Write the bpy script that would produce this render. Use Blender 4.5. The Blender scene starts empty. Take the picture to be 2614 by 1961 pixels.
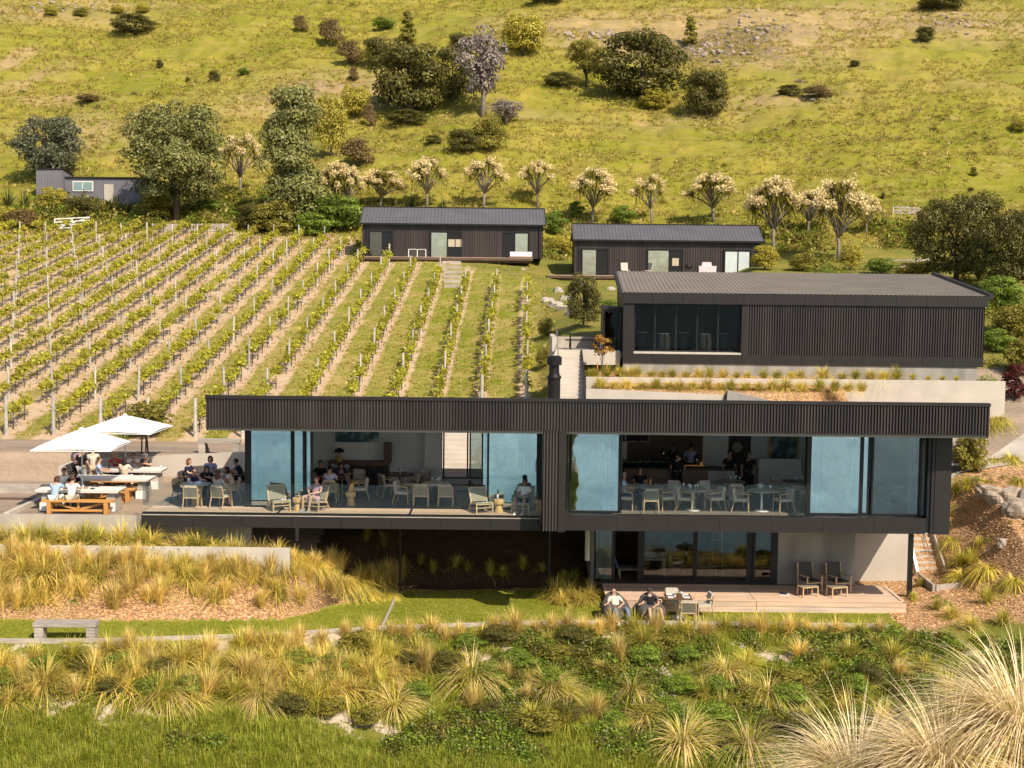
import bpy, math, random
import numpy as np
from mathutils import Vector, Matrix

S = bpy.context.scene
COL = S.collection
R = math.radians
rng = np.random.default_rng(7)

# ------------------------------------------------------------------ camera
FOC = 3330.0; CX = 1307.0; CY = 980.5; ZC = 7.9
TH = math.atan(255.5 / FOC); RO = 0.0105
st_, ct_ = math.sin(TH), math.cos(TH); sr_, cr_ = math.sin(RO), math.cos(RO)
Fw = Vector((0, ct_, -st_)); r0 = Vector((1, 0, 0)); u0 = Vector((0, st_, ct_))
Rt = r0 * cr_ + u0 * sr_; Up = u0 * cr_ - r0 * sr_
cd = bpy.data.cameras.new('camera'); cam = bpy.data.objects.new('camera', cd); COL.objects.link(cam)
cd.sensor_width = 36; cd.lens = FOC / 2614 * 36; cd.clip_end = 4000; cd.clip_start = 0.2
M = Matrix.Identity(4)
for i in range(3):
    M[i][0] = Rt[i]; M[i][1] = Up[i]; M[i][2] = -Fw[i]
M[2][3] = ZC
cam.matrix_world = M
S.camera = cam

# ------------------------------------------------------------------ sky, sun, exposure
sunv = Vector((0.57, -0.85, 1.0)).normalized()
elev = math.asin(sunv.z); azim = math.atan2(sunv.x, sunv.y)
wd = bpy.data.worlds.new('World'); S.world = wd; wd.use_nodes = True
nt = wd.node_tree; nt.nodes.clear()
sky = nt.nodes.new('ShaderNodeTexSky'); sky.sky_type = 'NISHITA'; sky.sun_disc = False
sky.sun_elevation = elev; sky.sun_rotation = azim; sky.air_density = 1.0; sky.dust_density = 1.6; sky.ozone_density = 1.0
bg = nt.nodes.new('ShaderNodeBackground'); bg.inputs[1].default_value = 0.115
wo = nt.nodes.new('ShaderNodeOutputWorld')
nt.links.new(sky.outputs[0], bg.inputs[0]); nt.links.new(bg.outputs[0], wo.inputs[0])
sl = bpy.data.lights.new('sun', 'SUN'); sl.energy = 5.0; sl.angle = R(0.53); sl.color = (1.0, 0.895, 0.74)
so = bpy.data.objects.new('sun', sl); COL.objects.link(so)
so.rotation_mode = 'QUATERNION'; so.rotation_quaternion = sunv.to_track_quat('Z', 'Y'); so.location = (30, -40, 60)
S.view_settings.view_transform = 'Standard'; S.view_settings.look = 'None'
S.view_settings.exposure = 0.27; S.view_settings.gamma = 1.0; S.view_settings.use_curve_mapping = False
S.render.engine = 'CYCLES'
S.cycles.max_bounces = 8; S.cycles.transparent_max_bounces = 24; S.cycles.diffuse_bounces = 3

# photo pixel -> world point at a known depth or height (only used to measure positions)
def ray(px, py):
    return Fw + Rt * ((px - CX) / FOC) + Up * (-(py - CY) / FOC)
def PY(px, py, y):
    d = ray(px, py); t = y / d.y
    return (d.x * t, y, ZC + d.z * t)
def PZ(px, py, z):
    d = ray(px, py); t = (z - ZC) / d.z
    return (d.x * t, d.y * t, z)
def XP(px, y, py=1200):
    return PY(px, py, y)[0]

# ------------------------------------------------------------------ materials
MAT = {}
def mat(name, col, rough=0.75, var=0.12, scale=4.0, bump=0.0, bscale=60.0, metal=0.0, spec=0.3,
        island=0.0, trans=0.0, objvar=0.0, col2=None, c2scale=2.0, c2lo=0.45, c2hi=0.6, stretch=None, emit=0):
    m = bpy.data.materials.new(name); m.use_nodes = True; MAT[name] = m
    t = m.node_tree; N = t.nodes; L = t.links
    b = N['Principled BSDF']; out = N['Material Output']
    tc = N.new('ShaderNodeTexCoord')
    vec = tc.outputs['Object']
    if stretch:
        mp = N.new('ShaderNodeMapping'); mp.inputs['Scale'].default_value = stretch
        L.new(vec, mp.inputs[0]); vec = mp.outputs[0]
    n1 = N.new('ShaderNodeTexNoise'); n1.inputs['Scale'].default_value = scale; n1.inputs['Detail'].default_value = 5
    L.new(vec, n1.inputs['Vector'])
    mr = N.new('ShaderNodeMapRange'); mr.inputs[1].default_value = 0.3; mr.inputs[2].default_value = 0.7
    mr.inputs[3].default_value = 1 - var; mr.inputs[4].default_value = 1 + var
    L.new(n1.outputs[0], mr.inputs[0]); fac = mr.outputs[0]
    def mul(a, bb):
        x = N.new('ShaderNodeMath'); x.operation = 'MULTIPLY'; L.new(a, x.inputs[0]); L.new(bb, x.inputs[1]); return x.outputs[0]
    if island:
        g = N.new('ShaderNodeNewGeometry'); r = N.new('ShaderNodeMapRange')
        r.inputs[3].default_value = 1 - island; r.inputs[4].default_value = 1 + island
        L.new(g.outputs['Random Per Island'], r.inputs[0]); fac = mul(fac, r.outputs[0])
    if objvar:
        g = N.new('ShaderNodeObjectInfo'); r = N.new('ShaderNodeMapRange')
        r.inputs[3].default_value = 1 - objvar; r.inputs[4].default_value = 1 + objvar
        L.new(g.outputs['Random'], r.inputs[0]); fac = mul(fac, r.outputs[0])
    basec = None
    if col2:
        n2 = N.new('ShaderNodeTexNoise'); n2.inputs['Scale'].default_value = c2scale; n2.inputs['Detail'].default_value = 4
        L.new(vec, n2.inputs['Vector'])
        r2 = N.new('ShaderNodeMapRange'); r2.inputs[1].default_value = c2lo; r2.inputs[2].default_value = c2hi
        L.new(n2.outputs[0], r2.inputs[0])
        mx = N.new('ShaderNodeMix'); mx.data_type = 'RGBA'
        mx.inputs[6].default_value = (*col, 1); mx.inputs[7].default_value = (*col2, 1)
        L.new(r2.outputs[0], mx.inputs[0]); basec = mx.outputs[2]
    vm = N.new('ShaderNodeVectorMath'); vm.operation = 'SCALE'
    if basec is not None: L.new(basec, vm.inputs[0])
    else: vm.inputs[0].default_value = col
    L.new(fac, vm.inputs['Scale'])
    if trans:
        d = N.new('ShaderNodeBsdfDiffuse'); tr = N.new('ShaderNodeBsdfTranslucent'); gl = N.new('ShaderNodeBsdfGlossy')
        gl.inputs['Roughness'].default_value = 0.45; gl.inputs[0].default_value = (0.8, 0.8, 0.75, 1)
        mxs = N.new('ShaderNodeMixShader'); mxs.inputs[0].default_value = trans
        L.new(vm.outputs[0], d.inputs[0]); L.new(vm.outputs[0], tr.inputs[0])
        L.new(d.outputs[0], mxs.inputs[1]); L.new(tr.outputs[0], mxs.inputs[2])
        mg = N.new('ShaderNodeMixShader'); mg.inputs[0].default_value = 0.008 + 0.05 * spec
        L.new(mxs.outputs[0], mg.inputs[1]); L.new(gl.outputs[0], mg.inputs[2])
        L.new(mg.outputs[0], out.inputs[0]); N.remove(b)
        return m
    L.new(vm.outputs[0], b.inputs['Base Color'])
    b.inputs['Roughness'].default_value = rough; b.inputs['Metallic'].default_value = metal
    b.inputs['Specular IOR Level'].default_value = spec
    if emit:
        b.inputs['Emission Color'].default_value = (*col, 1); b.inputs['Emission Strength'].default_value = emit
    if bump:
        n3 = N.new('ShaderNodeTexNoise'); n3.inputs['Scale'].default_value = bscale; n3.inputs['Detail'].default_value = 4
        L.new(vec, n3.inputs['Vector'])
        bp = N.new('ShaderNodeBump'); bp.inputs['Strength'].default_value = bump; bp.inputs['Distance'].default_value = 0.03
        L.new(n3.outputs[0], bp.inputs['Height']); L.new(bp.outputs[0], b.inputs['Normal'])
    return m

def glass(name, refl, tint=(0.85, 0.93, 0.92), fres=True, rcol=(1, 1, 1)):
    m = bpy.data.materials.new(name); m.use_nodes = True; MAT[name] = m
    t = m.node_tree; N = t.nodes; L = t.links; N.remove(N['Principled BSDF']); out = N['Material Output']
    tr = N.new('ShaderNodeBsdfTransparent'); tr.inputs[0].default_value = (*tint, 1)
    gl = N.new('ShaderNodeBsdfGlossy'); gl.inputs['Roughness'].default_value = 0.0; gl.inputs[0].default_value = (*rcol, 1)
    mx = N.new('ShaderNodeMixShader')
    lw = N.new('ShaderNodeLayerWeight'); lw.inputs[0].default_value = 0.5
    pw = N.new('ShaderNodeMath'); pw.operation = 'POWER'; pw.inputs[1].default_value = 4.0; L.new(lw.outputs['Facing'], pw.inputs[0])
    mr = N.new('ShaderNodeMapRange'); mr.inputs[3].default_value = refl; mr.inputs[4].default_value = 1.0
    L.new(pw.outputs[0], mr.inputs[0]); L.new(mr.outputs[0], mx.inputs[0])
    # faint waviness of the panes
    tc = N.new('ShaderNodeTexCoord'); nz = N.new('ShaderNodeTexNoise'); nz.inputs['Scale'].default_value = 0.9
    bp = N.new('ShaderNodeBump'); bp.inputs['Strength'].default_value = 0.12; bp.inputs['Distance'].default_value = 0.05
    L.new(tc.outputs['Object'], nz.inputs['Vector']); L.new(nz.outputs[0], bp.inputs['Height']); L.new(bp.outputs[0], gl.inputs['Normal'])
    L.new(tr.outputs[0], mx.inputs[1]); L.new(gl.outputs[0], mx.inputs[2]); L.new(mx.outputs[0], out.inputs[0])
    return m

mat('dark_metal', (0.0215, 0.0170, 0.0160), 0.5, 0.10, 1.5, spec=0.35)
mat('dark_cladding', (0.040, 0.029, 0.027), 0.5, 0.24, 0.8, spec=0.4, stretch=(2.5, 2.5, .2), col2=(0.052, 0.040, 0.036), c2scale=.35)
mat('dark_roof', (0.20, 0.165, 0.13), 0.55, 0.12, 0.6, spec=0.4)
mat('cabin_roof', (0.105, 0.10, 0.105), 0.5, 0.1, 0.6, spec=0.45)
mat('frame_black', (0.012, 0.012, 0.013), 0.4, 0.08, 3)
mat('concrete', (0.44, 0.385, 0.32), 0.85, 0.13, 1.3, bump=0.25, bscale=25, col2=(0.36, 0.315, 0.265), c2scale=0.7)
mat('concrete_light', (0.50, 0.44, 0.37), 0.85, 0.09, 1.1, bump=0.2, bscale=30)
mat('concrete_grey', (0.33, 0.30, 0.265), 0.85, 0.18, 1.0, bump=0.3, bscale=20, col2=(0.24, 0.22, 0.195), c2scale=0.9, stretch=(1, 1, 0.3))
mat('plaster', (0.36, 0.335, 0.30), 0.9, 0.08, 2.0, bump=0.5, bscale=40)
mat('wall_inside', (0.74, 0.71, 0.67), 0.9, 0.05, 1.5)
mat('ceiling_inside', (0.30, 0.27, 0.24), 0.9, 0.05, 1.5)
mat('floor_inside', (0.20, 0.16, 0.12), 0.6, 0.2, 3, stretch=(0.4, 6, 1))
mat('deck_timber', (0.62, 0.43, 0.30), 0.75, 0.2, 2.5, bump=0.3, bscale=30, objvar=0.16, stretch=(0.3, 5, 5), col2=(0.50, 0.39, 0.31), c2scale=0.8)
mat('deck_timber_long', (0.235, 0.20, 0.17), 0.75, 0.2, 2.5, bump=0.3, bscale=30, objvar=0.18, stretch=(5, 0.3, 5))
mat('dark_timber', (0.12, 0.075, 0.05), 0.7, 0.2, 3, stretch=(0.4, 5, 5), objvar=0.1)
mat('grey_timber', (0.40, 0.345, 0.29), 0.85, 0.25, 3, bump=0.5, bscale=20, stretch=(0.5, 6, 6), objvar=0.12)
mat('orange_timber', (0.56, 0.27, 0.075), 0.6, 0.15, 3, stretch=(0.5, 6, 6))
mat('teak', (0.52, 0.36, 0.20), 0.6, 0.12, 5, spec=0.3)
mat('stump_wood', (0.55, 0.36, 0.15), 0.55, 0.2, 4, stretch=(3, 3, 0.6))
mat('brown_wood', (0.14, 0.07, 0.035), 0.5, 0.2, 4)
mat('dark_wood', (0.03, 0.02, 0.016), 0.5, 0.15, 4)
mat('rope_weave', (0.25, 0.225, 0.165), 0.85, 0.15, 30, bump=0.4, bscale=120)
mat('dark_weave', (0.075, 0.068, 0.06), 0.85, 0.15, 30)
mat('cream_cushion', (0.47, 0.43, 0.365), 0.9, 0.06, 5)
mat('table_white', (0.74, 0.70, 0.63), 0.6, 0.05, 3)
mat('table_stone', (0.34, 0.33, 0.27), 0.55, 0.12, 6)
mat('steel', (0.55, 0.55, 0.55), 0.3, 0.05, 3, metal=0.9)
mat('umbrella_cloth', (0.92, 0.90, 0.88), 0.9, 0.02, 2, trans=0.0)
mat('post_wood', (0.46, 0.42, 0.36), 0.9, 0.22, 6, bump=0.4, bscale=25, objvar=0.2)
mat('rock', (0.40, 0.31, 0.23), 0.9, 0.2, 3, bump=0.8, bscale=6, col2=(0.28, 0.24, 0.20), c2scale=2)
mat('skin', (0.52, 0.31, 0.21), 0.55, 0.06, 8, spec=0.35)
mat('skin_tan', (0.36, 0.19, 0.12), 0.55, 0.06, 8, spec=0.35)
mat('skin_dark', (0.16, 0.085, 0.055), 0.55, 0.06, 8, spec=0.35)
for n_, c_ in dict(white=(0.72, 0.70, 0.68), cream=(0.60, 0.52, 0.42), black=(0.014, 0.013, 0.014), navy=(0.022, 0.024, 0.055),
                   lightblue=(0.34, 0.45, 0.62), paleblue=(0.48, 0.50, 0.62), red=(0.48, 0.05, 0.05), pink=(0.55, 0.35, 0.38),
                   mauve=(0.36, 0.24, 0.27), grey=(0.33, 0.32, 0.31), darkgrey=(0.06, 0.058, 0.06), denim=(0.15, 0.19, 0.26),
                   khaki=(0.45, 0.38, 0.28), lavender=(0.26, 0.26, 0.38), green=(0.06, 0.12, 0.06)).items():
    mat('cloth_' + n_, c_, 0.9, 0.08, 9, bump=0.25, bscale=18, spec=0.15)
mat('hair_dark', (0.018, 0.012, 0.010), 0.6, 0.2, 25)
mat('hair_brown', (0.075, 0.035, 0.018), 0.6, 0.2, 25)
mat('hair_red', (0.16, 0.05, 0.025), 0.6, 0.2, 25)
mat('hair_blond', (0.40, 0.24, 0.11), 0.6, 0.2, 25)
mat('hair_grey', (0.30, 0.28, 0.26), 0.6, 0.2, 25)
mat('bin_green', (0.03, 0.045, 0.03), 0.5, 0.05, 4)
mat('bin_yellow', (0.75, 0.42, 0.02), 0.45, 0.05, 4)
mat('label_white', (0.75, 0.74, 0.70), 0.6, 0.03, 4)
mat('bottle_glass', (0.012, 0.02, 0.012), 0.12, 0.2, 3, spec=0.6)
mat('clear_glass', (0.55, 0.60, 0.60), 0.1, 0.05, 3, spec=0.8)
mat('plate_white', (0.72, 0.71, 0.69), 0.35, 0.03, 3)
mat('beanbag', (0.085, 0.075, 0.067), 0.9, 0.12, 5, bump=0.5, bscale=8)
mat('cloth_lilac', (0.62, 0.52, 0.55), 0.9, 0.05, 3)
mat('shed_iron', (0.175, 0.165, 0.185), 0.6, 0.08, 1.0)
mat('white_paint', (0.72, 0.70, 0.66), 0.6, 0.06, 3)
mat('pale_shell', (0.50, 0.46, 0.38), 0.9, 0.1, 3)
mat('lamp_shade', (0.02, 0.018, 0.02), 0.7, 0.1, 3)
mat('bulb', (1.0, 0.72, 0.42), 0.4, 0, 1, emit=1.6)
mat('tube_light', (0.75, 0.95, 1.0), 0.4, 0, 1, emit=2.0)
mat('hoop', (0.45, 0.62, 0.62), 0.4, 0.05, 3)
mat('copper', (0.75, 0.28, 0.08), 0.35, 0.1, 3, metal=0.6)
mat('picture', (0.05, 0.10, 0.12), 0.5, 0.3, 1.6, col2=(0.30, 0.36, 0.36), c2scale=2.2, c2lo=0.48, c2hi=0.62)
mat('tin_barrel', (0.03, 0.03, 0.026), 0.6, 0.1, 3)
mat('stripe_cloth', (0.12, 0.16, 0.30), 0.9, 0.3, 14)
mat('bark', (0.10, 0.075, 0.055), 0.9, 0.25, 6, bump=0.6, bscale=14)
mat('bark_pale', (0.27, 0.22, 0.18), 0.9, 0.25, 6, bump=0.6, bscale=14)
mat('vine_bark', (0.055, 0.04, 0.03), 0.9, 0.2, 8)
glass('glass_blue', 0.42, (0.74, 0.87, 0.89), rcol=(0.93, 1.0, 1.0))
glass('glass_low', 0.06, (0.62, 0.66, 0.63))
glass('glass_dim', 0.12, (0.62, 0.70, 0.70))
glass('glass_store', 0.010, (0.86, 0.87, 0.84))
glass('glass_clear', 0.026, (0.93, 0.96, 0.95))

# ------------------------------------------------------------------ mesh helpers
class MB:
    def __init__(s, off=(0, 0, 0)):
        s.v = []; s.f = []; s.o = off
    def V(s, pts):
        n = len(s.v); s.v += [(p[0] - s.o[0], p[1] - s.o[1], p[2] - s.o[2]) for p in pts]; return n
    def box(s, x0, x1, y0, y1, z0, z1):
        n = s.V([(x0, y0, z0), (x1, y0, z0), (x1, y1, z0), (x0, y1, z0), (x0, y0, z1), (x1, y0, z1), (x1, y1, z1), (x0, y1, z1)])
        s.f += [(n, n + 3, n + 2, n + 1), (n + 4, n + 5, n + 6, n + 7), (n, n + 1, n + 5, n + 4), (n + 1, n + 2, n + 6, n + 5),
                (n + 2, n + 3, n + 7, n + 6), (n + 3, n, n + 4, n + 7)]
        return s
    def hexa(s, b, t):       # 4 bottom points and 4 top points
        n = s.V(list(b) + list(t))
        s.f += [(n, n + 3, n + 2, n + 1), (n + 4, n + 5, n + 6, n + 7), (n, n + 1, n + 5, n + 4), (n + 1, n + 2, n + 6, n + 5),
                (n + 2, n + 3, n + 7, n + 6), (n + 3, n, n + 4, n + 7)]
        return s
    def beam(s, p, q, w, h=None, up=(0, 0, 1)):
        h = h or w; p = Vector(p); q = Vector(q); d = (q - p).normalized(); u = Vector(up)
        if abs(d.dot(u)) > 0.98: u = Vector((0, 1, 0))
        a = d.cross(u).normalized() * w / 2; b = a.cross(d).normalized() * h / 2
        return s.hexa([p - a - b, p + a - b, p + a + b, p - a + b], [q - a - b, q + a - b, q + a + b, q - a + b])
    def tube(s, pts, rad, n=8, cap=True):
        pts = [Vector(p) for p in pts]
        if not hasattr(rad, '__len__'): rad = [rad] * len(pts)
        rings = []; a = None
        for i, p in enumerate(pts):
            d = (pts[min(i + 1, len(pts) - 1)] - pts[max(i - 1, 0)]).normalized()
            if a is None:
                u = Vector((0, 0, 1)) if abs(d.z) < 0.9 else Vector((1, 0, 0)); a = d.cross(u).normalized()
            else:
                a = (a - d * a.dot(d)).normalized()
            b = d.cross(a)
            rings.append(s.V([p + (a * math.cos(2 * math.pi * k / n) + b * math.sin(2 * math.pi * k / n)) * rad[i] for k in range(n)]))
        for i in range(len(pts) - 1):
            A, B = rings[i], rings[i + 1]
            for k in range(n): s.f.append((A + k, A + (k + 1) % n, B + (k + 1) % n, B + k))
        if cap:
            s.f.append(tuple(rings[0] + k for k in reversed(range(n)))); s.f.append(tuple(rings[-1] + k for k in range(n)))
        return s
    def lathe(s, c, prof, n=16, sx=1, sy=1):
        rings = [s.V([(c[0] + r * sx * math.cos(2 * math.pi * k / n), c[1] + r * sy * math.sin(2 * math.pi * k / n), c[2] + z) for k in range(n)]) for r, z in prof]
        for i in range(len(prof) - 1):
            A, B = rings[i], rings[i + 1]
            for k in range(n): s.f.append((A + k, A + (k + 1) % n, B + (k + 1) % n, B + k))
        s.f.append(tuple(rings[0] + k for k in reversed(range(n)))); s.f.append(tuple(rings[-1] + k for k in range(n)))
        return s
    def quad(s, a, b, c, d):
        n = s.V([a, b, c, d]); s.f.append((n, n + 1, n + 2, n + 3)); return s
    def ball(s, c, rx, ry=None, rz=None, n=10, m=7):
        ry = ry or rx; rz = rz or rx
        prof = [(math.sin(math.pi * i / m), -math.cos(math.pi * i / m)) for i in range(m + 1)]
        rings = [s.V([(c[0] + rx * max(r, .02) * math.cos(2 * math.pi * k / n), c[1] + ry * max(r, .02) * math.sin(2 * math.pi * k / n), c[2] + rz * z) for k in range(n)]) for r, z in prof]
        for i in range(m):
            A, B = rings[i], rings[i + 1]
            for k in range(n): s.f.append((A + k, A + (k + 1) % n, B + (k + 1) % n, B + k))
        return s
    def corrug(s, x0, x1, z0, z1, y, per=0.1, dep=0.03, th=0.02):   # ribbed sheet in the XZ plane, facing -Y
        prof = []; x = x0
        while x < x1 - 1e-6:
            for fx, dy in ((0, 0), (0.42, 0), (0.5, dep), (0.92, dep)):
                xx = x + per * fx
                if xx <= x1: prof.append((xx, y + dy))
            x += per
        prof.append((x1, y))
        a = s.V([(p[0], p[1], z0) for p in prof]); b = s.V([(p[0], p[1], z1) for p in prof])
        for i in range(len(prof) - 1): s.f.append((a + i, a + i + 1, b + i + 1, b + i))
        return s
    def mesh(s, name, m, smooth=False):
        me = bpy.data.meshes.new(name); me.from_pydata(s.v, [], s.f); me.update()
        if m is not None: me.materials.append(MAT[m] if isinstance(m, str) else m)
        if smooth: me.polygons.foreach_set('use_smooth', [True] * len(me.polygons))
        return me
    def build(s, name, m, parent=None, smooth=False, **kw):
        return link(name, s.mesh(name, m, smooth), parent, **kw)

def link(name, me, parent=None, loc=None, rot=None, label=None, cat=None, group=None, kind=None):
    o = bpy.data.objects.new(name, me); COL.objects.link(o)
    if parent is not None: o.parent = parent
    if loc is not None: o.location = loc
    if rot is not None: o.rotation_euler = rot
    if label: o['label'] = label
    if cat: o['category'] = cat
    if group: o['group'] = group
    if kind: o['kind'] = kind
    return o
def thing(name, label, cat, loc=(0, 0, 0), rz=0.0, group=None, sc=None):
    o = bpy.data.objects.new(name, None); COL.objects.link(o); o.empty_display_size = 0.2
    o.location = loc; o.rotation_euler = (0, 0, rz); o['label'] = label; o['category'] = cat
    if group: o['group'] = group
    if sc: o.scale = (sc, sc, sc)
    return o
def copy_tree(src, loc, rz=0.0, label=None, group=None, sc=None):
    kids = {}
    for o in list(COL.objects):
        if o.parent is not None: kids.setdefault(o.parent, []).append(o)
    return _cp(src, kids, loc, rz, label, group, sc)
def _cp(src, kids, loc, rz, label, group, sc):
    r = src.copy(); COL.objects.link(r); r.location = loc; r.rotation_euler = (0, 0, rz)
    if label: r['label'] = label
    if group: r['group'] = group
    if sc is not None: r.scale = (sc, sc, sc) if not hasattr(sc, '__len__') else sc
    def rec(a, b):
        for ch in kids.get(a, []):
            c = ch.copy(); COL.objects.link(c); c.parent = b; rec(ch, c)
    rec(src, r)
    return r
class Proto:       # caches the family tree so many copies stay cheap
    def __init__(s, root, cat=None):
        s.root = root; s.used = False; s.kids = {}
        def rec(a):
            ks = [o for o in a.children]
            s.kids[a] = ks
            for k in ks: rec(k)
        rec(root)
    def put(s, loc, rz=0.0, label=None, group=None, sc=None):
        if not s.used:
            s.used = True; r = s.root; r.location = loc; r.rotation_euler = (0, 0, rz)
            if label: r['label'] = label
            if group: r['group'] = group
            if sc is not None: r.scale = (sc, sc, sc) if not hasattr(sc, '__len__') else sc
            return r
        return _cp(s.root, s.kids, loc, rz, label, group, sc)

# ------------------------------------------------------------------ terrain height
#         knots: (Y, z) pairs with the same meaning in every column
KC = {
 -60: [(-70,-24),(-18,-16.6),(10,-12),(24,-8.4),(33,-5.0),(37.6,-3.1),(37.9,-2.9),(40.5,-2.85),(43.1,-1.35),(44.7,-1.0),(45.2,-.35),(52.8,-.3),(53.1,.7),(59.5,.6),(75,3.6),(111,10.7),(120,12.4),(135,16.4),(150,22),(220,54),(330,98)],
 -13: [(-70,-24),(-18,-16.6),(10,-11.5),(24,-8.2),(33.5,-4.9),(38.0,-3.15),(38.3,-2.95),(40.7,-2.9),(43.1,-1.32),(44.7,-1.0),(45.2,-.35),(52.8,-.3),(53.1,.8),(59.5,.55),(75,3.6),(109,10.2),(118,12.1),(134,17),(150,23),(220,55),(330,99)],
 -7.6:[(-70,-24),(-18,-16.6),(10,-11.3),(24,-8.0),(34,-5.0),(39.8,-3.4),(40.1,-3.2),(41.9,-3.15),(43.4,-1.75),(45.0,-1.5),(48,-1.4),(51,-1.0),(53.3,0.0),(59.5,.5),(75,3.6),(108,10.05),(117,12),(134,17.3),(150,23.8),(220,55.5),(330,99)],
 -4.1:[(-70,-24),(-18,-16.6),(10,-11.2),(24,-8.0),(34.5,-5.1),(42.0,-3.75),(42.3,-3.5),(47.6,-3.5),(48.3,-3.45),(50,-2.4),(51.5,-1.4),(52.6,-.6),(53.3,-.02),(59.5,.5),(75,3.6),(108,10.03),(117,12),(134,17.3),(150,24),(220,55.8),(330,99)],
 1.4: [(-70,-24),(-18,-16.6),(10,-11),(24,-7.8),(34.8,-5.1),(42.9,-3.7),(43.2,-3.5),(48.2,-3.5),(48.6,-3.45),(50,-2.6),(51.5,-1.4),(52.6,-.6),(53.3,-.02),(59.5,.7),(75,4.4),(108,9.6),(117,11.6),(134,17),(150,24),(220,56),(330,99)],
 3.7: [(-70,-24),(-18,-16.6),(10,-11),(24,-7.8),(34.8,-5.1),(43.0,-3.7),(43.3,-3.5),(48.2,-3.5),(49,-3.5),(50,-3.4),(51.5,-3),(52.4,-2),(53.3,-.02),(59.0,3.7),(72,5.3),(106,8.6),(116,10.8),(134,16.5),(150,23.5),(220,56),(330,99)],
 12.7:[(-70,-24),(-18,-16.6),(10,-11),(24,-7.8),(34.8,-5.1),(42.9,-3.7),(43.2,-3.5),(47.2,-3.5),(48.9,-3.35),(49.6,-3.3),(51.5,-2.2),(52.4,-1),(53.3,-.02),(59.0,3.7),(72,5.6),(106,8.7),(116,10.8),(134,16.5),(150,23.5),(220,56),(330,99)],
 15.0:[(-70,-24),(-18,-16.6),(10,-11),(24,-7.8),(34.4,-5.0),(42.0,-3.7),(42.5,-3.5),(46.0,-3.4),(49.0,-3.3),(50.1,-3.25),(51.7,-1.6),(52.4,-.9),(53.3,-.03),(59.0,3.6),(72,6),(106,9),(116,11),(134,16.5),(150,23.5),(220,56),(330,99)],
 16.7:[(-70,-24),(-18,-16.6),(10,-11),(24,-7.8),(34.4,-5.0),(41.8,-3.6),(42.3,-3.4),(45.2,-3.1),(48.6,-3.2),(50.1,-3.1),(51.7,-1.6),(52.4,-.9),(53.3,-.03),(58.8,3.6),(72,6),(106,9),(116,11),(134,16.5),(150,23.5),(220,56),(330,99)],
 17.9:[(-70,-24),(-18,-16.6),(10,-11),(24,-7.8),(34.2,-4.8),(41.4,-3.4),(42.2,-3.2),(44.8,-2.7),(47.0,-2.2),(49.2,-1.6),(51.0,-1.25),(52.2,-.8),(53.4,.03),(58.5,3.0),(72,6.2),(106,9.3),(116,11.2),(134,16.6),(150,23.6),(220,56),(330,99)],
 18.6:[(-70,-24),(-18,-16.6),(10,-11),(24,-7.8),(34,-4.7),(41.0,-3.3),(42.0,-3.1),(44.5,-2.2),(46.8,-1.3),(49.0,-.4),(50.6,.1),(51.8,.25),(53.4,.35),(58.2,2.2),(72,6.4),(106,9.6),(116,11.4),(134,16.8),(150,23.8),(220,56),(330,99)],
 60:  [(-70,-24),(-18,-16.6),(10,-11),(24,-7.6),(33.5,-4.4),(40.5,-2.6),(41.5,-2.4),(44,-1.4),(46.3,-.6),(48.5,.2),(50.6,.7),(51.8,.8),(53.4,.9),(58.2,2.6),(72,7),(106,11),(116,13),(134,18),(150,25),(220,57),(330,99)],
}
EX = {3.7: [(55.7, .0), (55.9, 3.3)], 1.4: [(55.7, .05), (57.5, .3)], 12.7: [(55.7, .0), (55.9, 3.3)], 15.0: [(57.9, 1.7), (58.1, 3.45)], 16.7: [(57.9, 1.8), (58.1, 3.45)], 17.9: [(57.9, 1.9), (58.1, 2.9)], 18.6: [(57.6, 1.9), (58.1, 2.15)]}
for _x, _c in KC.items():
    a_, b_ = _c[12], _c[13]
    _c[13:13] = EX.get(_x) or [(a_[0] + (b_[0] - a_[0]) * t_, a_[1] + (b_[1] - a_[1]) * t_) for t_ in (.4, .8)]
KX = np.array(sorted(KC)); KY = np.array([[p[0] for p in KC[x]] for x in KX.tolist()]); KZ = np.array([[p[1] for p in KC[x]] for x in KX.tolist()])
_lat = np.random.default_rng(3).random((256, 256))
def vnoise(x, y):
    xi = np.floor(x).astype(int); yi = np.floor(y).astype(int); fx = x - xi; fy = y - yi
    fx = fx * fx * (3 - 2 * fx); fy = fy * fy * (3 - 2 * fy)
    a = _lat[xi & 255, yi & 255]; b = _lat[(xi + 1) & 255, yi & 255]; c = _lat[xi & 255, (yi + 1) & 255]; d = _lat[(xi + 1) & 255, (yi + 1) & 255]
    return (a * (1 - fx) + b * fx) * (1 - fy) + (c * (1 - fx) + d * fx) * fy
def fbm(x, y, o=4):
    v = 0; a = 0.5; t = 0
    for i in range(o):
        v = v + a * vnoise(x * 2 ** i + 17.3 * i, y * 2 ** i + 5.1 * i); t += a; a *= 0.5
    return v / t
def sstep(a, b, x):
    t = np.clip((x - a) / (b - a), 0, 1); return t * t * (3 - 2 * t)
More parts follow.
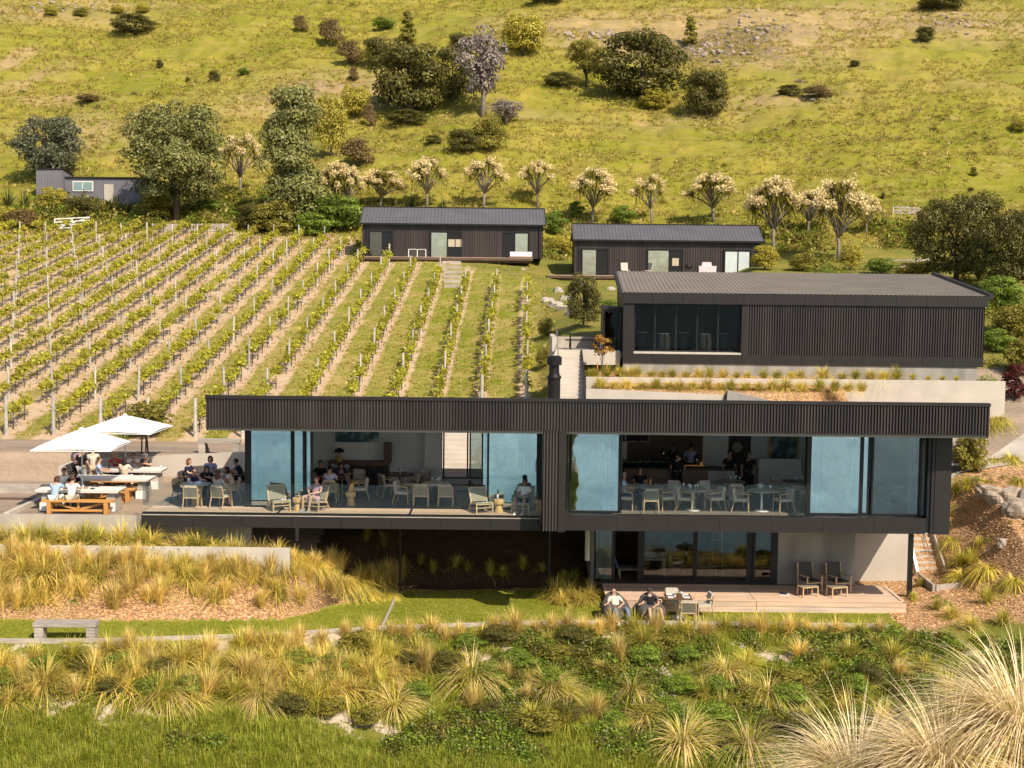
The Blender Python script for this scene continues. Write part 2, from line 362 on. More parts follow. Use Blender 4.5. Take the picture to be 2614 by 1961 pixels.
def Hv(x, y):
    x = np.asarray(x, float); y = np.asarray(y, float)
    xc = np.clip(x, KX[0], KX[-1]); i = np.clip(np.searchsorted(KX, xc, side='right') - 1, 0, len(KX) - 2)
    w = (xc - KX[i]) / (KX[i + 1] - KX[i])
    ky = KY[i] * (1 - w)[..., None] + KY[i + 1] * w[..., None]
    kz = KZ[i] * (1 - w)[..., None] + KZ[i + 1] * w[..., None]
    z = kz[..., 0].copy()
    for k in range(ky.shape[-1] - 1):
        t = np.clip((y - ky[..., k]) / (ky[..., k + 1] - ky[..., k]), 0, 1)
        z = z + (kz[..., k + 1] - kz[..., k]) * t
    lawnf = ky[..., 6]
    fg = sstep(0, 8, y) * (1 - sstep(-1.0, -0.2, y - lawnf))
    z = z + fg * ((fbm(x * .35, y * .35) - .5) * 0.55 + (fbm(x * 1.3 + 9, y * 1.3) - .5) * 0.22)
    hl = sstep(119, 140, y)
    z = z + hl * ((fbm(x * .05 + 3, y * .05) - .5) * 4.0 + (fbm(x * .22, y * .22) - .5) * 1.5 + (fbm(x * .9, y * .9) - .5) * .5)
    # stepped sheep tracks / small scarps on the hill
    z = z + hl * 0.22 * np.sin((z + 1.3 * fbm(x * .06, y * .06)) * 2.6)
    vy = sstep(60, 64, y) * (1 - sstep(112, 118, y))
    z = z + vy * (fbm(x * .5, y * .5) - .5) * .16
    bank = sstep(-.1, .3, y - ky[..., 7]) * (1 - sstep(-.3, 0, y - ky[..., 8]))
    z = z + bank * (fbm(x * 1.2, y * 1.2) - .5) * .25
    # the spur the photographer stands beside, right of and below the camera
    kn = 16.5 * np.exp(-(np.abs(x - 2.85) / 1.25) ** 6) * np.exp(-(np.abs(y - 7.8) / np.where(y > 7.8, 1.4, 3.0)) ** 4)
    return z + kn
def H(x, y):
    return float(Hv(np.array([float(x)]), np.array([float(y)]))[0])
def knot(x, k):
    return float(np.interp(x, KX, KY[:, k]))
def ground_at(px, py, y0=20.0, y1=320.0, dz=0.0):
    """first place where the line of sight through a photo pixel meets the ground"""
    d = ray(px, py); ys = np.linspace(y0, y1, 1500)
    zz = ZC + d.z / d.y * ys; hh = Hv(d.x / d.y * ys, ys) + dz
    k = np.argmax(hh >= zz)
    if not (hh >= zz).any(): return None
    y = ys[k]; return (d.x / d.y * y, y, H(d.x / d.y * y, y))

# ------------------------------------------------------------------ ground sheet
NX = 430
u = np.linspace(-1, 1, NX)
uo = np.concatenate([[-6, -3.5, -2.2, -1.5], [-1.2], u, [1.2], [1.5, 2.2, 3.5, 6]])
ys = np.concatenate([np.linspace(-70, 8, 30), np.linspace(8.6, 27, 60), np.linspace(27.2, 62, 260), np.linspace(62.3, 120, 200), np.linspace(120.4, 230, 230), np.linspace(232, 330, 25)])
hw = 0.44 * np.maximum(ys, 20) + 3
GX = uo[None, :] * hw[:, None]; GY = np.repeat(ys[:, None], len(uo), 1)
GZ = Hv(GX, GY)
nr, ncn = GX.shape
me = bpy.data.meshes.new('ground')
me.vertices.add(nr * ncn); me.vertices.foreach_set('co', np.stack([GX, GY, GZ], -1).reshape(-1))
ii = (np.arange(nr - 1)[:, None] * ncn + np.arange(ncn - 1)[None, :]).reshape(-1)
q = np.stack([ii, ii + 1, ii + 1 + ncn, ii + ncn], -1)
me.loops.add(q.size); me.loops.foreach_set('vertex_index', q.reshape(-1).astype(np.int32))
me.polygons.add(len(q)); me.polygons.foreach_set('loop_start', np.arange(0, q.size, 4, dtype=np.int32)); me.polygons.foreach_set('loop_total', np.full(len(q), 4, np.int32))
me.polygons.foreach_set('use_smooth', [True] * len(q)); me.update(); me.validate()
def ffac(name, arr):
    a = me.attributes.new(name, 'FLOAT', 'POINT'); a.data.foreach_set('value', np.asarray(arr, np.float32).reshape(-1))
kyv = [np.interp(GX, KX, KY[:, k]) for k in range(KY.shape[1])]
lawn = ((GY > kyv[6]) & (GY < kyv[7]) & (GX < 13.3)).astype(float)
# small lawn strip under the lower deck stays grass; bark mulch on the banks
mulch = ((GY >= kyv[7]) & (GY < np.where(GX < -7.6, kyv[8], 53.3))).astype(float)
mulch = np.maximum(mulch, ((GX > 16.8) & (GY > 50) & (GY < 54.8)).astype(float))
mulch = np.maximum(mulch, ((GX < -7.6) & (GY >= kyv[8]) & (GY < 45.1)).astype(float))
mulch = np.maximum(mulch, ((GX > 2.9) & (GX < 22.5) & (GY > 55.6) & (GY < 60.5)).astype(float))
mulch = np.maximum(mulch, ((GX >= 13.3) & (GY > 43.4 + 0.6 * np.sin(GX * 1.7)) & (GY < 53.0)).astype(float))
gravel = ((GX < -7) & (GY > 44.9) & (GY < 59.2 - 0.02 * (GX + 20))).astype(float)
gravel = np.maximum(gravel, ((GX >= -7) & (GX < 4) & (GY > 53.2) & (GY < 57.5)).astype(float))
gravel = np.maximum(gravel, ((GX > 17.0) & (GY > 54.4) & (GY < 64)).astype(float))
vine = ((GX < 2.0) & (GX > -62) & (GY > 59.0) & (GY < 119)).astype(float) * (1 - sstep(0, 3, GY - (118 - (GX + 17) * 1.15)) * (GX > -17))
fore = ((GY < kyv[6]) & (GY > -30)).astype(float)
hill = sstep(112, 120, GY)
for n_, a_ in dict(lawn=lawn, mulch=mulch, gravel=gravel, vine=vine, fore=fore, hill=hill).items(): ffac(n_, a_)
# colour masks of the hill: dry faces and rocky scarps where the photo has them
def blob(px, py, rx, ry):
    g = ground_at(px, py, 110)
    if g is None: return np.zeros_like(GX)
    return np.exp(-((GX - g[0]) / rx) ** 2 - ((GY - g[1]) / ry) ** 2)
dry = np.zeros_like(GX)
for b_ in [(880, 225, 9, 7, 1.1), (700, 270, 8, 6, .8), (250, 330, 10, 6, .9), (1500, 60, 16, 7, 1.0), (1850, 90, 14, 10, 1.5), (2150, 50, 16, 9, 1.0), (2000, 130, 10, 8, 1.0), (2450, 60, 14, 9, .9),
           (1980, 245, 9, 4, .9), (1620, 110, 10, 6, 1.2), (100, 40, 16, 4, .9), (300, 20, 14, 3, .8), (2500, 210, 8, 6, .4), (1330, 300, 8, 3, .5), (22, 165, 1.0, 5, 1.5), (62, 140, 1.2, 4, 1.4), (95, 200, 1.0, 5, 1.4), (18, 232, 1.5, 3, 1.5), (150, 262, 6, 2, 1.2), (165, 175, 1.0, 3, 1.2), (1700, 320, 9, 3, .6), (640, 390, 8, 5, .5)]:
    dry += b_[4] * blob(*b_[:4])
ffac('deck_shade', ((GX > -9) & (GX < 13) & (GY > kyv[7] + .1) & (GY < 53.3)).astype(float) * sstep(-8.0, -6.2, GX + (GY - 45) * .5))  # mask for the painted shade under the deck and building
ffac('dry', np.clip(dry, 0, 1.5))
rocky = np.zeros_like(GX)
for b_ in [(1530, 95, 9, 3, 1.0), (1800, 130, 7, 5, 1.3), (1850, 110, 6, 4, 1.0), (1950, 80, 10, 3, .8), (2420, 55, 10, 3, .8), (2080, 240, 5, 2, .8), (100, 20, 18, 1.6, .9), (1930, 140, 6, 4, .7), (820, 215, 5, 3, .6)]:
    rocky += b_[4] * blob(*b_[:4])
ffac('rocky', np.clip(rocky, 0, 1.5))
# let the rocky faces break up
gm = MAT['ground'] = bpy.data.materials.new('ground'); gm.use_nodes = True
t = gm.node_tree; N = t.nodes; L = t.links; B = N['Principled BSDF']; B.inputs['Roughness'].default_value = 0.95; B.inputs['Specular IOR Level'].default_value = 0.1
geo = N.new('ShaderNodeNewGeometry'); POS = geo.outputs['Position']
def nz(scale, detail=5, rough=.6, vec=None, dist=0):
    n = N.new('ShaderNodeTexNoise'); n.inputs['Scale'].default_value = scale; n.inputs['Detail'].default_value = detail
    n.inputs['Roughness'].default_value = rough; n.inputs['Distortion'].default_value = dist
    L.new(vec or POS, n.inputs['Vector']); return n.outputs[0]
def rmp(x, a, b, c=0, d=1):
    m = N.new('ShaderNodeMapRange'); L.new(x, m.inputs[0])
    for i, v in enumerate((a, b, c, d)): m.inputs[i + 1].default_value = v
    return m.outputs[0]
def mth(op, a, b):
    m = N.new('ShaderNodeMath'); m.operation = op; m.use_clamp = False
    for i, v in enumerate((a, b)):
        if isinstance(v, (int, float)): m.inputs[i].default_value = v
        else: L.new(v, m.inputs[i])
    return m.outputs[0]
def mixc(f, a, b):
    m = N.new('ShaderNodeMix'); m.data_type = 'RGBA'; m.clamp_factor = True
    if isinstance(f, (int, float)): m.inputs[0].default_value = f
    else: L.new(f, m.inputs[0])
    for i, v in ((6, a), (7, b)):
        if isinstance(v, tuple): m.inputs[i].default_value = (*v, 1)
        else: L.new(v, m.inputs[i])
    return m.outputs[2]
def at(name):
    a = N.new('ShaderNodeAttribute'); a.attribute_name = name; return a.outputs['Fac']
def stretched(sx, sy, sz):
    m = N.new('ShaderNodeMapping'); m.inputs['Scale'].default_value = (sx, sy, sz); L.new(POS, m.inputs[0]); return m.outputs[0]
fine = nz(5, 6, .75); mid = nz(0.35, 6, .7); big = nz(0.07, 4, .6); spk = nz(1.6, 5, .7)
hcon = nz(1.0, 6, .75, stretched(.35, 1.1, 1.1), 0.8)
# hill grass
hg = mixc(rmp(mid, .35, .65), (0.225, 0.215, 0.022), (0.370, 0.290, 0.055))
hg = mixc(rmp(big, .42, .62), hg, (0.200, 0.205, 0.020))
hg = mixc(rmp(hcon, .5, .68, 0, .75), hg, (0.36, 0.27, 0.10))
hg = mixc(rmp(spk, .58, .76, 0, .5), hg, (0.115, 0.125, 0.020))
dryc = mixc(rmp(hcon, .35, .7), (0.44, 0.31, 0.155), (0.30, 0.225, 0.09))
dryf = mth('MULTIPLY', at('dry'), rmp(nz(.5, 6, .7), .36, .58, 0.1, 1.25))
hg = mixc(dryf, hg, dryc)
rk = mixc(rmp(nz(1.4, 6, .8), .4, .62), (0.13, 0.10, 0.075), (0.40, 0.32, 0.25))
hg = mixc(mth('MULTIPLY', at('rocky'), rmp(nz(.9, 6, .75), .5, .6)), hg, rk)
# vineyard: grass lanes and bare strips under the vines, rows run along Y every 2.19 m
sep = N.new('ShaderNodeSeparateXYZ'); L.new(POS, sep.inputs[0])
xr = mth('SUBTRACT', sep.outputs[0], mth('ADD', 0.67, mth('MULTIPLY', mth('SUBTRACT', sep.outputs[1], 59.5), 0.01)))
xr = mth('ADD', xr, mth('MULTIPLY', mth('SUBTRACT', nz(.8, 4), .5), .35))
ph = mth('ABSOLUTE', mth('SUBTRACT', mth('FRACT', mth('ADD', mth('DIVIDE', xr, 2.19), 100.06), 0), .5), 0)
# ph = .5 beside the row line, 0 mid lane
barew = rmp(sep.outputs[0], -30, 2, .12, .34)
bare = rmp(mth('SUBTRACT', ph, barew), -.02, .06)
vg = mixc(rmp(nz(.45, 5, .7), .42, .6), (0.200, 0.215, 0.022), (0.37, 0.29, 0.09))
vg = mixc(rmp(fine, .5, .75, 0, .5), vg, (0.085, 0.12, 0.018))
leftdry = rmp(sep.outputs[0], -32, -4, .75, 0)
vg = mixc(mth('MULTIPLY', leftdry, rmp(nz(.3, 5, .7), .38, .6)), vg, (0.42, 0.29, 0.15))
vb = mixc(rmp(nz(2.5, 6, .8), .3, .7), (0.44, 0.30, 0.185), (0.62, 0.455, 0.31))
vb = mixc(rmp(nz(.8, 5, .8), .55, .7), vb, (0.20, 0.17, 0.06))
vc = mixc(mth('MULTIPLY', bare, rmp(nz(1.2, 4), .25, .42)), vg, vb)
# lawn
lg = mixc(rmp(mid, .35, .7), (0.160, 0.185, 0.014), (0.255, 0.235, 0.030))
lg = mixc(rmp(nz(2.2, 6, .8), .52, .72), lg, (0.27, 0.24, 0.06))
lg = mixc(rmp(nz(18, 3), .45, .8, 0, .5), lg, (0.08, 0.12, 0.01))
# bark mulch
vo = N.new('ShaderNodeTexVoronoi'); vo.inputs['Scale'].default_value = 17.0; L.new(stretched(1, 1, 1.8), vo.inputs['Vector'])
mc = mixc(vo.outputs['Color'], (0.48, 0.27, 0.15), (0.30, 0.17, 0.095))
hs = N.new('ShaderNodeSeparateColor'); L.new(vo.outputs['Color'], hs.inputs[0])
mc = mixc(rmp(hs.outputs[0], .3, .7), (0.52, 0.30, 0.145), (0.27, 0.14, 0.065))
mc = mixc(rmp(hs.outputs[1], .82, .9), mc, (0.62, 0.44, 0.28))
mc = mixc(rmp(nz(.7, 5, .7), .52, .7, 0, .5), mc, (0.42, 0.31, 0.17))
mc = mixc(at('deck_shade'), mc, mixc(rmp(nz(3, 5, .8), .3, .7), (0.045, 0.028, 0.018), (0.12, 0.065, 0.035)))  # mulch coloured near-black brown to paint in the shade under the deck
# gravel
gc = mixc(rmp(nz(24, 3, .8), .3, .7), (0.17, 0.13, 0.095), (0.40, 0.315, 0.235))
gc = mixc(rmp(nz(.5, 5, .7, stretched(.4, 1.6, 1)), .4, .65), gc, (0.42, 0.31, 0.22))
# foreground: sandy loam with green low growth
fc = mixc(rmp(nz(3.5, 6, .8), .35, .65), (0.105, 0.125, 0.018), (0.24, 0.215, 0.04))
fc = mixc(rmp(nz(.55, 6, .72), .53, .57), fc, mixc(rmp(nz(9, 5, .8), .3, .7), (0.48, 0.36, 0.25), (0.68, 0.57, 0.45)))
c = mixc(rmp(mid, .4, .6), (0.16, 0.17, 0.03), (0.26, 0.21, 0.05))
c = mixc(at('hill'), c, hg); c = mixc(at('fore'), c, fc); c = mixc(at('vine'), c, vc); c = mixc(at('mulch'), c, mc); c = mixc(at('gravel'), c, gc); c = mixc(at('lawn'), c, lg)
L.new(c, B.inputs['Base Color'])
bp = N.new('ShaderNodeBump'); bp.inputs['Strength'].default_value = 0.9; bp.inputs['Distance'].default_value = 0.12
hsum = mth('ADD', mth('MULTIPLY', nz(3.0, 6, .75), rmp(at('lawn'), 0, 1, 1.0, .12)), mth('MULTIPLY', hcon, mth('MULTIPLY', at('hill'), 3.0)))
hsum = mth('ADD', hsum, mth('MULTIPLY', at('rocky'), mth('MULTIPLY', nz(.8, 6, .8), 7.0)))
L.new(hsum, bp.inputs['Height']); L.new(bp.outputs[0], B.inputs['Normal'])
me.materials.append(gm)
link('ground', me, kind='structure')

# the sea behind the camera, which the closed glass doors mirror
sm = MAT['sea'] = bpy.data.materials.new('sea'); sm.use_nodes = True
t2 = sm.node_tree; b2 = t2.nodes['Principled BSDF']; pass; b2.inputs['Roughness'].default_value = 0.3
b2.inputs['Specular IOR Level'].default_value = 0.4
n2 = t2.nodes.new('ShaderNodeTexNoise'); n2.inputs['Scale'].default_value = 0.5; n2.inputs['Detail'].default_value = 8; n2.inputs['Roughness'].default_value = .75
g2 = t2.nodes.new('ShaderNodeNewGeometry'); p2 = t2.nodes.new('ShaderNodeBump'); p2.inputs['Distance'].default_value = 1.0; p2.inputs['Strength'].default_value = .8
m3 = t2.nodes.new('ShaderNodeMapping'); m3.inputs['Scale'].default_value = (.10, .028, 1); n3 = t2.nodes.new('ShaderNodeTexNoise'); n3.inputs['Scale'].default_value = 1.0; n3.inputs['Detail'].default_value = 7; n3.inputs['Roughness'].default_value = .7
c3 = t2.nodes.new('ShaderNodeMix'); c3.data_type = 'RGBA'; c3.inputs[6].default_value = (0.045, 0.19, 0.27, 1); c3.inputs[7].default_value = (0.27, 0.50, 0.56, 1); r3 = t2.nodes.new('ShaderNodeMapRange'); r3.inputs[1].default_value = .38; r3.inputs[2].default_value = .66
t2.links.new(g2.outputs['Position'], m3.inputs[0]); t2.links.new(m3.outputs[0], n3.inputs['Vector']); t2.links.new(n3.outputs[0], r3.inputs[0]); t2.links.new(r3.outputs[0], c3.inputs[0]); t2.links.new(c3.outputs[2], b2.inputs['Base Color'])
t2.links.new(g2.outputs['Position'], n2.inputs['Vector']); t2.links.new(n2.outputs[0], p2.inputs['Height']); t2.links.new(p2.outputs[0], b2.inputs['Normal'])
MB().quad((-3000, -3500, -17), (3000, -3500, -17), (3000, -12, -17), (-3000, -12, -17)).build('sea', 'sea', kind='structure')

# ================================================================== MAIN BUILDING
YF = 44.0
mbL, mbR = -10.37, 16.2
O = (0, YF, 0)
rest = thing('restaurant_building', 'long low black restaurant building with ribbed metal fascia and blue sliding glass, nearest the camera', 'building', O)
def M0(): return MB(O)
def P(name, m, mb, parent=rest, **kw): return mb.build(name, m, parent, **kw)
# ribbed fascia band standing forward of the deck edge, its returns, and the downstand fin between the two rooms
YR = 42.9; kf_ = YR / 44.0
def fz(z): return 7.9 + (z - 7.9) * kf_
fL, fR = mbL * kf_, mbR * kf_
P('fascia_cladding', 'dark_cladding', M0().corrug(fL, fR, fz(2.955), fz(3.93), YR, per=0.101, dep=0.07))
for xa_, xb_ in ((fL + .003, fL + .06), (fR - .06, fR - .003)):
    P('fascia_return', 'dark_metal', M0().hexa([(xa_, YR + .075, 2.955), (xb_, YR + .075, 2.955), (xb_, 51.8, 2.955), (xa_, 51.8, 2.955)], [(xa_, YR + .075, fz(3.92)), (xb_, YR + .075, fz(3.92)), (xb_, 51.8, 3.06), (xa_, 51.8, 3.06)]))
P('rear_fascia', 'dark_metal', M0().box(fL + .06, fR - .06, 51.74, 51.8, 2.955, 3.05))
for i in range(6):
    a = fL - .02 + (fR - fL + .04) * i / 6; b = fL - .02 + (fR - fL + .04) * (i + 1) / 6
    P('parapet_capping', 'dark_metal', M0().box(a + .004, b - .004, YR - .03, YR + .22, fz(3.93), fz(4.03)))
P('drip_edge', 'dark_metal', M0().box(fL, fR, YR - .015, YR + .05, fz(2.925), fz(2.955)))
P('roof', 'dark_roof', M0().box(fL + .06, fR - .06, YR + .22, 51.74, 3.082, 3.12))
P('ceiling', 'ceiling_inside', M0().box(fL + .06, fR - .06, YR + .08, 51.74, 2.96, 3.08))
P('downstand_fin', 'dark_cladding', M0().corrug(1.10 * kf_, 1.62 * kf_, fz(-.50), fz(2.95), YR - .012, per=0.101, dep=0.065))
P('fin_edge', 'dark_metal', M0().box(1.62 * kf_, 1.86 * kf_, YR - .02, YR + 1.5, fz(-.52), fz(2.925)))
P('fin_core', 'dark_metal', M0().box(1.08 * kf_, 1.62 * kf_ - .002, YR + .06, YR + 1.5, fz(-.50), fz(2.925)))
# flue
fl = M0(); fx, fy = 1.55, 48.0
fl.lathe((fx, fy, 3.08), [(.235, 0), (.235, 1.35), (.27, 1.36), (.27, 1.42), (.2, 1.52), (.185, 1.7), (.185, 1.85), (.275, 1.86), (.28, 2.14), (.2, 2.2)], 20)
P('flue', 'frame_black', fl, smooth=False)
# deck slab, fascia panels, boards
pan = None
dl, dr = -12.56, 1.02
P('deck_slab', 'dark_timber', M0().box(dl + .02, dr, YF + .06, 49.1, -.46, -.05))
for i in range(8):
    a = dl + (dr - dl) * i / 8; b = dl + (dr - dl) * (i + 1) / 8
    P('fascia_panel', 'dark_metal', M0().box(a + .006, b - .006, YF, YF + .05, -.48, -.10))
P('deck_edge', 'grey_timber', M0().box(dl, dr, YF - .02, YF + .05, -.085, -.055))
P('side_fascia', 'dark_metal', M0().box(dl - .03, dl, YF, 49.1, -.48, -.05))
bm = MB().box(0, .118, 0, 3.55, -.022, 0).mesh('deck_board', 'deck_timber_long')
for i in range(28):      # boards run away from the camera on the open western end
    link('deck_board', bm, rest, (dl + .02 + i * .125, YF + 1.4 - YF, 0))
bm = MB().box(0, 4.6, 0, .128, -.022, 0).mesh('deck_board', 'deck_timber')
for r_ in range(10):
    for k in range(3):
        if r_ * .135 + .06 < 1.36: link('deck_board', bm, rest, (dl + .02 + k * 4.52 - (0 if k < 2 else .0), .05 + r_ * .133, 0))
P('balustrade_shoe', 'frame_black', M0().box(dl, dr, YF + .0, YF + .045, -.055, .03))
# glass balustrade
edges = [dl + .03, -9.22, -5.2, -1.15, dr - .02]
for i in range(4):
    P('balustrade_pane', 'glass_clear', M0().box(edges[i] + .01, edges[i + 1] - .01, YF + .02, YF + .032, .03, 1.02))
P('balustrade_pane', 'glass_clear', M0().box(dl + .0, dl + .012, YF + .05, YF + .85, .0, 1.0))
# concrete foundation wall under the deck's western end, and posts
P('foundation_wall', 'concrete_grey', M0().box(-12.3, -9.0, 44.75, 44.95, -1.3, -.482))
for x_, y_, r_, zt, m_ in ((-7.72, 46.6, .07, -2.4, 'post_wood'), (-4.0, 46.8, .045, -3.7, 'frame_black'), (1.42, 46.8, .05, -3.7, 'frame_black'), (2.75, 45.9, .09, -1.9, 'concrete')):
    P('support_post', m_, M0().tube([(x_, y_, zt), (x_, y_, -.46)], r_, 12))
P('support_post', 'frame_black', M0().box(14.52, 14.68, 46.9, 47.06, -3.35, -.48))
P('floor_slab', 'floor_inside', M0().box(-9.3, 15.0, 45.2, 52.3, -.45, -.004))
P('soffit', 'dark_timber', M0().box(1.88, 15.0, YF + .3, 47.5, -.475, -.452))
# upper right base band: panels
for i in range(7):
    a = 1.86 + (14.18 - 1.86) * i / 7; b = 1.86 + (14.18 - 1.86) * (i + 1) / 7
    P('fascia_panel', 'dark_metal', M0().box(a + .004, b - .004, YF + .05, YF + .1, -.475, .06))
P('sill_step', 'frame_black', M0().box(1.88, 14.2, YF + .1, YF + .4, -.30, .05))
P('end_pier', 'dark_metal', M0().box(14.32, 14.42, YF + .04, YF + .4, -.478, 2.95).box(14.43, 14.98, YF + .02, 53.2, -.477, 2.95))
P('pier_reveal', 'frame_black', M0().box(14.2, 14.32, YF + .1, YF + .42, -.40, 2.95))
# --- windows: frame with its panes as children
def glazing(x0, x1, y, z0, z1, divs, m='glass_blue', fw=.05, name='window'):
    """divs: list of (xa, xb, material or None)"""
    fr = M0()
    fr.box(x0, x1, y, y + .07, z0, z0 + fw); fr.box(x0, x1, y, y + .07, z1 - fw, z1)
    xs = sorted(set([x0, x1 - .0] + [d[0] for d in divs] + [d[1] for d in divs]))
    posts = set()
    for a, b, mm in divs:
        for xx in (a, b): posts.add(round(xx, 3))
    for xx in posts: fr.box(xx - fw / 2, xx + fw / 2, y + .003, y + .073, z0 + fw, z1 - fw)
    f = P(name, 'frame_black', fr)
    for a, b, mm in divs:
        if mm: P('pane', mm, M0().box(a + fw / 2, b - fw / 2, y + .03, y + .042, z0 + fw, z1 - fw), f)
    return f
gy = 45.3
P('corner_post', 'frame_black', M0().box(XP(625, gy), XP(637, gy), gy, gy + .14, 0, 2.955))
glazing(XP(637, gy), XP(746, gy), gy, 0, 2.955, [(XP(639, gy), XP(744, gy), 'glass_blue')], fw=.06)
glazing(XP(746, gy), XP(776, gy), gy + .1, 0, 2.955, [(XP(748, gy), XP(774, gy), 'glass_blue')], fw=.07)
glazing(XP(774, gy), XP(798, gy), gy + .2, 0, 2.955, [(XP(777, gy), XP(793, gy), 'glass_blue')], fw=.09)
glazing(XP(1229, gy), XP(1246, gy), gy + .1, 0, 2.955, [(XP(1231, gy), XP(1245, gy), 'glass_blue')], fw=.06)
glazing(XP(1246, gy), XP(1375, gy), gy, 0, 2.955, [(XP(1246, gy), XP(1372, gy), 'glass_blue')], fw=.07)
P('corner_post', 'frame_black', M0().box(XP(1374, gy), XP(1384, gy), gy - .1, gy + .1, 0, 2.955))
P('door_track', 'frame_black', M0().box(XP(637, gy), XP(1384, gy), gy - .02, gy + .26, -.003, .035))
for xa_, xb_ in ((645, 672), (1322, 1368)): P('curtain', 'cloth_paleblue', M0().corrug(XP(xa_, 45.8), XP(xb_, 45.8), .03, 2.93, 45.75, .14, .06))
for xa_, xb_ in ((1541, 1576), (2074, 2098), (2160, 2192), (2318, 2344)): P('curtain', 'cloth_paleblue', M0().corrug(XP(xa_, 45), XP(xb_, 45), .07, 2.93, 44.95, .14, .06))
# western side glazing and back walls of the left room
P('side_wall', 'wall_inside', M0().box(-9.15, -9.0, 45.6, 51.0, 0, 2.955))
yb = 51.0
P('back_wall', 'wall_inside', M0().box(-9.0, -3.35, yb, yb + .15, 0, 2.955).box(-3.35, -2.72, yb - .9, yb + .15, 0, 2.955))
P('back_wall', 'wall_inside', M0().box(-2.72, 1.1, yb, yb + .15, 0, .22).box(-2.72, 1.1, yb, yb + .15, 2.85, 2.955))
glazing(-2.72, 1.1, yb + .02, .22, 2.85, [(-2.66, -1.72, None), (-1.62, -1.02, 'glass_dim'), (-1.0, 1.04, 'glass_dim')], fw=.06)
P('partition', 'wall_inside', M0().box(1.15, 1.3, 45.4, 53.2, 0, 2.955))
# right-hand room glazing
gy = 44.5; zb, zt = .055, 2.955
glazing(XP(1447, gy), XP(1458, gy), gy + .05, zb, zt, [(XP(1448, gy), XP(1454, gy), 'glass_blue')], fw=.04)
glazing(XP(1456, gy), XP(1587, gy), gy, zb, zt, [(XP(1457, gy), XP(1581, gy), 'glass_blue')], fw=.07)
P('door_jamb', 'frame_black', M0().box(XP(1581, gy), XP(1588, gy), gy + .08, gy + .3, zb, zt))
P('door_jamb', 'frame_black', M0().box(XP(2060, gy), XP(2068, gy), gy, gy + .3, zb, zt))
glazing(XP(2068, gy), XP(2200, gy), gy, zb, zt, [(XP(2068, gy), XP(2198, gy), 'glass_blue')], fw=.08)
glazing(XP(2200, gy), XP(2228, gy), gy + .08, zb, zt, [(XP(2203, gy), XP(2220, gy), 'glass_blue')], fw=.08)
glazing(XP(2228, gy), XP(2352, gy), gy, zb, zt, [(XP(2228, gy), XP(2348, gy), 'glass_dim')], fw=.06)
bx = [XP(1589, 44.2), XP(1763, 44.2), XP(1873, 44.2), XP(1980, 44.2), XP(2060, 44.2)]
for i in range(4): P('balustrade_pane', 'glass_clear', M0().box(bx[i] + .01, bx[i + 1] - .01, 44.2, 44.212, .06, 1.14))
yb = 51.6
P('back_wall', 'wall_inside', M0().box(1.3, 4.6, yb, yb + .15, 0, 2.955).box(7.65, 14.4, yb, yb + .15, 0, 2.955).box(4.6, 7.65, yb + .2, yb + .24, 0, 2.955))
P('end_wall', 'wall_inside', M0().box(14.3, 14.42, 45, 51.6, 0, 2.955))
P('doorway', 'dark_wood', M0().box(XP(1858, yb), XP(1915, yb), yb - .02, yb - .004, 0, 2.72))
P('stair_wall', 'wall_inside', M0().box(9.6, 11.25, 50.2, 50.3, 0, 1.25))
P('wall_lining', 'dark_timber', M0().box(4.6, 7.65, yb + .16, yb + .19, 0, 2.955))
# lower storey
ly = 47.6; s7 = lambda px: XP(px, ly, 1430)
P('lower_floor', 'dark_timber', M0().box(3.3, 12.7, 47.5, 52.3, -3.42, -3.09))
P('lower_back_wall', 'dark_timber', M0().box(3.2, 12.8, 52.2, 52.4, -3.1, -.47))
P('lower_side_wall', 'concrete_grey', M0().box(s7(1985), 12.74, ly, ly + .22, -3.3, -.48), label='textured pale plaster wall behind the loungers') 
P('lower_side_wall', 'concrete_grey', M0().box(3.0, 3.12, ly + .3, 52.2, -3.4, -.48)); P('lower_side_wall', 'concrete_grey', M0().box(12.60, 12.74, ly + .22, 49.24, -3.3, -.48))
P('recessed_wall', 'concrete_light', M0().box(12.74, 15.28, 49.25, 49.4, -3.6, -.48), label='smooth pale concrete wall crossed by a slanting shadow')
lv = M0().box(12.78, 13.02, 49.19, 49.25, -2.95, -1.35).box(12.78, 13.1, 49.19, 49.25, -.95, -.5)
P('vent_louvre', 'white_paint', lv)
for k in range(9): P('louvre_slat', 'frame_black', M0().box(12.80, 12.96, 49.175, 49.19, -2.85 + k * .165, -2.73 + k * .165))
for k in range(2): P('louvre_slat', 'frame_black', M0().box(12.80, 12.96, 49.175, 49.19, -.86 + k * .165, -.74 + k * .165))
zb, zt = -3.09, -.48
glazing(3.1, 3.82, ly, zb, zt, [(3.12, 3.80, 'glass_low')], fw=.05)
P('door_jamb', 'frame_black', M0().box(s7(1563), s7(1570), ly - .02, ly + .12, zb, zt))
P('door_jamb', 'frame_black', M0().box(s7(1628), s7(1642), ly - .02, ly + .12, zb, zt))
glazing(s7(1641), s7(1780), ly + .02, zb, zt, [(s7(1642), s7(1772), 'glass_low')], fw=.08)
glazing(s7(1776), s7(1925), ly - .03, zb, zt, [(s7(1777), s7(1908), 'glass_low')], fw=.08)
P('door_jamb', 'frame_black', M0().box(s7(1908), s7(1924), ly + .06, ly + .15, zb, zt))
glazing(s7(1922), s7(1985), ly - .02, zb, zt, [(s7(1925), s7(1970), 'glass_low')], fw=.09)
P('door_jamb', 'frame_black', M0().box(s7(1971), s7(1985) - .003, ly - .03, ly + .1, zb, zt))
# pale curtain standing behind the lower corner pane
P('curtain', 'wall_inside', M0().corrug(3.2, 3.78, -3.05, -.5, ly + .4, .12, .05))
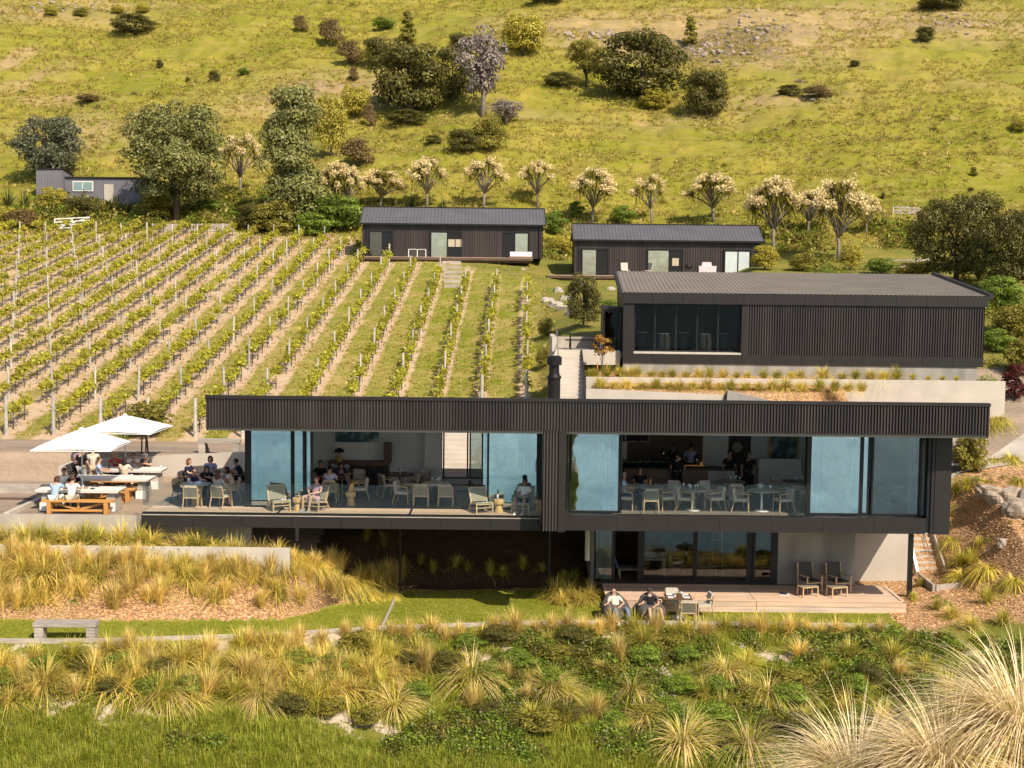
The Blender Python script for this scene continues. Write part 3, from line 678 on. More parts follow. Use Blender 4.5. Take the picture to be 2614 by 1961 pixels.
# lower terrace deck
ld = thing('timber_deck', 'pale hardwood deck in front of the lower glass doors', 'deck', (3.4, 45.1, -3.5))
bmd = MB().box(0, 5.1, 0, .128, -.022, 0).mesh('deck_board', 'deck_timber')
for r_ in range(18):
    for k in range(2): link('deck_board', bmd, ld, (.12 + k * 5.12, .14 + r_ * .1335, .40))
MB().box(0, .12, 0, 2.5, .378, .402).build('edge_board', 'deck_timber', ld); MB().box(10.4, 10.52, 0, 2.5, .378, .402).build('edge_board', 'deck_timber', ld)
MB().box(0, 10.52, 0, .135, .378, .4025).build('edge_board', 'deck_timber', ld)
for z0_, z1_ in ((.2, .37), (.0, .19)): 
    for k in range(2): MB().box(k * 5.27, k * 5.27 + 5.25, -.03, 0, z0_, z1_).build('front_board', 'deck_timber', ld)
MB().box(.1, 10.4, .05, 2.6, -.1, .36).build('subframe', 'dark_timber', ld)

# ================================================================== BARREL BUILDING
bb = thing('barrel_building', 'black barrel store with ribbed cladding, pale sloping roof and wide window above the concrete terraces', 'building', (5.08, 60.0, 4.35), R(-2.7))
def B0(): return MB()
BW = 16.35
def Pb(name, m, mb, parent=bb, **kw): return mb.build(name, m, parent, **kw)
xs0, xs1 = .0, BW
wx0, wx1 = .85, 9.25 - .9
wx1 = 8.75 - .25
# front: fascia panels, pilaster, window, ribbed cladding, base band
n = 12
for i in range(n):
    a = -.02 + (BW + .12) * i / n; b = -.02 + (BW + .12) * (i + 1) / n
    Pb('fascia_panel', 'dark_metal', B0().box(a + .006, b - .006, -.12, -.06, 2.72, 3.2))
Pb('fascia_return', 'dark_metal', B0().box(-.02, BW + .1, -.055, .05, 2.72, 3.17))
Pb('pilaster', 'dark_metal', B0().box(0, .5, -.04, .3, .42, 2.72))
for i in range(n):
    a = BW * i / n; b = BW * (i + 1) / n
    Pb('base_panel', 'dark_metal', B0().box(a + .006, b - .006, -.05, .1, 0, .42))
Pb('ribbed_cladding', 'dark_cladding', B0().corrug(5.66, BW - .02, .42, 2.72, -.05, .115, .07)); Pb('pilaster', 'dark_metal', B0().box(5.4, 5.66, -.045, .4, .42, 2.72))
Pb('window_sill', 'pale_shell', B0().box(.5, 5.4, -.055, .35, .42, .50))
fr = B0().box(.5, 5.4, .35, .42, .5, .58).box(.5, 5.4, .35, .42, 2.62, 2.72)
wxs = [.54, 1.48, 2.45, 3.42, 4.38, 5.36]
for x_ in wxs: fr.box(x_ - .04, x_ + .04, .353, .43, .58, 2.62)
fw_ = Pb('window', 'frame_black', fr)
for i in range(5): Pb('pane', 'glass_store', B0().box(wxs[i] + .04, wxs[i + 1] - .04, .38, .39, .58, 2.62), fw_)
# shell: walls, floor, roof sloping up to the back
Pb('side_wall', 'dark_cladding', B0().hexa([(0, .3, .0), (.1, .3, 0), (.1, 9.3, 0), (0, 9.3, 0)], [(0, .3, 3.1), (.1, .3, 3.1), (.1, 9.3, 4.1), (0, 9.3, 4.1)]))
Pb('side_wall', 'dark_cladding', B0().hexa([(BW - .1, .05, .0), (BW, .05, 0), (BW, 9.3, 0), (BW - .1, 9.3, 0)], [(BW - .1, .05, 3.1), (BW, .05, 3.1), (BW, 9.3, 4.1), (BW - .1, 9.3, 4.1)]))
Pb('back_wall', 'dark_cladding', B0().box(.1, BW - .1, 9.2, 9.3, 0, 4.1))
Pb('floor_slab', 'concrete_grey', B0().box(.1, BW - .1, .42, 9.2, .2, .45)); Pb('partition', 'dark_timber', B0().box(5.5, 5.6, .5, 9.2, .45, 3.1).box(.1, 5.5, 5.4, 5.5, .45, 3.2))
rf = B0()        # corrugated roof: ribs run up the slope
x = -.05; pr = []
while x < BW + .1:
    pr += [(x, .0), (x + .07, .0), (x + .1, .022), (x + .17, .022)]; x += .2
a = rf.V([(p[0], -.08, 3.21 + p[1]) for p in pr]); b = rf.V([(p[0], 9.6, 4.27 + p[1]) for p in pr])
rf.f += [(a + i, a + i + 1, b + i + 1, b + i) for i in range(len(pr) - 1)]
Pb('roof', 'dark_roof', rf)
Pb('roof_deck', 'dark_metal', B0().hexa([(0, -.05, 3.05), (BW, -.05, 3.05), (BW, 9.5, 4.08), (0, 9.5, 4.08)], [(0, -.05, 3.17), (BW, -.05, 3.17), (BW, 9.5, 4.22), (0, 9.5, 4.22)]))
Pb('barge_flashing', 'dark_metal', B0().hexa([(BW + .1, -.12, 3.05), (BW + .32, -.12, 3.05), (BW + .32, 9.6, 4.1), (BW + .1, 9.6, 4.1)], [(BW + .1, -.12, 3.32), (BW + .32, -.12, 3.32), (BW + .32, 9.6, 4.4), (BW + .1, 9.6, 4.4)])
   .hexa([(-.2, -.12, 3.05), (-.05, -.12, 3.05), (-.05, 9.6, 4.1), (-.2, 9.6, 4.1)], [(-.2, -.12, 3.26), (-.05, -.12, 3.26), (-.05, 9.6, 4.32), (-.2, 9.6, 4.32)]))
Pb('concrete_base', 'concrete_grey', B0().box(.03, BW - .25, .02, 9.0, -1.5, 0), label='weathered concrete base with vertical streaks')
# glazed entrance lobby on the left flank
lob = B0(); lob.box(-.9, -.82, .9, 1.0, .42, 2.4).box(-.82, -.02, .9, .98, 2.32, 2.4).box(-.82, -.02, .9, .98, .42, .5).box(-.12, -.02, .9, .98, .5, 2.32)
fe = Pb('entrance_frame', 'frame_black', lob)
Pb('pane', 'glass_store', B0().box(-.82, -.12, .93, .94, .5, 2.32), fe)
Pb('lobby_wall', 'dark_cladding', B0().box(-.9, -.8, 1.0, 6.5, -.2, 2.4).box(-.8, 0, 6.4, 6.5, 0, 2.4))
Pb('lobby_roof', 'dark_metal', B0().box(-.95, 0, .85, 6.6, 2.4, 2.5))
Pb('terrace_slab', 'concrete', B0().box(-3.1, -.02, .55, 4.5, .12, .42))

# barrels stacked inside, seen through the window
def barrel_mb():
    b = MB(); pr = [(.27, 0), (.31, .2), (.335, .45), (.31, .7), (.27, .9)]
    b.lathe((0, 0, 0), pr, 16); return b
bproto = None
bt = thing('steel_barrel', 'banded barrel standing behind the second window pane from the left', 'barrel', group='barrels behind the barrel store window')
barrel_mb().build('body', 'tin_barrel', bt, True)
for z_ in (.06, .2, .34, .56, .7, .84):
    MB().lathe((0, 0, z_), [(.325 - abs(z_ - .45) * .12, 0), (.33 - abs(z_ - .45) * .12, .035)], 16).build('hoop', 'hoop', bt)
bproto = Proto(bt)
cb, sb = math.cos(R(-2.7)), math.sin(R(-2.7))
def bw(x, y, z): return (5.08 + x * cb - y * sb, 60 + x * sb + y * cb, 4.35 + z)
for k, (x_, l_) in enumerate(((1.95, 'banded barrel behind the second window pane of the barrel store from the left'), (3.88, 'banded barrel with a bright tap behind the fourth window pane of the barrel store'))):
    bproto.put(bw(x_, 1.3, .45), 0, l_)
for k, (x_, l_) in enumerate(((1.0, 'shadowed barrel behind the leftmost window pane of the barrel store'), (2.95, 'shadowed barrel between the two bright barrels in the store window'), (4.9, 'shadowed barrel behind the rightmost window pane of the barrel store'))):
    bproto.put(bw(x_, 2.6, .45), 0, l_)

# ================================================================== TWO CABINS
def cabin(label, loc, rz, w, dp, eave, ridge, opens, deck):
    c = thing('cabin', label, 'cabin', loc, rz)
    MB().corrug(0, w, 0, eave, -.03, .2, .055).build('ribbed_cladding', 'dark_cladding', c)
    e = MB(); e.v = []; 
    for x_ in (0.0, w):
        n0 = e.V([(x_, 0, 0), (x_, dp, 0), (x_, dp, eave), (x_, dp / 2, ridge), (x_, 0, eave)])
        e.f.append((n0, n0 + 1, n0 + 2, n0 + 3, n0 + 4))
    e.box(0, w, dp, dp + .05, 0, eave).box(.05, w - .05, .3, dp, .0, .12)
    e.build('gable_wall', 'dark_metal', c)
    MB().box(.05, w - .05, .2, dp, eave - .5, eave - .44).box(4.6, 4.7, .2, dp, .1, eave - .5).box(w - 4.4, w - 4.3, .2, dp, .1, eave - .5).build('inner_wall', 'dark_timber', c)
    rr = MB(); x = -.15; pr = []
    while x < w + .2: pr += [(x, 0), (x + .1, 0), (x + .14, .03), (x + .24, .03)]; x += .28
    a = rr.V([(p[0], -.25, eave - .02 + p[1]) for p in pr]); b = rr.V([(p[0], dp / 2, ridge + .05 + p[1]) for p in pr]); d = rr.V([(p[0], dp + .2, eave - .02 + p[1]) for p in pr])
    for i in range(len(pr) - 1): rr.f += [(a + i, a + i + 1, b + i + 1, b + i), (b + i, b + i + 1, d + i + 1, d + i)]
    rr.build('roof', 'cabin_roof', c)
    g = MB().box(-.17, w + .17, -.36, -.24, eave - .14, eave).beam((-.16, -.25, eave - .06), (-.16, dp / 2, ridge + .04), .05, .16).beam((w + .22, -.25, eave - .06), (w + .22, dp / 2, ridge + .04), .05, .16)
    g.box(-.15, w + .2, dp / 2 - .12, dp / 2 + .12, ridge + .05, ridge + .1)
    g.build('gutter', 'frame_black', c)
    for x_ in (.35, w - .3): MB().tube([(x_, -.08, 0), (x_, -.08, eave - .1)], .045, 8).build('downpipe', 'frame_black', c)
    for (x0, x1, glassx) in opens:
        fr = MB().box(x0 - .06, x1 + .06, -.1, .1, 2.02, 2.16).box(x0 - .06, x0, -.1, .1, .05, 2.02).box(x1, x1 + .06, -.1, .1, .05, 2.02).box(x0, x1, -.06, .1, .0, .05)
        f = fr.build('sliding_door', 'frame_black', c)
        MB().box(x0, x1, -.052, -.042, .05, 2.02).build('shaded_opening_panel', 'frame_black', f)  # flat black sheet painted as the unlit room behind the door
        for ga, gb, gm_ in glassx:
            MB().box(ga, ga + .05, -.09, -.04, .05, 2.02).build('door_stile', 'frame_black', f); MB().box(gb - .05, gb, -.09, -.04, .05, 2.02).build('door_stile', 'frame_black', f)
            MB().box(ga + .05, gb - .05, -.075, -.065, .05, 2.02).build('pane', gm_, f)
    x0, x1, yf = deck
    bmx = MB().box(0, x1 - x0, 0, .14, -.03, 0).mesh('deck_board', 'deck_timber')
    k = 0; y_ = -yf
    while y_ < -.14: link('deck_board', bmx, c, (x0, y_, .02)); y_ += .15
    MB().box(x0, x1, -yf - .03, -yf, -.22, -.01).box(x0 + .2, x1 - .2, -yf + .2, -.1, -.4, -.1).build('deck_fascia', 'dark_timber', c)
    return c
# cabin 1: x pixels 923..1385 at the wall
c1 = cabin('left black gabled cabin at the head of the vineyard with three sliding doors', (-12.35, 107.0, 9.98), R(1.2), 14.75, 5.2, 2.75, 4.15,
    [(.55, 2.45, [(.6, 1.65, 'glass_dim')]), (5.55, 8.05, [(5.6, 6.95, 'glass_blue')]), (11.55, 13.6, [(12.45, 13.55, 'glass_blue')])], (-.05, 13.9, 1.6))
c2 = cabin('right black gabled cabin behind the barrel store with pale curtains in its right door', (4.85, 104.0, 8.62), R(-.4), 14.75, 5.2, 2.85, 4.15,
    [(.55, 2.65, [(.6, 1.75, 'glass_blue')]), (5.75, 8.55, [(5.8, 7.5, 'glass_blue')]), (11.85, 13.95, [(11.9, 12.95, 'clear_glass'), (12.95, 13.9, 'clear_glass')])], (-2.2, 14.75, 2.1))
# khaki patches painted as daylight seen through the cabins' back windows
for c_, xa, zz in ((c1, 6.15, .55), (c1, 7.02, .55), (c1, 7.62, .55), (c2, 6.0, .5), (c2, 6.8, .5), (c2, 7.75, .5)):
    MB().box(xa, xa + .52, -.06, -.053, zz + .35, zz + .95).build('daylight_patch', 'cloth_khaki', c_)

# ================================================================== SHEDS AT THE TOP LEFT
def gpt(px, py, y0=60): return ground_at(px, py, y0)
g = gpt(125, 505); sY = g[1]
s = sY and FOC / sY
zb = g[2]
s1 = thing('iron_shed', 'grey corrugated lean-to shed with a small window, below the dark round tree', 'shed', (XP(168, 131, 520), 131.0, PY(168, 523, 131)[2]), R(-4))
W_ = 7.6
MB().corrug(0, W_, 0, 2.65, 0, .3, .04).build('corrugated_wall', 'shed_iron', s1)
MB().hexa([(W_, .02, 0), (W_ + .05, .02, 0), (W_ + .05, 4, 0), (W_, 4, 0)], [(W_, .02, 2.65), (W_ + .05, .02, 2.65), (W_ + .05, 4, 2.2), (W_, 4, 2.2)]).build('side_wall', 'shed_iron', s1)
MB().hexa([(-.1, -.15, 2.66), (W_ + .9, -.15, 2.66), (W_ + .9, 4.2, 2.2), (-.1, 4.2, 2.2)], [(-.1, -.15, 2.76), (W_ + .9, -.15, 2.76), (W_ + .9, 4.2, 2.3), (-.1, 4.2, 2.3)]).build('roof', 'dark_metal', s1)
wf = MB().box(.75, 2.85, -.07, -.02, 1.35, 2.35).build('window', 'white_paint', s1)
MB().box(.85, 1.75, -.085, -.07, 1.45, 2.25).box(1.83, 2.75, -.085, -.07, 1.45, 2.25).build('pane', 'glass_blue', wf)
MB().box(3.95, 4.9, -.08, -.02, 0, 2.05).build('door', 'concrete_light', s1)
s2 = thing('iron_shed', 'tall narrow slate-grey corrugated shed left of the lean-to shed', 'shed', (XP(93, 134, 500), 134.0, PY(93, 505, 134)[2]), R(-4))
MB().corrug(0, 2.75, 0, 2.9, 0, .3, .04).build('corrugated_wall', 'shed_iron', s2)
MB().hexa([(2.75, .02, 0), (2.8, .02, 0), (2.8, 2.6, 0), (2.75, 2.6, 0)], [(2.75, .02, 2.9), (2.8, .02, 2.9), (2.8, 2.6, 2.4), (2.75, 2.6, 2.4)]).build('side_wall', 'shed_iron', s2)
MB().hexa([(-.05, -.1, 2.9), (2.9, -.1, 2.9), (2.9, 2.7, 2.4), (-.05, 2.7, 2.4)], [(-.05, -.1, 2.98), (2.9, -.1, 2.98), (2.9, 2.7, 2.48), (-.05, 2.7, 2.48)]).build('roof', 'dark_metal', s2)

# ================================================================== TERRACES, WALLS, STEPS, PATHS
def solo(name, m, mb, label, cat, group=None, smooth=False):
    """a thing that is one mesh; its vertices are already in world place"""
    xs = [v[0] for v in mb.v]; ys_ = [v[1] for v in mb.v]; zs = [v[2] for v in mb.v]
    o = ((min(xs) + max(xs)) / 2, (min(ys_) + max(ys_)) / 2, min(zs))
    mb.v = [(v[0] - o[0], v[1] - o[1], v[2] - o[2]) for v in mb.v]
    return link(name, mb.mesh(name, m, smooth), None, o, None, label, cat, group)
tw = thing('terrace_wall', 'low pale concrete wall holding up the gravel terrace with the picnic tables', 'wall', (-15, 44.7, -1.4))
W = lambda: MB((-15, 44.7, -1.4))
W().box(-22, -12.7, 44.62, 44.8, -1.4, -.24).build('front_wall', 'concrete', tw)
W().box(-17.6, -17.42, 44.8, 51.0, -.6, -.2).build('side_kerb', 'concrete_light', tw)
rw = thing('retaining_wall', 'waist-high pale concrete wall behind the picnic tables with a short return at its left end', 'wall', (-14, 52.95, -.4))
W = lambda: MB((-14, 52.95, -.4))
W().hexa([(-17.85, 52.85, -.4), (-9.0, 52.85, -.4), (-9.0, 53.03, -.4), (-17.85, 53.03, -.4)], [(-17.85, 52.85, .55), (-9.0, 52.85, 1.05), (-9.0, 53.03, 1.05), (-17.85, 53.03, .55)]).build('long_wall', 'concrete_light', rw)
W().box(-17.85, -17.67, 51.0, 52.85, -.4, .545).build('return_wall', 'concrete_light', rw)
solo('planting_wall', 'concrete_light', MB().box(-22, -7.4, 43.15, 43.33, -2.0, -1.02), 'low pale wall running through the tussocks below the gravel terrace', 'wall')
for px0, px1, py, y_, l_ in ((-40, 160, 1247, 49.6, 'upper grey timber sleeper edging beside the gravel, left of the picnic tables'), (-40, 152, 1283, 48.2, 'lower brown timber sleeper edging beside the gravel, left of the picnic tables')):
    a = PY(px0, py, y_); b = PY(px1, py, y_)
    solo('sleeper', 'grey_timber' if y_ > 49 else 'dark_timber', MB().box(a[0], b[0], y_, y_ + .2, a[2] - .2, a[2] + .17), l_, 'sleeper')
# lawn edging boards
def draped(name, m, pts, w, h, label, cat, kind=None, group=None, step=.8):
    mb = MB()
    for (a, b) in zip(pts[:-1], pts[1:]):
        n_ = max(1, int(math.hypot(b[0] - a[0], b[1] - a[1]) / step))
        for i in range(n_):
            p = [a[j] + (b[j] - a[j]) * i / n_ for j in (0, 1)]; q = [a[j] + (b[j] - a[j]) * (i + 1) / n_ for j in (0, 1)]
            mb.beam((p[0], p[1], H(*p) + h / 2 - .02), (q[0], q[1], H(*q) + h / 2 - .02), w, h)
    return solo(name, m, mb, label, cat, group)
lf = lambda x: float(np.interp(x, KX, KY[:, 6])); lb = lambda x: float(np.interp(x, KX, KY[:, 7]))
draped('lawn_edging', 'grey_timber', [(x, lf(x) + .02) for x in np.arange(-22, 12.9, 1.2)], .05, .14, 'pale timber board edging the front of the lawn above the tussock slope', 'edging')
draped('lawn_edging', 'grey_timber', [(-4.2, 42.5), (-4.1, 47.6)], .06, .12, 'short timber board between the bark bank and the lawn', 'edging')
# concrete path and its kerb on the right
def sheet(name, m, left, right, dz=.03, kind='structure', n=24, label=None):
    mb = MB(); 
    def samp(P_, t):
        t *= len(P_) - 1; i = min(int(t), len(P_) - 2); f = t - i
        return [P_[i][j] + (P_[i + 1][j] - P_[i][j]) * f for j in (0, 1)]
    rows = []
    for i in range(n + 1):
        a = samp(left, i / n); b = samp(right, i / n)
        rows.append(mb.V([(a[0] + (b[0] - a[0]) * k / 6, a[1] + (b[1] - a[1]) * k / 6, H(a[0] + (b[0] - a[0]) * k / 6, a[1] + (b[1] - a[1]) * k / 6) + dz) for k in range(7)]))
    for i in range(n):
        for k in range(6): mb.f.append((rows[i] + k, rows[i + 1] + k, rows[i + 1] + k + 1, rows[i] + k + 1))
    return mb.build(name, m, None, kind=kind)
sheet('concrete_path', 'concrete', [(14.9, 53.15), (18, 53.2), (20.0, 53.7), (23, 54.6), (30, 57)], [(14.9, 53.95), (18.5, 53.95), (20.2, 54.6), (23, 57.2), (30, 61)], .05)
solo('kerb_wall', 'concrete_grey', MB().box(15.0, 19.2, 52.98, 53.14, -.6, .02), 'low grey concrete kerb wall under the path on the right, above the garden steps', 'wall')
sw = thing('screen_wall', 'tall pale concrete wall beside the service path, behind the leafy shrub', 'wall', (18, 54.1, -.2))
MB((18, 54.1, -.2)).box(15.2, 19.55, 54.05, 54.2, -.2, 2.7).build('wall_panel', 'concrete', sw)
MB((18, 54.1, -.2)).box(19.55, 19.60, 54.02, 54.23, -.2, 2.72).build('end_trim', 'white_paint', sw)
# wheelie bin, storage box, handrails
bn = thing('wheelie_bin', 'dark green wheelie bin with a yellow lid half hidden behind the building end', 'bin', (17.62, 53.45, .05))
MB().hexa([(-.24, -.26, .06), (.24, -.26, .06), (.24, .26, .06), (-.24, .26, .06)], [(-.29, -.34, 1.0), (.29, -.34, 1.0), (.29, .34, 1.0), (-.29, .34, 1.0)]).build('bin_body', 'bin_green', bn)
MB().hexa([(-.31, -.38, 1.0), (.31, -.38, 1.0), (.31, .36, 1.0), (-.31, .36, 1.0)], [(-.27, -.3, 1.07), (.27, -.3, 1.07), (.27, .34, 1.13), (-.27, .34, 1.13)]).build('lid', 'bin_yellow', bn)
for z_ in (.45, .22): MB().box(-.16, .2, -.335 + (1 - z_) * .03, -.325 + (1 - z_) * .03, z_, z_ + .15).build('label_panel', 'label_white', bn)
for x_ in (-.27, .24): MB().tube([(x_, .28, .09), (x_ + .04, .28, .09)], .09, 12).build('wheel', 'frame_black', bn)
bx_ = thing('storage_box', 'black storage box with a pale rim beside the service path shrub', 'box', (18.15, 53.75, .0))
MB().box(-.05, .55, -.25, .25, 0, .62).build('box_body', 'frame_black', bx_); MB().box(-.07, .57, -.27, .27, .62, .66).build('lid', 'concrete_grey', bx_)
def rail(label, pts, posts):
    t_ = thing('handrail', label, 'handrail', pts[0]); o = pts[0]
    MB(o).tube(pts, .022, 8).build('rail', 'steel', t_)
    for p, h in posts: MB(o).tube([p, (p[0], p[1], p[2] - h)], .022, 8).build('post', 'steel', t_)
    return t_
rail('white steel handrail above the top of the garden steps', [PY(2385, 1245, 52.6), PY(2421, 1203, 53.0)], [(PY(2421, 1203, 53.0), .95)])
rail('white steel handrail low on the garden steps beside the dark post', [PY(2358, 1362, 51.2), PY(2372, 1408, 50.6), PY(2350, 1408, 50.4)], [(PY(2358, 1362, 51.2), 1.0)])
# garden steps: treads with timber risers
gs = thing('garden_steps', 'flight of timber-edged steps climbing beside the right end of the restaurant', 'steps', (16, 50, -3.3))
o_ = (16, 50, -3.3); n_ = 17
for i in range(n_):
    f = i / (n_ - 1); y_ = 50.0 + 3.2 * f; z_ = -3.2 + 3.15 * f
    xc = 16.25 + (0 if f < .5 else (f - .5) * 2.9); wd_ = .95
    MB(o_).box(xc - wd_ / 2, xc + wd_ / 2, y_, y_ + .07, z_ - .16, z_ + .04).build('riser', 'concrete_light', gs)
    MB(o_).box(xc - wd_ / 2, xc + wd_ / 2, y_ + .07, y_ + .27, z_ - .2, z_ + .0).build('tread', 'concrete', gs)
mb = MB(o_)
for (a, b) in (((16.85, 49.7, -3.15), (16.75, 51.6, -1.5)), ((16.75, 51.6, -1.45), (17.6, 52.5, -.6)), ((17.6, 52.5, -.6), (18.9, 53.1, .1))):
    MB(o_).beam(a, b, .06, .28).build('side_board', 'grey_timber', gs)
MB(o_).beam((15.72, 49.7, -3.1), (15.72, 51.6, -1.2), .12, .3).build('side_board', 'white_paint', gs)
# raised timber edging at the foot of the steps
pa, pb, pc = PZ(2347, 1472, -3.1), PZ(2384, 1502, -3.1), PZ(2468, 1494, -3.1)
solo('planter_edge', 'grey_timber', MB().beam((pa[0], pa[1], -3.15), (pb[0], pb[1], -3.15), .1, .36).beam((pb[0] + .06, pb[1], -3.13), (pc[0], pc[1], -3.13), .1, .3), 'L-shaped grey timber edging at the foot of the garden steps', 'edging')
# rock retaining face and boulders by the right edge
def rock(r_, seed, flat=.7, n=14, m=9):
    g = np.random.default_rng(seed); mb = MB(); mb.ball((0, 0, 0), r_, r_ * g.uniform(.7, 1), r_ * flat, n, m)
    v = []
    ph_ = g.random(3) * 9
    for p in mb.v:
        q = np.array(p) / r_
        d = 1 + .22 * (math.sin(q[0] * 3.1 + ph_[0]) + math.sin(q[1] * 3.7 + ph_[1]) * math.sin(q[2] * 4 + ph_[2])) + .1 * math.sin(q[0] * 9 + q[2] * 7 + ph_[1])
        q = np.sign(q) * np.abs(q) ** .8
        v.append(tuple(q * d * r_))
    mb.v = v; return mb
rks = [(2508, 1262, .34, 'grey boulder at the left end of the rock row above the mulch bank'), (2540, 1262, .42, 'broad sunlit boulder second in the rock row above the mulch bank'), (2575, 1265, .45, 'broad boulder third in the rock row by the right edge'),
       (2610, 1270, .5, 'large boulder at the far right of the rock row'), (2596, 1308, .5, 'lone half-buried boulder in the mulch below the rock row'), (2560, 1390, .22, 'small stone in the mulch of the right bank')]
for i, (px, py, r_, l_) in enumerate(rks):
    g = ground_at(px, py + 12, 44)
    link('boulder', rock(r_, i + 5, .75, 20, 13).mesh('boulder', 'rock'), None, (g[0], g[1], g[2] + r_ * .15), (0, 0, i), l_, 'boulder')

# ---------------------------------------------------------------- big lower flight seen through the restaurant
ls = thing('concrete_steps', 'wide pale concrete steps seen through the restaurant windows', 'steps', (-2, 54.2, 0))
for i in range(11):
    MB((-2, 54.2, 0)).box(-3.25, -.55, 54.2 + i * .36, 54.2 + (i + 1) * .36 + .04, i * .165 - .1, (i + 1) * .165).build('step', 'concrete_light', ls)
MB((-2, 54.2, 0)).box(-3.5, -3.26, 54.0, 58.4, -.1, .9).hexa([(-.54, 54.3, -.1), (-.3, 54.3, -.1), (-.3, 58.4, -.1), (-.54, 58.4, -.1)], [(-.54, 54.3, .5), (-.3, 54.3, .5), (-.3, 58.4, 2.3), (-.54, 58.4, 2.3)]).build('side_wall', 'concrete', ls)
solo('courtyard_wall', 'concrete', MB().box(-.25, 2.4, 55.6, 55.8, -.1, 2.4), 'concrete courtyard wall beside the wide steps behind the glass', 'wall')
# upper flight to the barrel store
us = thing('concrete_steps', 'narrow pale concrete steps climbing to the barrel store landing behind the flue', 'steps', (2.6, 56.6, 2.6))
for i in range(14):
    z_ = 2.72 + i * .155; y_ = 56.3 + i * .3
    MB((2.6, 56.6, 2.6)).box(2.02, 3.16, y_, y_ + .34, z_ - .35, z_).build('step', 'concrete_light', us)
MB((2.6, 56.6, 2.6)).hexa([(3.16, 56.2, 2.2), (3.24, 56.2, 2.2), (3.24, 60.5, 3.8), (3.16, 60.5, 3.8)], [(3.16, 56.2, 3.3), (3.24, 56.2, 3.3), (3.24, 60.5, 4.9), (3.16, 60.5, 4.9)]).build('side_wall', 'dark_metal', us)
MB((2.6, 56.6, 2.6)).hexa([(1.78, 56.2, 1.0), (2.02, 56.2, 1.0), (2.02, 60.4, 1.0), (1.78, 60.4, 1.0)], [(1.78, 56.2, 2.9), (2.02, 56.2, 2.9), (2.02, 60.4, 4.9), (1.78, 60.4, 4.9)]).build('side_wall', 'concrete_light', us)
ln = thing('landing', 'pale concrete landing with a low back wall at the top of the narrow steps', 'landing', (3.3, 61.5, 4.2))
MB((3.3, 61.5, 4.2)).box(1.8, 5.0, 60.4, 63.3, 4.2, 4.86).build('slab', 'concrete_light', ln)
MB((3.3, 61.5, 4.2)).box(1.8, 2.02, 59.2, 63.3, 4.86, 5.5).build('side_wall', 'concrete_light', ln)
MB((3.3, 61.5, 4.2)).box(2.02, 5.0, 63.1, 63.3, 4.86, 5.38).build('back_wall', 'concrete', ln)
rail('thin dark handrail on the left wall of the narrow upper steps', [(2.05, 57.5, 4.35), (2.05, 60.4, 5.85), (2.05, 60.6, 5.0)], [((2.05, 57.5, 4.35), .9)])
# terrace walls in front of the barrel store
ta = solo('garden_wall', 'concrete_light', MB().box(3.3, 22.0, 58.0, 58.2, 1.6, 3.8), 'long upper pale garden wall below the barrel store', 'wall')
tb = solo('garden_wall', 'concrete_light', MB().hexa([(3.18, 55.7, 1.0), (9.1, 55.7, 1.0), (9.1, 55.9, 1.0), (3.18, 55.9, 1.0)], [(3.18, 55.7, 3.46), (9.1, 55.7, 3.24), (9.1, 55.9, 3.24), (3.18, 55.9, 3.46)]), 'shorter lower pale garden wall just above the restaurant roof', 'wall')
sb_ = solo('stone_slab', 'concrete_grey', MB().hexa([(9.15, 55.4, 2.6), (11.1, 55.4, 2.6), (11.0, 56.4, 2.6), (9.2, 56.4, 2.6)], [(9.2, 55.45, 3.45), (11.0, 55.45, 3.05), (10.9, 56.3, 3.1), (9.3, 56.3, 3.42)]), 'grey sloping stone slab among the tussocks just above the restaurant roof', 'slab')
solo('service_wall', 'concrete', MB().box(17.2, 23.5, 58.0, 58.2, 1.5, 2.9), 'right-hand part of the pale wall above the gravel drive', 'wall') if 0 else None

# ---------------------------------------------------------------- vineyard head: steps, sleeper wall, gates
vs = thing('timber_steps', 'weathered timber steps leading down from the left cabin deck', 'steps', (-4.2, 98, 8))
for i in range(6):
    px, py = 1160 - i * 1.5, 735 - i * 12
    g = ground_at(px, py, 80)
    MB((-4.2, 98, 8)).box(g[0] - .75, g[0] + .75, g[1], g[1] + .16, g[2] - .1, g[2] + .26).build('riser', 'grey_timber', vs)
    MB((-4.2, 98, 8)).box(g[0] - .75, g[0] + .75, g[1] + .16, g[1] + 1.5, g[2] - .1, g[2] + .2).build('tread', 'deck_timber', vs)
g0, g1 = ground_at(388, 592, 90), ground_at(600, 592, 90)
sl_ = thing('sleeper_wall', 'low retaining wall of weathered sleepers behind the top of the vineyard', 'wall', g0)
for k in range(3):
    for i in range(4):
        a = [g0[j] + (g1[j] - g0[j]) * i / 4 for j in range(3)]; b = [g0[j] + (g1[j] - g0[j]) * (i + .98) / 4 for j in range(3)]
        MB(g0).beam((a[0], a[1], a[2] + .12 + k * .24), (b[0], b[1], b[2] + .12 + k * .24), .15, .22).build('sleeper', 'grey_timber', sl_)
def farm_gate(label, a, b, h, rails, m='white_paint'):
    t_ = thing('farm_gate', label, 'gate', a)
    L_ = Vector(b) - Vector(a)
    for i in range(rails):
        z_ = .15 + (h - .2) * i / (rails - 1); MB().beam((0, 0, z_), (L_.x, L_.y, L_.z + z_), .05, .09).build('rail', m, t_)
    MB().beam((0, -.02, .1), (L_.x, L_.y - .02, L_.z + h - .05), .04, .08).build('brace', m, t_)
    for f in (0, .5, 1): MB().beam((L_.x * f, L_.y * f + .03, L_.z * f + 0), (L_.x * f, L_.y * f + .03, L_.z * f + h), .1, .1).build('stile', m, t_)
    return t_
farm_gate('white rail gate on the left above the vineyard', ground_at(140, 588, 90), ground_at(228, 583, 90), 1.05, 4)
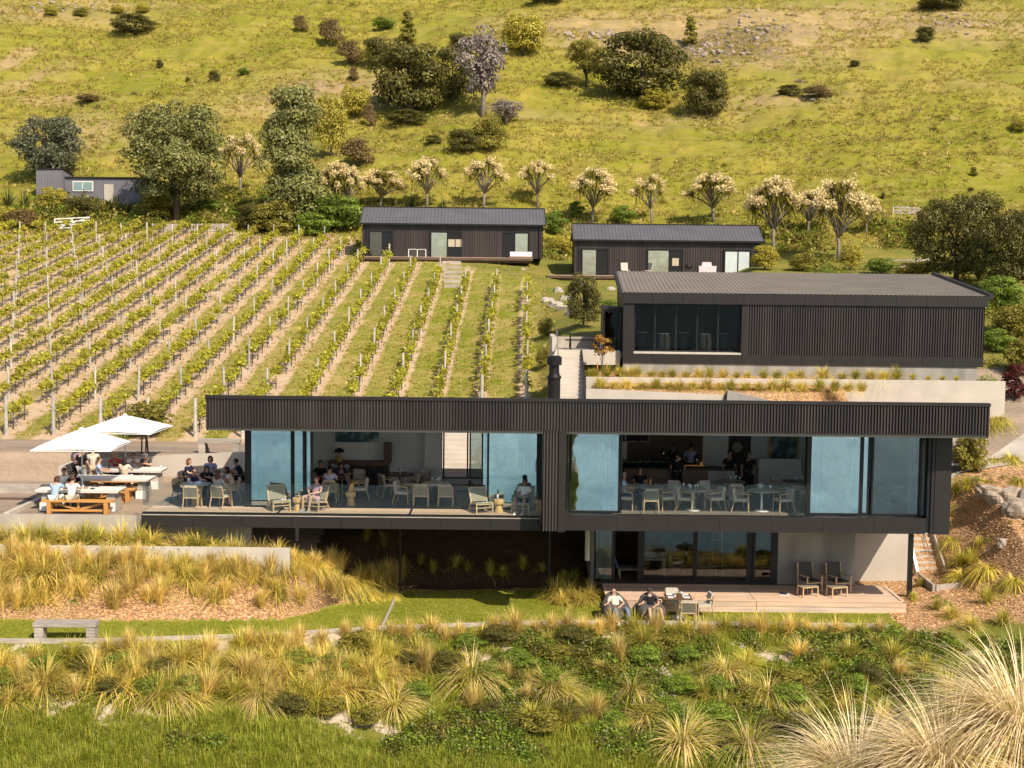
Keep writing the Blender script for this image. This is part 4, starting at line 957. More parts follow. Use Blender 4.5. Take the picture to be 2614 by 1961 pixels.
farm_gate('small pale rail gate on the hillside above the cabbage trees at right', ground_at(2280, 549, 100), ground_at(2320, 549, 100), .8, 3, 'post_wood')
farm_gate('faint rail fence section beside the small hillside gate', ground_at(2322, 549, 100), ground_at(2345, 549, 100), .7, 3, 'grey_timber')
farm_gate('pale rail frame in the bushes below the spreading dark tree', ground_at(2262, 690, 100), ground_at(2370, 692, 100), .7, 2, 'grey_timber')

# ================================================================== FURNITURE
ZT = -0.32          # gravel terrace level
# ---- picnic table (pale slab top on two stone legs) and timber bench
pt = thing('terrace_table', 'x', 'table')
MB().hexa([(-1.45, -.48, .66), (1.45, -.48, .66), (1.45, .48, .66), (-1.45, .48, .66)], [(-1.5, -.5, .75), (1.5, -.5, .75), (1.5, .5, .75), (-1.5, .5, .75)]).build('table_top', 'table_white', pt)
for x_ in (-1.15, 1.15):
    MB().hexa([(x_ - .2, -.42, 0), (x_ + .2, -.42, 0), (x_ + .2, .42, 0), (x_ - .2, .42, 0)], [(x_ - .14, -.3, .66), (x_ + .14, -.3, .66), (x_ + .14, .3, .66), (x_ - .14, .3, .66)]).build('leg', 'grey_timber', pt)
    MB().box(x_ - .19, x_ + .19, -.47, -.425, 0, .3).build('leg_shoe', 'white_paint', pt)
PT = Proto(pt)
bh = thing('timber_bench', 'x', 'bench')
MB().box(-1.25, 1.25, -.17, .17, .42, .48).build('seat', 'orange_timber', bh)
for x_ in (-1.0, 1.0): MB().box(x_ - .07, x_ + .07, -.16, -.06, 0, .42).box(x_ - .07, x_ + .07, .06, .16, 0, .42).build('leg', 'orange_timber', bh)
MB().box(-.93, .93, -.03, .03, .07, .14).build('stretcher', 'orange_timber', bh)
MB().box(-.04, .04, -.04, .04, .14, .42).build('post', 'orange_timber', bh)
for s_ in (-1, 1): MB().beam((s_ * .9, 0, .38), (s_ * .06, 0, .15), .04, .07).build('brace', 'orange_timber', bh)
BH = Proto(bh)
PT.put((XP(207, 46.35) , 46.35, ZT), 0, 'nearest pale-topped table under the front umbrella, two people on its front bench')
PT.put((XP(290, 49.1), 49.1, ZT), 0, 'empty pale-topped table in the middle of the gravel terrace')
PT.put((XP(325, 51.4), 51.4, ZT), 0, 'farthest pale-topped table against the concrete wall, with people leaning on it')
BH.put((XP(199, 45.45), 45.45, ZT), 0, 'nearest orange timber bench at the front of the gravel terrace')
BH.put((XP(237, 47.25), 47.25, ZT), 0, 'orange timber bench behind the nearest terrace table')
BH.put((XP(258, 48.1), 48.1, ZT), 0, 'orange timber bench in front of the empty middle table')
BH.put((XP(296, 50.05), 50.05, ZT), 0, 'orange timber bench between the middle and the farthest terrace tables')
BH.put((XP(332, 52.35), 52.35, ZT), 0, 'orange timber bench against the concrete wall behind the farthest table')
# ---- umbrellas
def umbrella(label, x, y, z0, ze, za, rz, h=1.4):
    t_ = thing('umbrella', label, 'umbrella', (x, y, z0), rz, 'white square umbrellas over the terrace tables')
    mb = MB(); N_ = 6; a = z0
    for k in range(4):
        d0 = ((-1, -1), (1, -1), (1, 1), (-1, 1))[k]; d1 = ((-1, -1), (1, -1), (1, 1), (-1, 1))[(k + 1) % 4]
        rows = []
        for i in range(N_ + 1):
            f = i / N_; zz = za - z0 - (za - ze) * (f ** 1.08)
            r_ = []
            for j in range(N_ + 1):
                g_ = j / N_; xx = (d0[0] + (d1[0] - d0[0]) * g_) * h * f; yy = (d0[1] + (d1[1] - d0[1]) * g_) * h * f
                r_.append((xx, yy, zz + .05 * math.sin(math.pi * g_) * f))
            rows.append(mb.V(r_))
        for i in range(N_):
            for j in range(N_): mb.f.append((rows[i] + j, rows[i + 1] + j, rows[i + 1] + j + 1, rows[i] + j + 1))
    mb.build('canopy', 'umbrella_cloth', t_, smooth=False)
    v = MB()
    for s_ in ((0, -1), (0, 1), (1, 0), (-1, 0)):
        ax, ay = s_; px_, py_ = (ay, ax)
        v.quad((ax * h + px_ * h, ay * h + py_ * h, ze - z0), (ax * h - px_ * h, ay * h - py_ * h, ze - z0), (ax * h - px_ * h, ay * h - py_ * h, ze - z0 - .03), (ax * h + px_ * h, ay * h + py_ * h, ze - z0 - .03))
    v.build('valance', 'umbrella_cloth', t_)
    MB().tube([(0, 0, 0), (0, 0, za - z0 - .03)], .024, 10).build('pole', 'steel', t_)
    for k in range(8):
        an = k * math.pi / 4; rr = h * (1.38 if k % 2 else .97)
        MB().tube([(0, 0, za - z0 - .08), (rr * math.cos(an), rr * math.sin(an), ze - z0 + .02)], .012, 5).build('rib', 'steel', t_)
    MB().box(-.3, .3, -.3, .3, 0, .07).build('base', 'concrete_grey', t_)
    MB().lathe((0, 0, za - z0 - .03), [(.07, 0), (.1, .03), (.04, .09)], 8).build('finial', 'umbrella_cloth', t_)
    return t_
umbrella('nearer white square umbrella over the front terrace table', XP(210, 46.75, 1200), 46.75, ZT, PY(170, 1152, 45.2)[2], PY(208, 1096, 46.6)[2], R(2.5), 1.40)
umbrella('farther white square umbrella over the table by the concrete wall', XP(320, 51.5, 1150), 51.5, ZT, PY(300, 1106, 50.1)[2], PY(319, 1060, 51.5)[2], R(-1.5), 1.48)
# ---- timber garden bench on stump legs
def stump_bench(label, g, L_, hgt, rz):
    t_ = thing('sleeper_bench', label, 'bench', g, rz)
    MB().box(-L_ / 2, L_ / 2, -.22, .22, hgt - .13, hgt).build('seat', 'grey_timber', t_)
    for s_ in (-1, 1): MB().box(s_ * (L_ / 2 - .17) - .13, s_ * (L_ / 2 - .17) + .13, -.2, .2, -.1, hgt - .13).build('leg', 'grey_timber', t_)
gb = ground_at(170, 1636, 30); stump_bench('thick grey timber bench on the strip of lawn at lower left', gb, 1.88, .55, R(2))
gb = PZ(556, 1158, .78); stump_bench('thick grey timber bench on the gravel drive behind the concrete wall', (gb[0], gb[1] + .35, .72), 1.75, .62, R(2))
solo('bag', 'frame_black', MB().hexa([(gb[0] - .72, gb[1] + .3, .72), (gb[0] - .42, gb[1] + .3, .72), (gb[0] - .42, gb[1] + .5, .72), (gb[0] - .72, gb[1] + .5, .72)], [(gb[0] - .7, gb[1] + .33, 1.12), (gb[0] - .55, gb[1] + .33, 1.15), (gb[0] - .55, gb[1] + .47, 1.15), (gb[0] - .7, gb[1] + .47, 1.12)]), 'black bag leaning under the bench on the gravel drive', 'bag')

# ---- dining armchair (faces -Y, sitter looks to -Y)
def dining_chair(wood, cloth, weave):
    c = thing('dining_chair', 'x', 'chair')
    MB().box(-.23, .23, -.24, .24, .40, .47).build('seat_cushion', cloth, c)
    MB().box(-.245, .245, -.26, .25, .37, .40).build('seat_frame', wood, c)
    for x_ in (-.25, .25):
        MB().tube([(x_ * 1.06, -.26, 0), (x_, -.24, .64)], .02, 6).build('leg', wood, c)
        MB().tube([(x_ * 1.05, .34, 0), (x_, .24, .38), (x_ * .96, .3, .76)], .02, 6).build('leg', wood, c)
        MB().tube([(x_, -.25, .64), (x_ * 1.05, .0, .66), (x_, .27, .66)], .02, 6).build('arm', wood, c)
    MB().tube([(-.24, .3, .76), (0, .34, .77), (.24, .3, .76)], .018, 6).build('top_rail', wood, c)
    mbx = MB()
    for k in range(11):
        x_ = -.21 + k * .042; mbx.beam((x_, .25, .42), (x_, .315 + .02 * (1 - abs(x_) / .24), .75), .022, .014)
    mbx.build('back_weave', weave, c)['kind'] = 'stuff'
    MB().hexa([(-.2, .17, .47), (.2, .17, .47), (.2, .25, .47), (-.2, .25, .47)], [(-.21, .23, .83), (.21, .23, .83), (.21, .31, .83), (-.21, .31, .83)]).build('back_cushion', cloth, c)
    return Proto(c)
CH = dining_chair('teak', 'cream_cushion', 'rope_weave')
CD = dining_chair('brown_wood', 'dark_weave', 'dark_weave')
# ---- low woven lounge chair
def lounge(label, x, y, rz, z=0):
    c = thing('lounge_chair', label, 'chair', (x, y, z), rz)
    for x_ in (-.3, .3):
        MB().beam((x_, -.33, 0), (x_, -.3, .38), .04).build('leg', 'teak', c)
        MB().beam((x_, .42, 0), (x_, .2, .32), .04).build('leg', 'teak', c)
        MB().beam((x_, -.34, .36), (x_, .28, .27), .045).build('side_rail', 'teak', c)
        MB().beam((x_, -.3, .2), (x_, .34, .12), .03).build('stretcher', 'teak', c)
        MB().beam((x_, .16, .28), (x_ * .98, .42, .80), .04).build('back_post', 'teak', c)
    MB().beam((-.3, -.34, .33), (.3, -.34, .33), .04).beam((-.3, -.31, .2), (.3, -.31, .2), .03).build('front_rail', 'teak', c)
    MB().hexa([(-.28, -.34, .37), (.28, -.34, .37), (.28, .2, .29), (-.28, .2, .29)], [(-.28, -.34, .40), (.28, -.34, .40), (.28, .2, .315), (-.28, .2, .315)]).build('seat', 'cream_cushion', c)
    MB().hexa([(-.28, .17, .36), (.28, .17, .36), (.28, .2, .36), (-.28, .2, .36)], [(-.28, .39, .79), (.28, .39, .79), (.28, .42, .79), (-.28, .42, .79)]).build('back_panel', 'rope_weave', c)
    MB().beam((-.31, .425, .8), (.31, .425, .8), .04).build('top_rail', 'teak', c)
    return c
yl = 44.75
lounge('empty woven lounge chair at the left of the long deck, white sunglasses on its seat', XP(712, yl, 1300), yl, R(28))
lounge('woven lounge chair occupied by the man in a mauve shirt', XP(806, yl, 1300), yl, R(-22))
lounge('empty woven lounge chair left of the right-hand wooden stump table', XP(1228, yl, 1300), yl, R(24))
lounge('woven lounge chair occupied by the man in a white tee shirt', XP(1335, yl, 1300), yl, R(-18))
def stump(label, x, y, z=0, s_=1):
    t_ = thing('stump_table', label, 'side table', (x, y, z), 0, sc=s_)
    MB().lathe((0, 0, 0), [(.16, 0), (.15, .06), (.10, .24), (.13, .27)], 10).build('pedestal', 'stump_wood', t_)
    MB().lathe((0, 0, .265), [(.13, 0), (.175, .05), (.18, .17), (.17, .19)], 10).build('table_top', 'stump_wood', t_)
    return t_
stump('golden hourglass stump table between the two left lounge chairs', XP(761, yl, 1300), yl - .1)
stump('golden hourglass stump table between the two right lounge chairs', XP(1273, yl, 1300), yl)
stump('pale hourglass stump table just inside the open left doors', XP(895, 45.9, 1280), 45.9, 0, 1.05)
stump('slim wooden stump at the right end of the long deck beside the fin', XP(1379, 45.0, 1300) - .06, 45.0, 0, .9)
def vessel(name, m, x, y, z, prof, label, cat, n=10, group=None):
    return link(name, MB().lathe((0, 0, 0), prof, n).mesh(name, m, True), None, (x, y, z), None, label, cat, group)
GL = [(.032, 0), (.034, .1), (.03, .1)]
BT = [(.036, 0), (.038, .18), (.03, .22), (.014, .25), (.014, .31)]
vessel('water_glass', 'clear_glass', XP(1270, yl, 1300), yl, .457, [(.035, 0), (.038, .17), (.033, .17)], 'clear glass of water on the right-hand stump table', 'glass')
vessel('drink_glass', 'copper', XP(763, yl, 1300), yl - .1, .457, GL, 'amber drink on the left stump table', 'glass')
solo('sunglasses', 'label_white', MB().box(XP(720, yl, 1290), XP(720, yl, 1290) + .06, yl - .1, yl - .07, .37, .41).box(XP(727, yl, 1290), XP(727, yl, 1290) + .06, yl - .1, yl - .07, .37, .41), 'white sunglasses lying on the empty left lounge chair', 'sunglasses')
solo('folded_blanket', 'orange_timber', MB().hexa([(XP(888, 45.9, 1250), 45.85, .47), (XP(902, 45.9, 1250), 45.85, .47), (XP(902, 45.9, 1250), 45.97, .47), (XP(888, 45.9, 1250), 45.97, .47)], [(XP(895, 45.9, 1250), 45.86, .77), (XP(903, 45.9, 1250), 45.86, .80), (XP(903, 45.9, 1250), 45.95, .80), (XP(895, 45.9, 1250), 45.95, .77)]), 'orange serving paddle standing in the pale stump table', 'board')

# ---- round tables
def round_table(label, x, y, r_, z=0, h=.74, m='table_stone', base='stump_wood', slim=False):
    t_ = thing('round_table', label, 'table', (x, y, z))
    MB().lathe((0, 0, h - .035), [(r_ - .01, 0), (r_, .012), (r_, .035)], 28).build('table_top', m, t_)
    if slim:
        MB().lathe((0, 0, 0), [(.26, 0), (.26, .02), (.04, .04), (.035, h - .035)], 14).build('pedestal', base, t_)
    else:
        MB().lathe((0, 0, 0), [(.2, 0), (.16, .35), (.22, h - .035)], 12).build('pedestal', base, t_)
    return t_
tblx = XP(505, 45.9); round_table('round stone-topped table on the deck corner nearest the glass balustrade', tblx, 45.75, .5)
tb2x = XP(540, 47.8); round_table('round stone-topped table in the middle of the open deck with four diners', tb2x, 47.9, .5)
tb3x = XP(582, 49.4); round_table('small stone-topped table at the back of the open deck by the dark corner post', tb3x, 49.4, .42)
def chair(P_, px, y, deg, label, z=0, x=None, group=None, py=1260):
    return P_.put((XP(px, y, py) if x is None else x, y, z), R(deg), label, group)
chair(CD, 466, 46.3, 80, 'dark woven chair at the left of the corner table, empty')
chair(CH, 491, 45.0, 180, 'pale woven chair with its back to the camera at the corner table, empty')
chair(CH, 565, 45.15, 158, 'pale chair under the long-haired woman in the grey dress')
chair(CD, 480, 48.1, 78, 'dark chair under the red-haired woman')
chair(CD, 533, 48.95, 0, 'dark chair under the person in a lavender shirt at the deck table')
chair(CD, 528, 46.9, 10, 'dark chair under the woman in black wearing sunglasses')
chair(CH, 592, 46.6, -80, 'pale chair under the bare-shouldered woman on the deck')
chair(CD, 613, 48.7, -75, 'dark chair under the man in navy beside the corner post')
chair(CD, 513, 49.3, 30, 'dark woven chair behind the deck table, its back to the wall')
# bag, jug, plates on the deck tables
solo('cloth_bag', 'cloth_paleblue', MB().hexa([(tblx - .08, 45.5, .742), (tblx + .2, 45.5, .742), (tblx + .25, 45.7, .742), (tblx - .1, 45.75, .742)], [(tblx + .0, 45.6, .84), (tblx + .16, 45.6, .87), (tblx + .2, 45.7, .86), (tblx + .02, 45.7, .82)]), 'crumpled pale blue cloth lying on the corner table', 'cloth')
vessel('water_jug', 'clear_glass', tblx - .27, 45.7, .742, [(.05, 0), (.055, .16), (.045, .2)], 'clear glass jug on the corner table', 'jug')
vessel('drink_glass', 'clear_glass', tblx - .14, 45.5, .742, GL, 'empty glass beside the jug on the corner table', 'glass')
PL = [(.02, 0), (.09, .008), (.13, .02), (.125, .022)]
for i, (dx, dy, l_) in enumerate(((-.3, .0, 'white plate before the red-haired woman'), (.0, .25, 'white plate before the person in lavender'), (.3, -.05, 'white plate at the right of the deck table'))):
    vessel('plate', 'plate_white', tb2x + dx, 47.9 + dy, .742, PL, l_, 'plate', 16)
# things on the terrace tables
zt_ = ZT + .752
vessel('wine_bottle', 'bottle_glass', XP(278, 51.0, 1200), 51.0, zt_, BT, 'dark wine bottle on the farthest terrace table beside the man in pale blue', 'bottle')
for px, y_, l_ in ((196, 46.1, 'short glass left of the food on the nearest terrace table'), (212, 46.45, 'glass beside the umbrella pole on the nearest terrace table')): vessel('drink_glass', 'clear_glass', XP(px, y_, 1240), y_, zt_, GL, l_, 'glass')
for px, y_, m_, l_ in ((219, 46.3, 'copper', 'small dish of nibbles on the nearest terrace table'), (229, 46.45, 'plate_white', 'white dish on the nearest terrace table'), (236, 46.2, 'dark_metal', 'dark plate at the edge of the nearest terrace table'), (372, 51.3, 'plate_white', 'white plate on the farthest terrace table before the man in the white cap')):
    vessel('dish', m_, XP(px, y_, 1240), y_, zt_, [(.05, 0), (.09, .03), (.08, .035)], l_, 'dish', 14)
vessel('drink_glass', 'clear_glass', XP(411, 51.6, 1190), 51.6, zt_, GL, 'lone glass at the right end of the farthest terrace table', 'glass')
# ---- tree guard stakes on the gravel drive
for px, l_ in ((361, 'left dark stake of the tree guard on the gravel drive'), (379, 'right dark stake of the tree guard on the gravel drive')):
    g = PZ(px, 1164, .7); solo('stake', 'frame_black', MB().beam((g[0], g[1], .6), (g[0] + (.03 if px < 370 else -.06), g[1], 1.45), .05), l_, 'stake')

# ---- lower deck furniture
zl = -3.098
def deck_lounger(px, l1, l2):
    y_ = 46.75; x_ = XP(px, y_, 1490)
    c = thing('armchair', l1, 'chair', (x_, y_, zl), R(18))
    for s_ in (-1, 1):
        MB().beam((s_ * .3, -.3, 0), (s_ * .3, -.3, .56), .05).build('leg', 'teak', c)
        MB().beam((s_ * .3, .32, 0), (s_ * .29, .42, .95), .05).build('leg', 'teak', c)
        MB().beam((s_ * .3, -.36, .57), (s_ * .3, .32, .55), .08, .03).build('arm', 'teak', c)
    MB().box(-.3, .3, -.3, .32, .31, .35).build('seat_frame', 'teak', c)
    MB().box(-.27, .27, -.27, .3, .351, .39).build('seat', 'dark_weave', c)
    MB().hexa([(-.27, .27, .38), (.27, .27, .38), (.27, .31, .38), (-.27, .31, .38)], [(-.27, .40, .96), (.27, .40, .96), (.27, .44, .96), (-.27, .44, .96)]).build('back_panel', 'dark_weave', c)
    f = thing('footstool', l2, 'footstool', (x_ - .28, y_ - .85, zl), R(18))
    MB().box(-.3, .3, -.2, .2, .34, .37).build('seat', 'rope_weave', f)
    for a, b in ((-.3, -.2), (.3, -.2), (-.3, .2), (.3, .2)): MB().beam((a, b, 0), (a * .97, b * .95, .36), .04).build('leg', 'teak', f)
    MB().beam((-.3, -.21, .35), (.3, -.21, .35), .035).beam((-.3, .21, .35), (.3, .21, .35), .035).beam((-.31, -.2, .35), (-.31, .2, .35), .035).beam((.31, -.2, .35), (.31, .2, .35), .035).build('seat_rim', 'teak', f)
deck_lounger(2068, 'left grey woven armchair on the lower deck against the plaster wall', 'left woven footstool on the lower deck')
deck_lounger(2141, 'right grey woven armchair on the lower deck against the plaster wall', 'right woven footstool on the lower deck')
for i, px in enumerate((1998, 2004)):
    x_ = XP(px, 46.0, 1520)
    t_ = thing('sneaker', ('left' if i == 0 else 'right') + ' shoe of the white and navy pair left on the lower deck', 'shoe', (x_, 46.0, zl), R(70 + 20 * i))
    MB().hexa([(-.045, -.13, 0), (.045, -.13, 0), (.045, .13, 0), (-.045, .13, 0)], [(-.035, -.08, .05), (.035, -.08, .05), (.035, .12, .1), (-.035, .12, .1)]).build('upper', 'cloth_navy', t_)
    MB().box(-.048, .048, -.135, .135, -.002, .025).build('sole', 'label_white', t_)
# lawn dining set
zw = -3.5
lt = thing('square_table', 'square wooden table laid for lunch on the lawn in front of the lower deck', 'table', (XP(1729, 44.4, 1520), 44.2, zw))
MB().box(-.45, .45, -.42, .42, .71, .745).build('table_top', 'brown_wood', lt); MB().lathe((0, 0, 0), [(.27, 0), (.26, .03), (.04, .05), (.035, .71)], 12).build('pedestal', 'steel', lt)
for i, (dx, dy) in enumerate(((-.28, -.2), (.28, -.2), (-.28, .22), (.28, .22))):
    link('napkin', MB().box(-.1, .1, -.07, .07, 0, .03).mesh('napkin', 'plate_white'), None, (lt.location[0] + dx, 44.2 + dy, zw + .747), None, ('near left', 'near right', 'far left', 'far right')[i] + ' folded white napkin on the lawn table', 'napkin')
    vessel('drink_glass', 'clear_glass', lt.location[0] + dx * .5, 44.2 + dy * 1.2, zw + .747, GL, ('near left', 'near right', 'far left', 'far right')[i] + ' glass on the lawn table', 'glass')
lx = lt.location[0]
CH.put((lx - .12, 44.82, zw), 0, 'cream-cushioned chair behind the lawn table, facing the camera')
CH.put((lx - .78, 44.35, zw), R(80), 'cream-cushioned chair at the left of the lawn table by the bean bags')
CH.put((lx + .9, 44.4, zw), R(-80), 'cream-cushioned chair seen side-on at the right of the lawn table')
CH.put((lx + .25, 43.5, zw), R(178), 'woven chair with its back to the camera at the lawn table')
# bean bags
def beanbag(label, x, y, rz, s_=1):
    t_ = thing('bean_bag', label, 'bean bag', (x, y, zw), rz, sc=s_)
    mb = MB(); mb.ball((0, 0, .3), .52, .55, .34, 20, 12)
    v = []
    for p in mb.v:
        x_, y_, z_ = p; z_ = max(z_, .0)
        if y_ > .0: z_ += y_ * 1.0 * max(0, z_ / .6)
        if z_ > .3 and y_ < .15: z_ -= .10 * max(0, 1 - (x_ / .4) ** 2)
        k = 1 + .05 * math.sin(7 * math.atan2(y_, x_)) 
        v.append((x_ * k, y_ * k, z_))
    mb.v = v; mb.build('bag', 'beanbag', t_, True)
    MB().tube([(-.1, .5, .78), (0, .55, .84), (.1, .5, .78)], .018, 6).build('handle', 'beanbag', t_)
bbx1 = XP(1573, 43.9, 1580); bbx2 = XP(1662, 43.9, 1580)
beanbag('left charcoal bean bag on the lawn, the man in a cream shirt in it', bbx1, 43.85, R(18), 1.0)
beanbag('right charcoal bean bag on the lawn, the person in a black cap in it', bbx2, 43.9, R(10), .98)

# ---- cabin terraces
def deckchair(label, x, y, z, rz):
    t_ = thing('deck_chair', label, 'chair', (x, y, z), rz)
    MB().box(-.28, .28, -.28, .25, .36, .41).build('seat', 'cream_cushion', t_)
    MB().hexa([(-.28, .2, .4), (.28, .2, .4), (.28, .25, .4), (-.28, .25, .4)], [(-.28, .35, 1.0), (.28, .35, 1.0), (.28, .4, 1.0), (-.28, .4, 1.0)]).build('backrest', 'cream_cushion', t_)
    for a in (-.28, .28):
        for b in (-.28, .25): MB().beam((a, b, 0), (a, b, .38), .04).build('leg', 'steel', t_)
yc2 = 102.9
def c2(px): return XP(px, yc2, 695)
zc2 = 8.66
deckchair('white outdoor chair at the left on the right cabin deck', c2(1596), yc2, zc2, R(10)); deckchair('white outdoor chair seen side-on on the right cabin deck', c2(1652), yc2, zc2, R(-70))
solo('covered_grill', 'cloth_lilac', MB().hexa([(c2(1784), yc2 - .3, zc2), (c2(1825), yc2 - .3, zc2), (c2(1825), yc2 + .3, zc2), (c2(1784), yc2 + .3, zc2)], [(c2(1783), yc2 - .28, zc2 + .8), (c2(1828), yc2 - .28, zc2 + .8), (c2(1828), yc2 + .3, zc2 + .8), (c2(1783), yc2 + .3, zc2 + .8)])
     .hexa([(c2(1790), yc2 - .24, zc2 + .8), (c2(1816), yc2 - .24, zc2 + .8), (c2(1816), yc2 + .24, zc2 + .8), (c2(1790), yc2 + .24, zc2 + .8)], [(c2(1792), yc2 - .2, zc2 + 1.1), (c2(1814), yc2 - .2, zc2 + 1.1), (c2(1814), yc2 + .2, zc2 + 1.1), (c2(1792), yc2 + .2, zc2 + 1.1)]), 'barbecue under a pale lilac cover on the right cabin deck', 'barbecue')
kg = thing('kettle_grill', 'black kettle barbecue on the right cabin deck beside the covered one', 'barbecue', (c2(1757), yc2, zc2))
MB().ball((0, 0, .75), .28, .28, .22, 14, 8).build('bowl', 'frame_black', kg, True)
for k in range(3): MB().beam((.22 * math.cos(k * 2.1), .22 * math.sin(k * 2.1), 0), (.1 * math.cos(k * 2.1), .1 * math.sin(k * 2.1), .6), .03).build('leg', 'frame_black', kg)
sf = thing('glazed_screen', 'small white-framed glass screen on the left cabin deck', 'screen', (XP(1065, 105.6, 655), 105.6, 10.0))
fr = MB()
for a in (-.72, .66): fr.box(a, a + .06, -.03, .03, 0, .62)
fr.box(-.02, .04, -.03, .03, 0, .62); fr.box(-.66, .66, -.03, .03, .58, .62); fr.build('frame', 'white_paint', sf); MB().box(-.66, -.02, -.005, .005, 0, .58).box(.04, .66, -.005, .005, 0, .58).build('pane', 'glass_clear', sf)
bed = thing('bed', 'low bed with a white cover just inside the right door of the left cabin', 'bed', (XP(1330, 107.2, 650), 107.2, 10.02))
MB().box(-.9, .9, -.2, .9, .1, .5).build('mattress', 'plate_white', bed); MB().box(-.95, .95, -.25, .95, .0, .12).build('base', 'brown_wood', bed)
# dark picnic table on the barrel-store landing
pk = thing('picnic_table', 'black metal picnic table on the landing beside the barrel store', 'table', (XP(1488, 61.6, 880), 61.6, 4.86))
MB().box(-.85, .85, -.36, .36, .7, .74).build('table_top', 'frame_black', pk)
for s_ in (-1, 1):
    MB().box(-.85, .85, s_ * .72 - .13, s_ * .72 + .13, .42, .45).build('seat', 'frame_black', pk)
    MB().beam((s_ * .6, -.72, .0), (s_ * .6, -.1, .7), .05).beam((s_ * .6, .72, 0), (s_ * .6, .1, .7), .05).beam((s_ * .6, -.8, .4), (s_ * .6, .8, .4), .05).build('leg_frame', 'frame_black', pk)

# ================================================================== INSIDE THE RESTAURANT
yb = 50.95
pf = thing('painting', 'large blue-green painting in a white frame on the back wall of the left room', 'painting', (XP(912, yb, 1110), yb, 1.55))
MB().box(-.95, .95, -.05, 0, 0, 1.35).build('frame', 'white_paint', pf); MB().box(-.86, .86, -.06, -.05, .09, 1.28).build('canvas', 'picture', pf)
sbx = XP(915, 50.4)
sd = thing('sideboard', 'long dark wooden sideboard under the painting', 'sideboard', (sbx, 50.5, 0))
MB().box(-1.15, 1.2, -.25, .25, .82, .95).build('top', 'brown_wood', sd); MB().box(-1.1, 1.15, -.22, .22, .0, .2).box(-.3, 1.15, -.22, .22, .2, .82).build('cabinet', 'dark_wood', sd)
MB().beam((-1.05, -.2, .22), (-.3, -.2, .8), .03).beam((-1.05, -.2, .8), (-.3, -.2, .22), .03).build('cross_brace', 'dark_metal', sd)
solo('bottle_cabinet', 'brown_wood', MB().box(sbx + 1.0, sbx + 1.28, 50.2, 50.6, .96, 1.68), 'narrow brown upright box at the right end of the sideboard', 'cabinet')
lm = thing('table_lamp', 'table lamp with a black dome shade on the sideboard', 'lamp', (XP(866, 50.4), 50.4, .95))
MB().lathe((0, 0, 0), [(.12, 0), (.14, .12), (.05, .3), (.03, .36)], 12).build('lamp_base', 'stump_wood', lm); MB().lathe((0, 0, .36), [(.2, 0), (.17, .1), (.06, .16)], 14).build('lamp_shade', 'lamp_shade', lm)
def glasses(cx, cy, z, n, r_, label, group, seed=1):
    g_ = np.random.default_rng(seed)
    for i in range(n):
        a = g_.random() * 6.28; q_ = r_ * math.sqrt(g_.random())
        o = link('wine_glass', GLM, None, (cx + q_ * math.cos(a), cy + q_ * math.sin(a), z), None, label, 'glass', group)
GLM = MB().lathe((0, 0, 0), [(.03, 0), (.006, .01), (.006, .09), (.035, .13), (.03, .2)], 8).mesh('wine_glass', 'clear_glass', True)
# tables of the left room (px of centre, depth)
def diner(px, y, r_, label, m='brown_wood'):
    x_ = XP(px, y, 1230); round_table(label, x_, y, r_, 0, .74, m, 'frame_black', True); return x_
d1 = diner(848, 47.4, .5, 'round table of the diners just inside the left doors')
d2 = diner(1020, 48.6, .55, 'round wooden table crowded with wine glasses in the left room'); glasses(d2, 48.6, .742, 9, .4, 'wine glass on the round table in the middle of the left room', 'wine glasses on the left room table', 2)
d3 = diner(1112, 46.5, .48, 'round table near the door between two back-turned chairs', 'table_white'); glasses(d3, 46.5, .742, 4, .3, 'glass on the round table nearest the right of the left room', 'glasses on the white round table', 3)
d4 = diner(870, 49.6, .5, 'round table below the lamp set with glasses'); glasses(d4, 49.6, .742, 8, .42, 'wine glass on the table below the lamp', 'wine glasses below the lamp', 4)
chair(CH, 843, 46.6, 180, 'chair under the diner in the pale blue shirt'); chair(CH, 918, 47.0, -80, 'empty chair right of the diners in the left room')
chair(CH, 990, 48.0, 120, 'empty chair left of the wine-glass table'); chair(CH, 1058, 48.3, -110, 'empty chair right of the wine-glass table')
chair(CH, 908, 48.9, -20, 'empty chair in front of the sideboard'); chair(CH, 1075, 49.3, -30, 'chair at the back beside the wall of the left room')
chair(CH, 1030, 46.3, 75, 'side-on chair left of the two back-turned chairs'); chair(CH, 1075, 45.85, 180, 'left of the two chairs with backs to the camera in the left room'); chair(CH, 1138, 45.85, 180, 'right of the two chairs with backs to the camera in the left room')
chair(CD, 1182, 46.4, -80, 'dark side-on chair by the right sliding door'); chair(CH, 822, 47.9, 20, 'chair under the diner in black')
chair(CH, 868, 48.0, -25, 'chair under the dark-haired diner facing out')
# right room
r1 = XP(1660, 46.1, 1240); round_table('round table of the seated pair at the left of the bar room', r1, 46.2, .5, 0, .74, 'table_stone', 'frame_black', True)
for i, (px, y_, r_, l_) in enumerate(((1769, 45.6, .48, 'white-legged round table left of centre in the bar room'), (1868, 47.6, .5, 'round table set with glasses in the middle of the bar room'), (1945, 45.6, .5, 'white-legged round table right of centre in the bar room'), (2028, 47.8, .45, 'round table at the back right of the bar room'))):
    x_ = XP(px, y_, 1240); round_table(l_, x_, y_, r_, 0, .74, 'table_stone', 'white_paint', True)
    glasses(x_, y_, .742, 5, .36, 'glass on the ' + l_, 'glasses on the ' + l_, 10 + i)
for i in range(5):
    pass
vessel('wine_bottle', 'bottle_glass', r1 + .12, 46.3, .742, BT, 'dark bottle on the table of the seated pair', 'bottle'); vessel('wine_bottle', 'copper', r1 + .0, 46.1, .742, BT, 'amber bottle on the table of the seated pair', 'bottle')
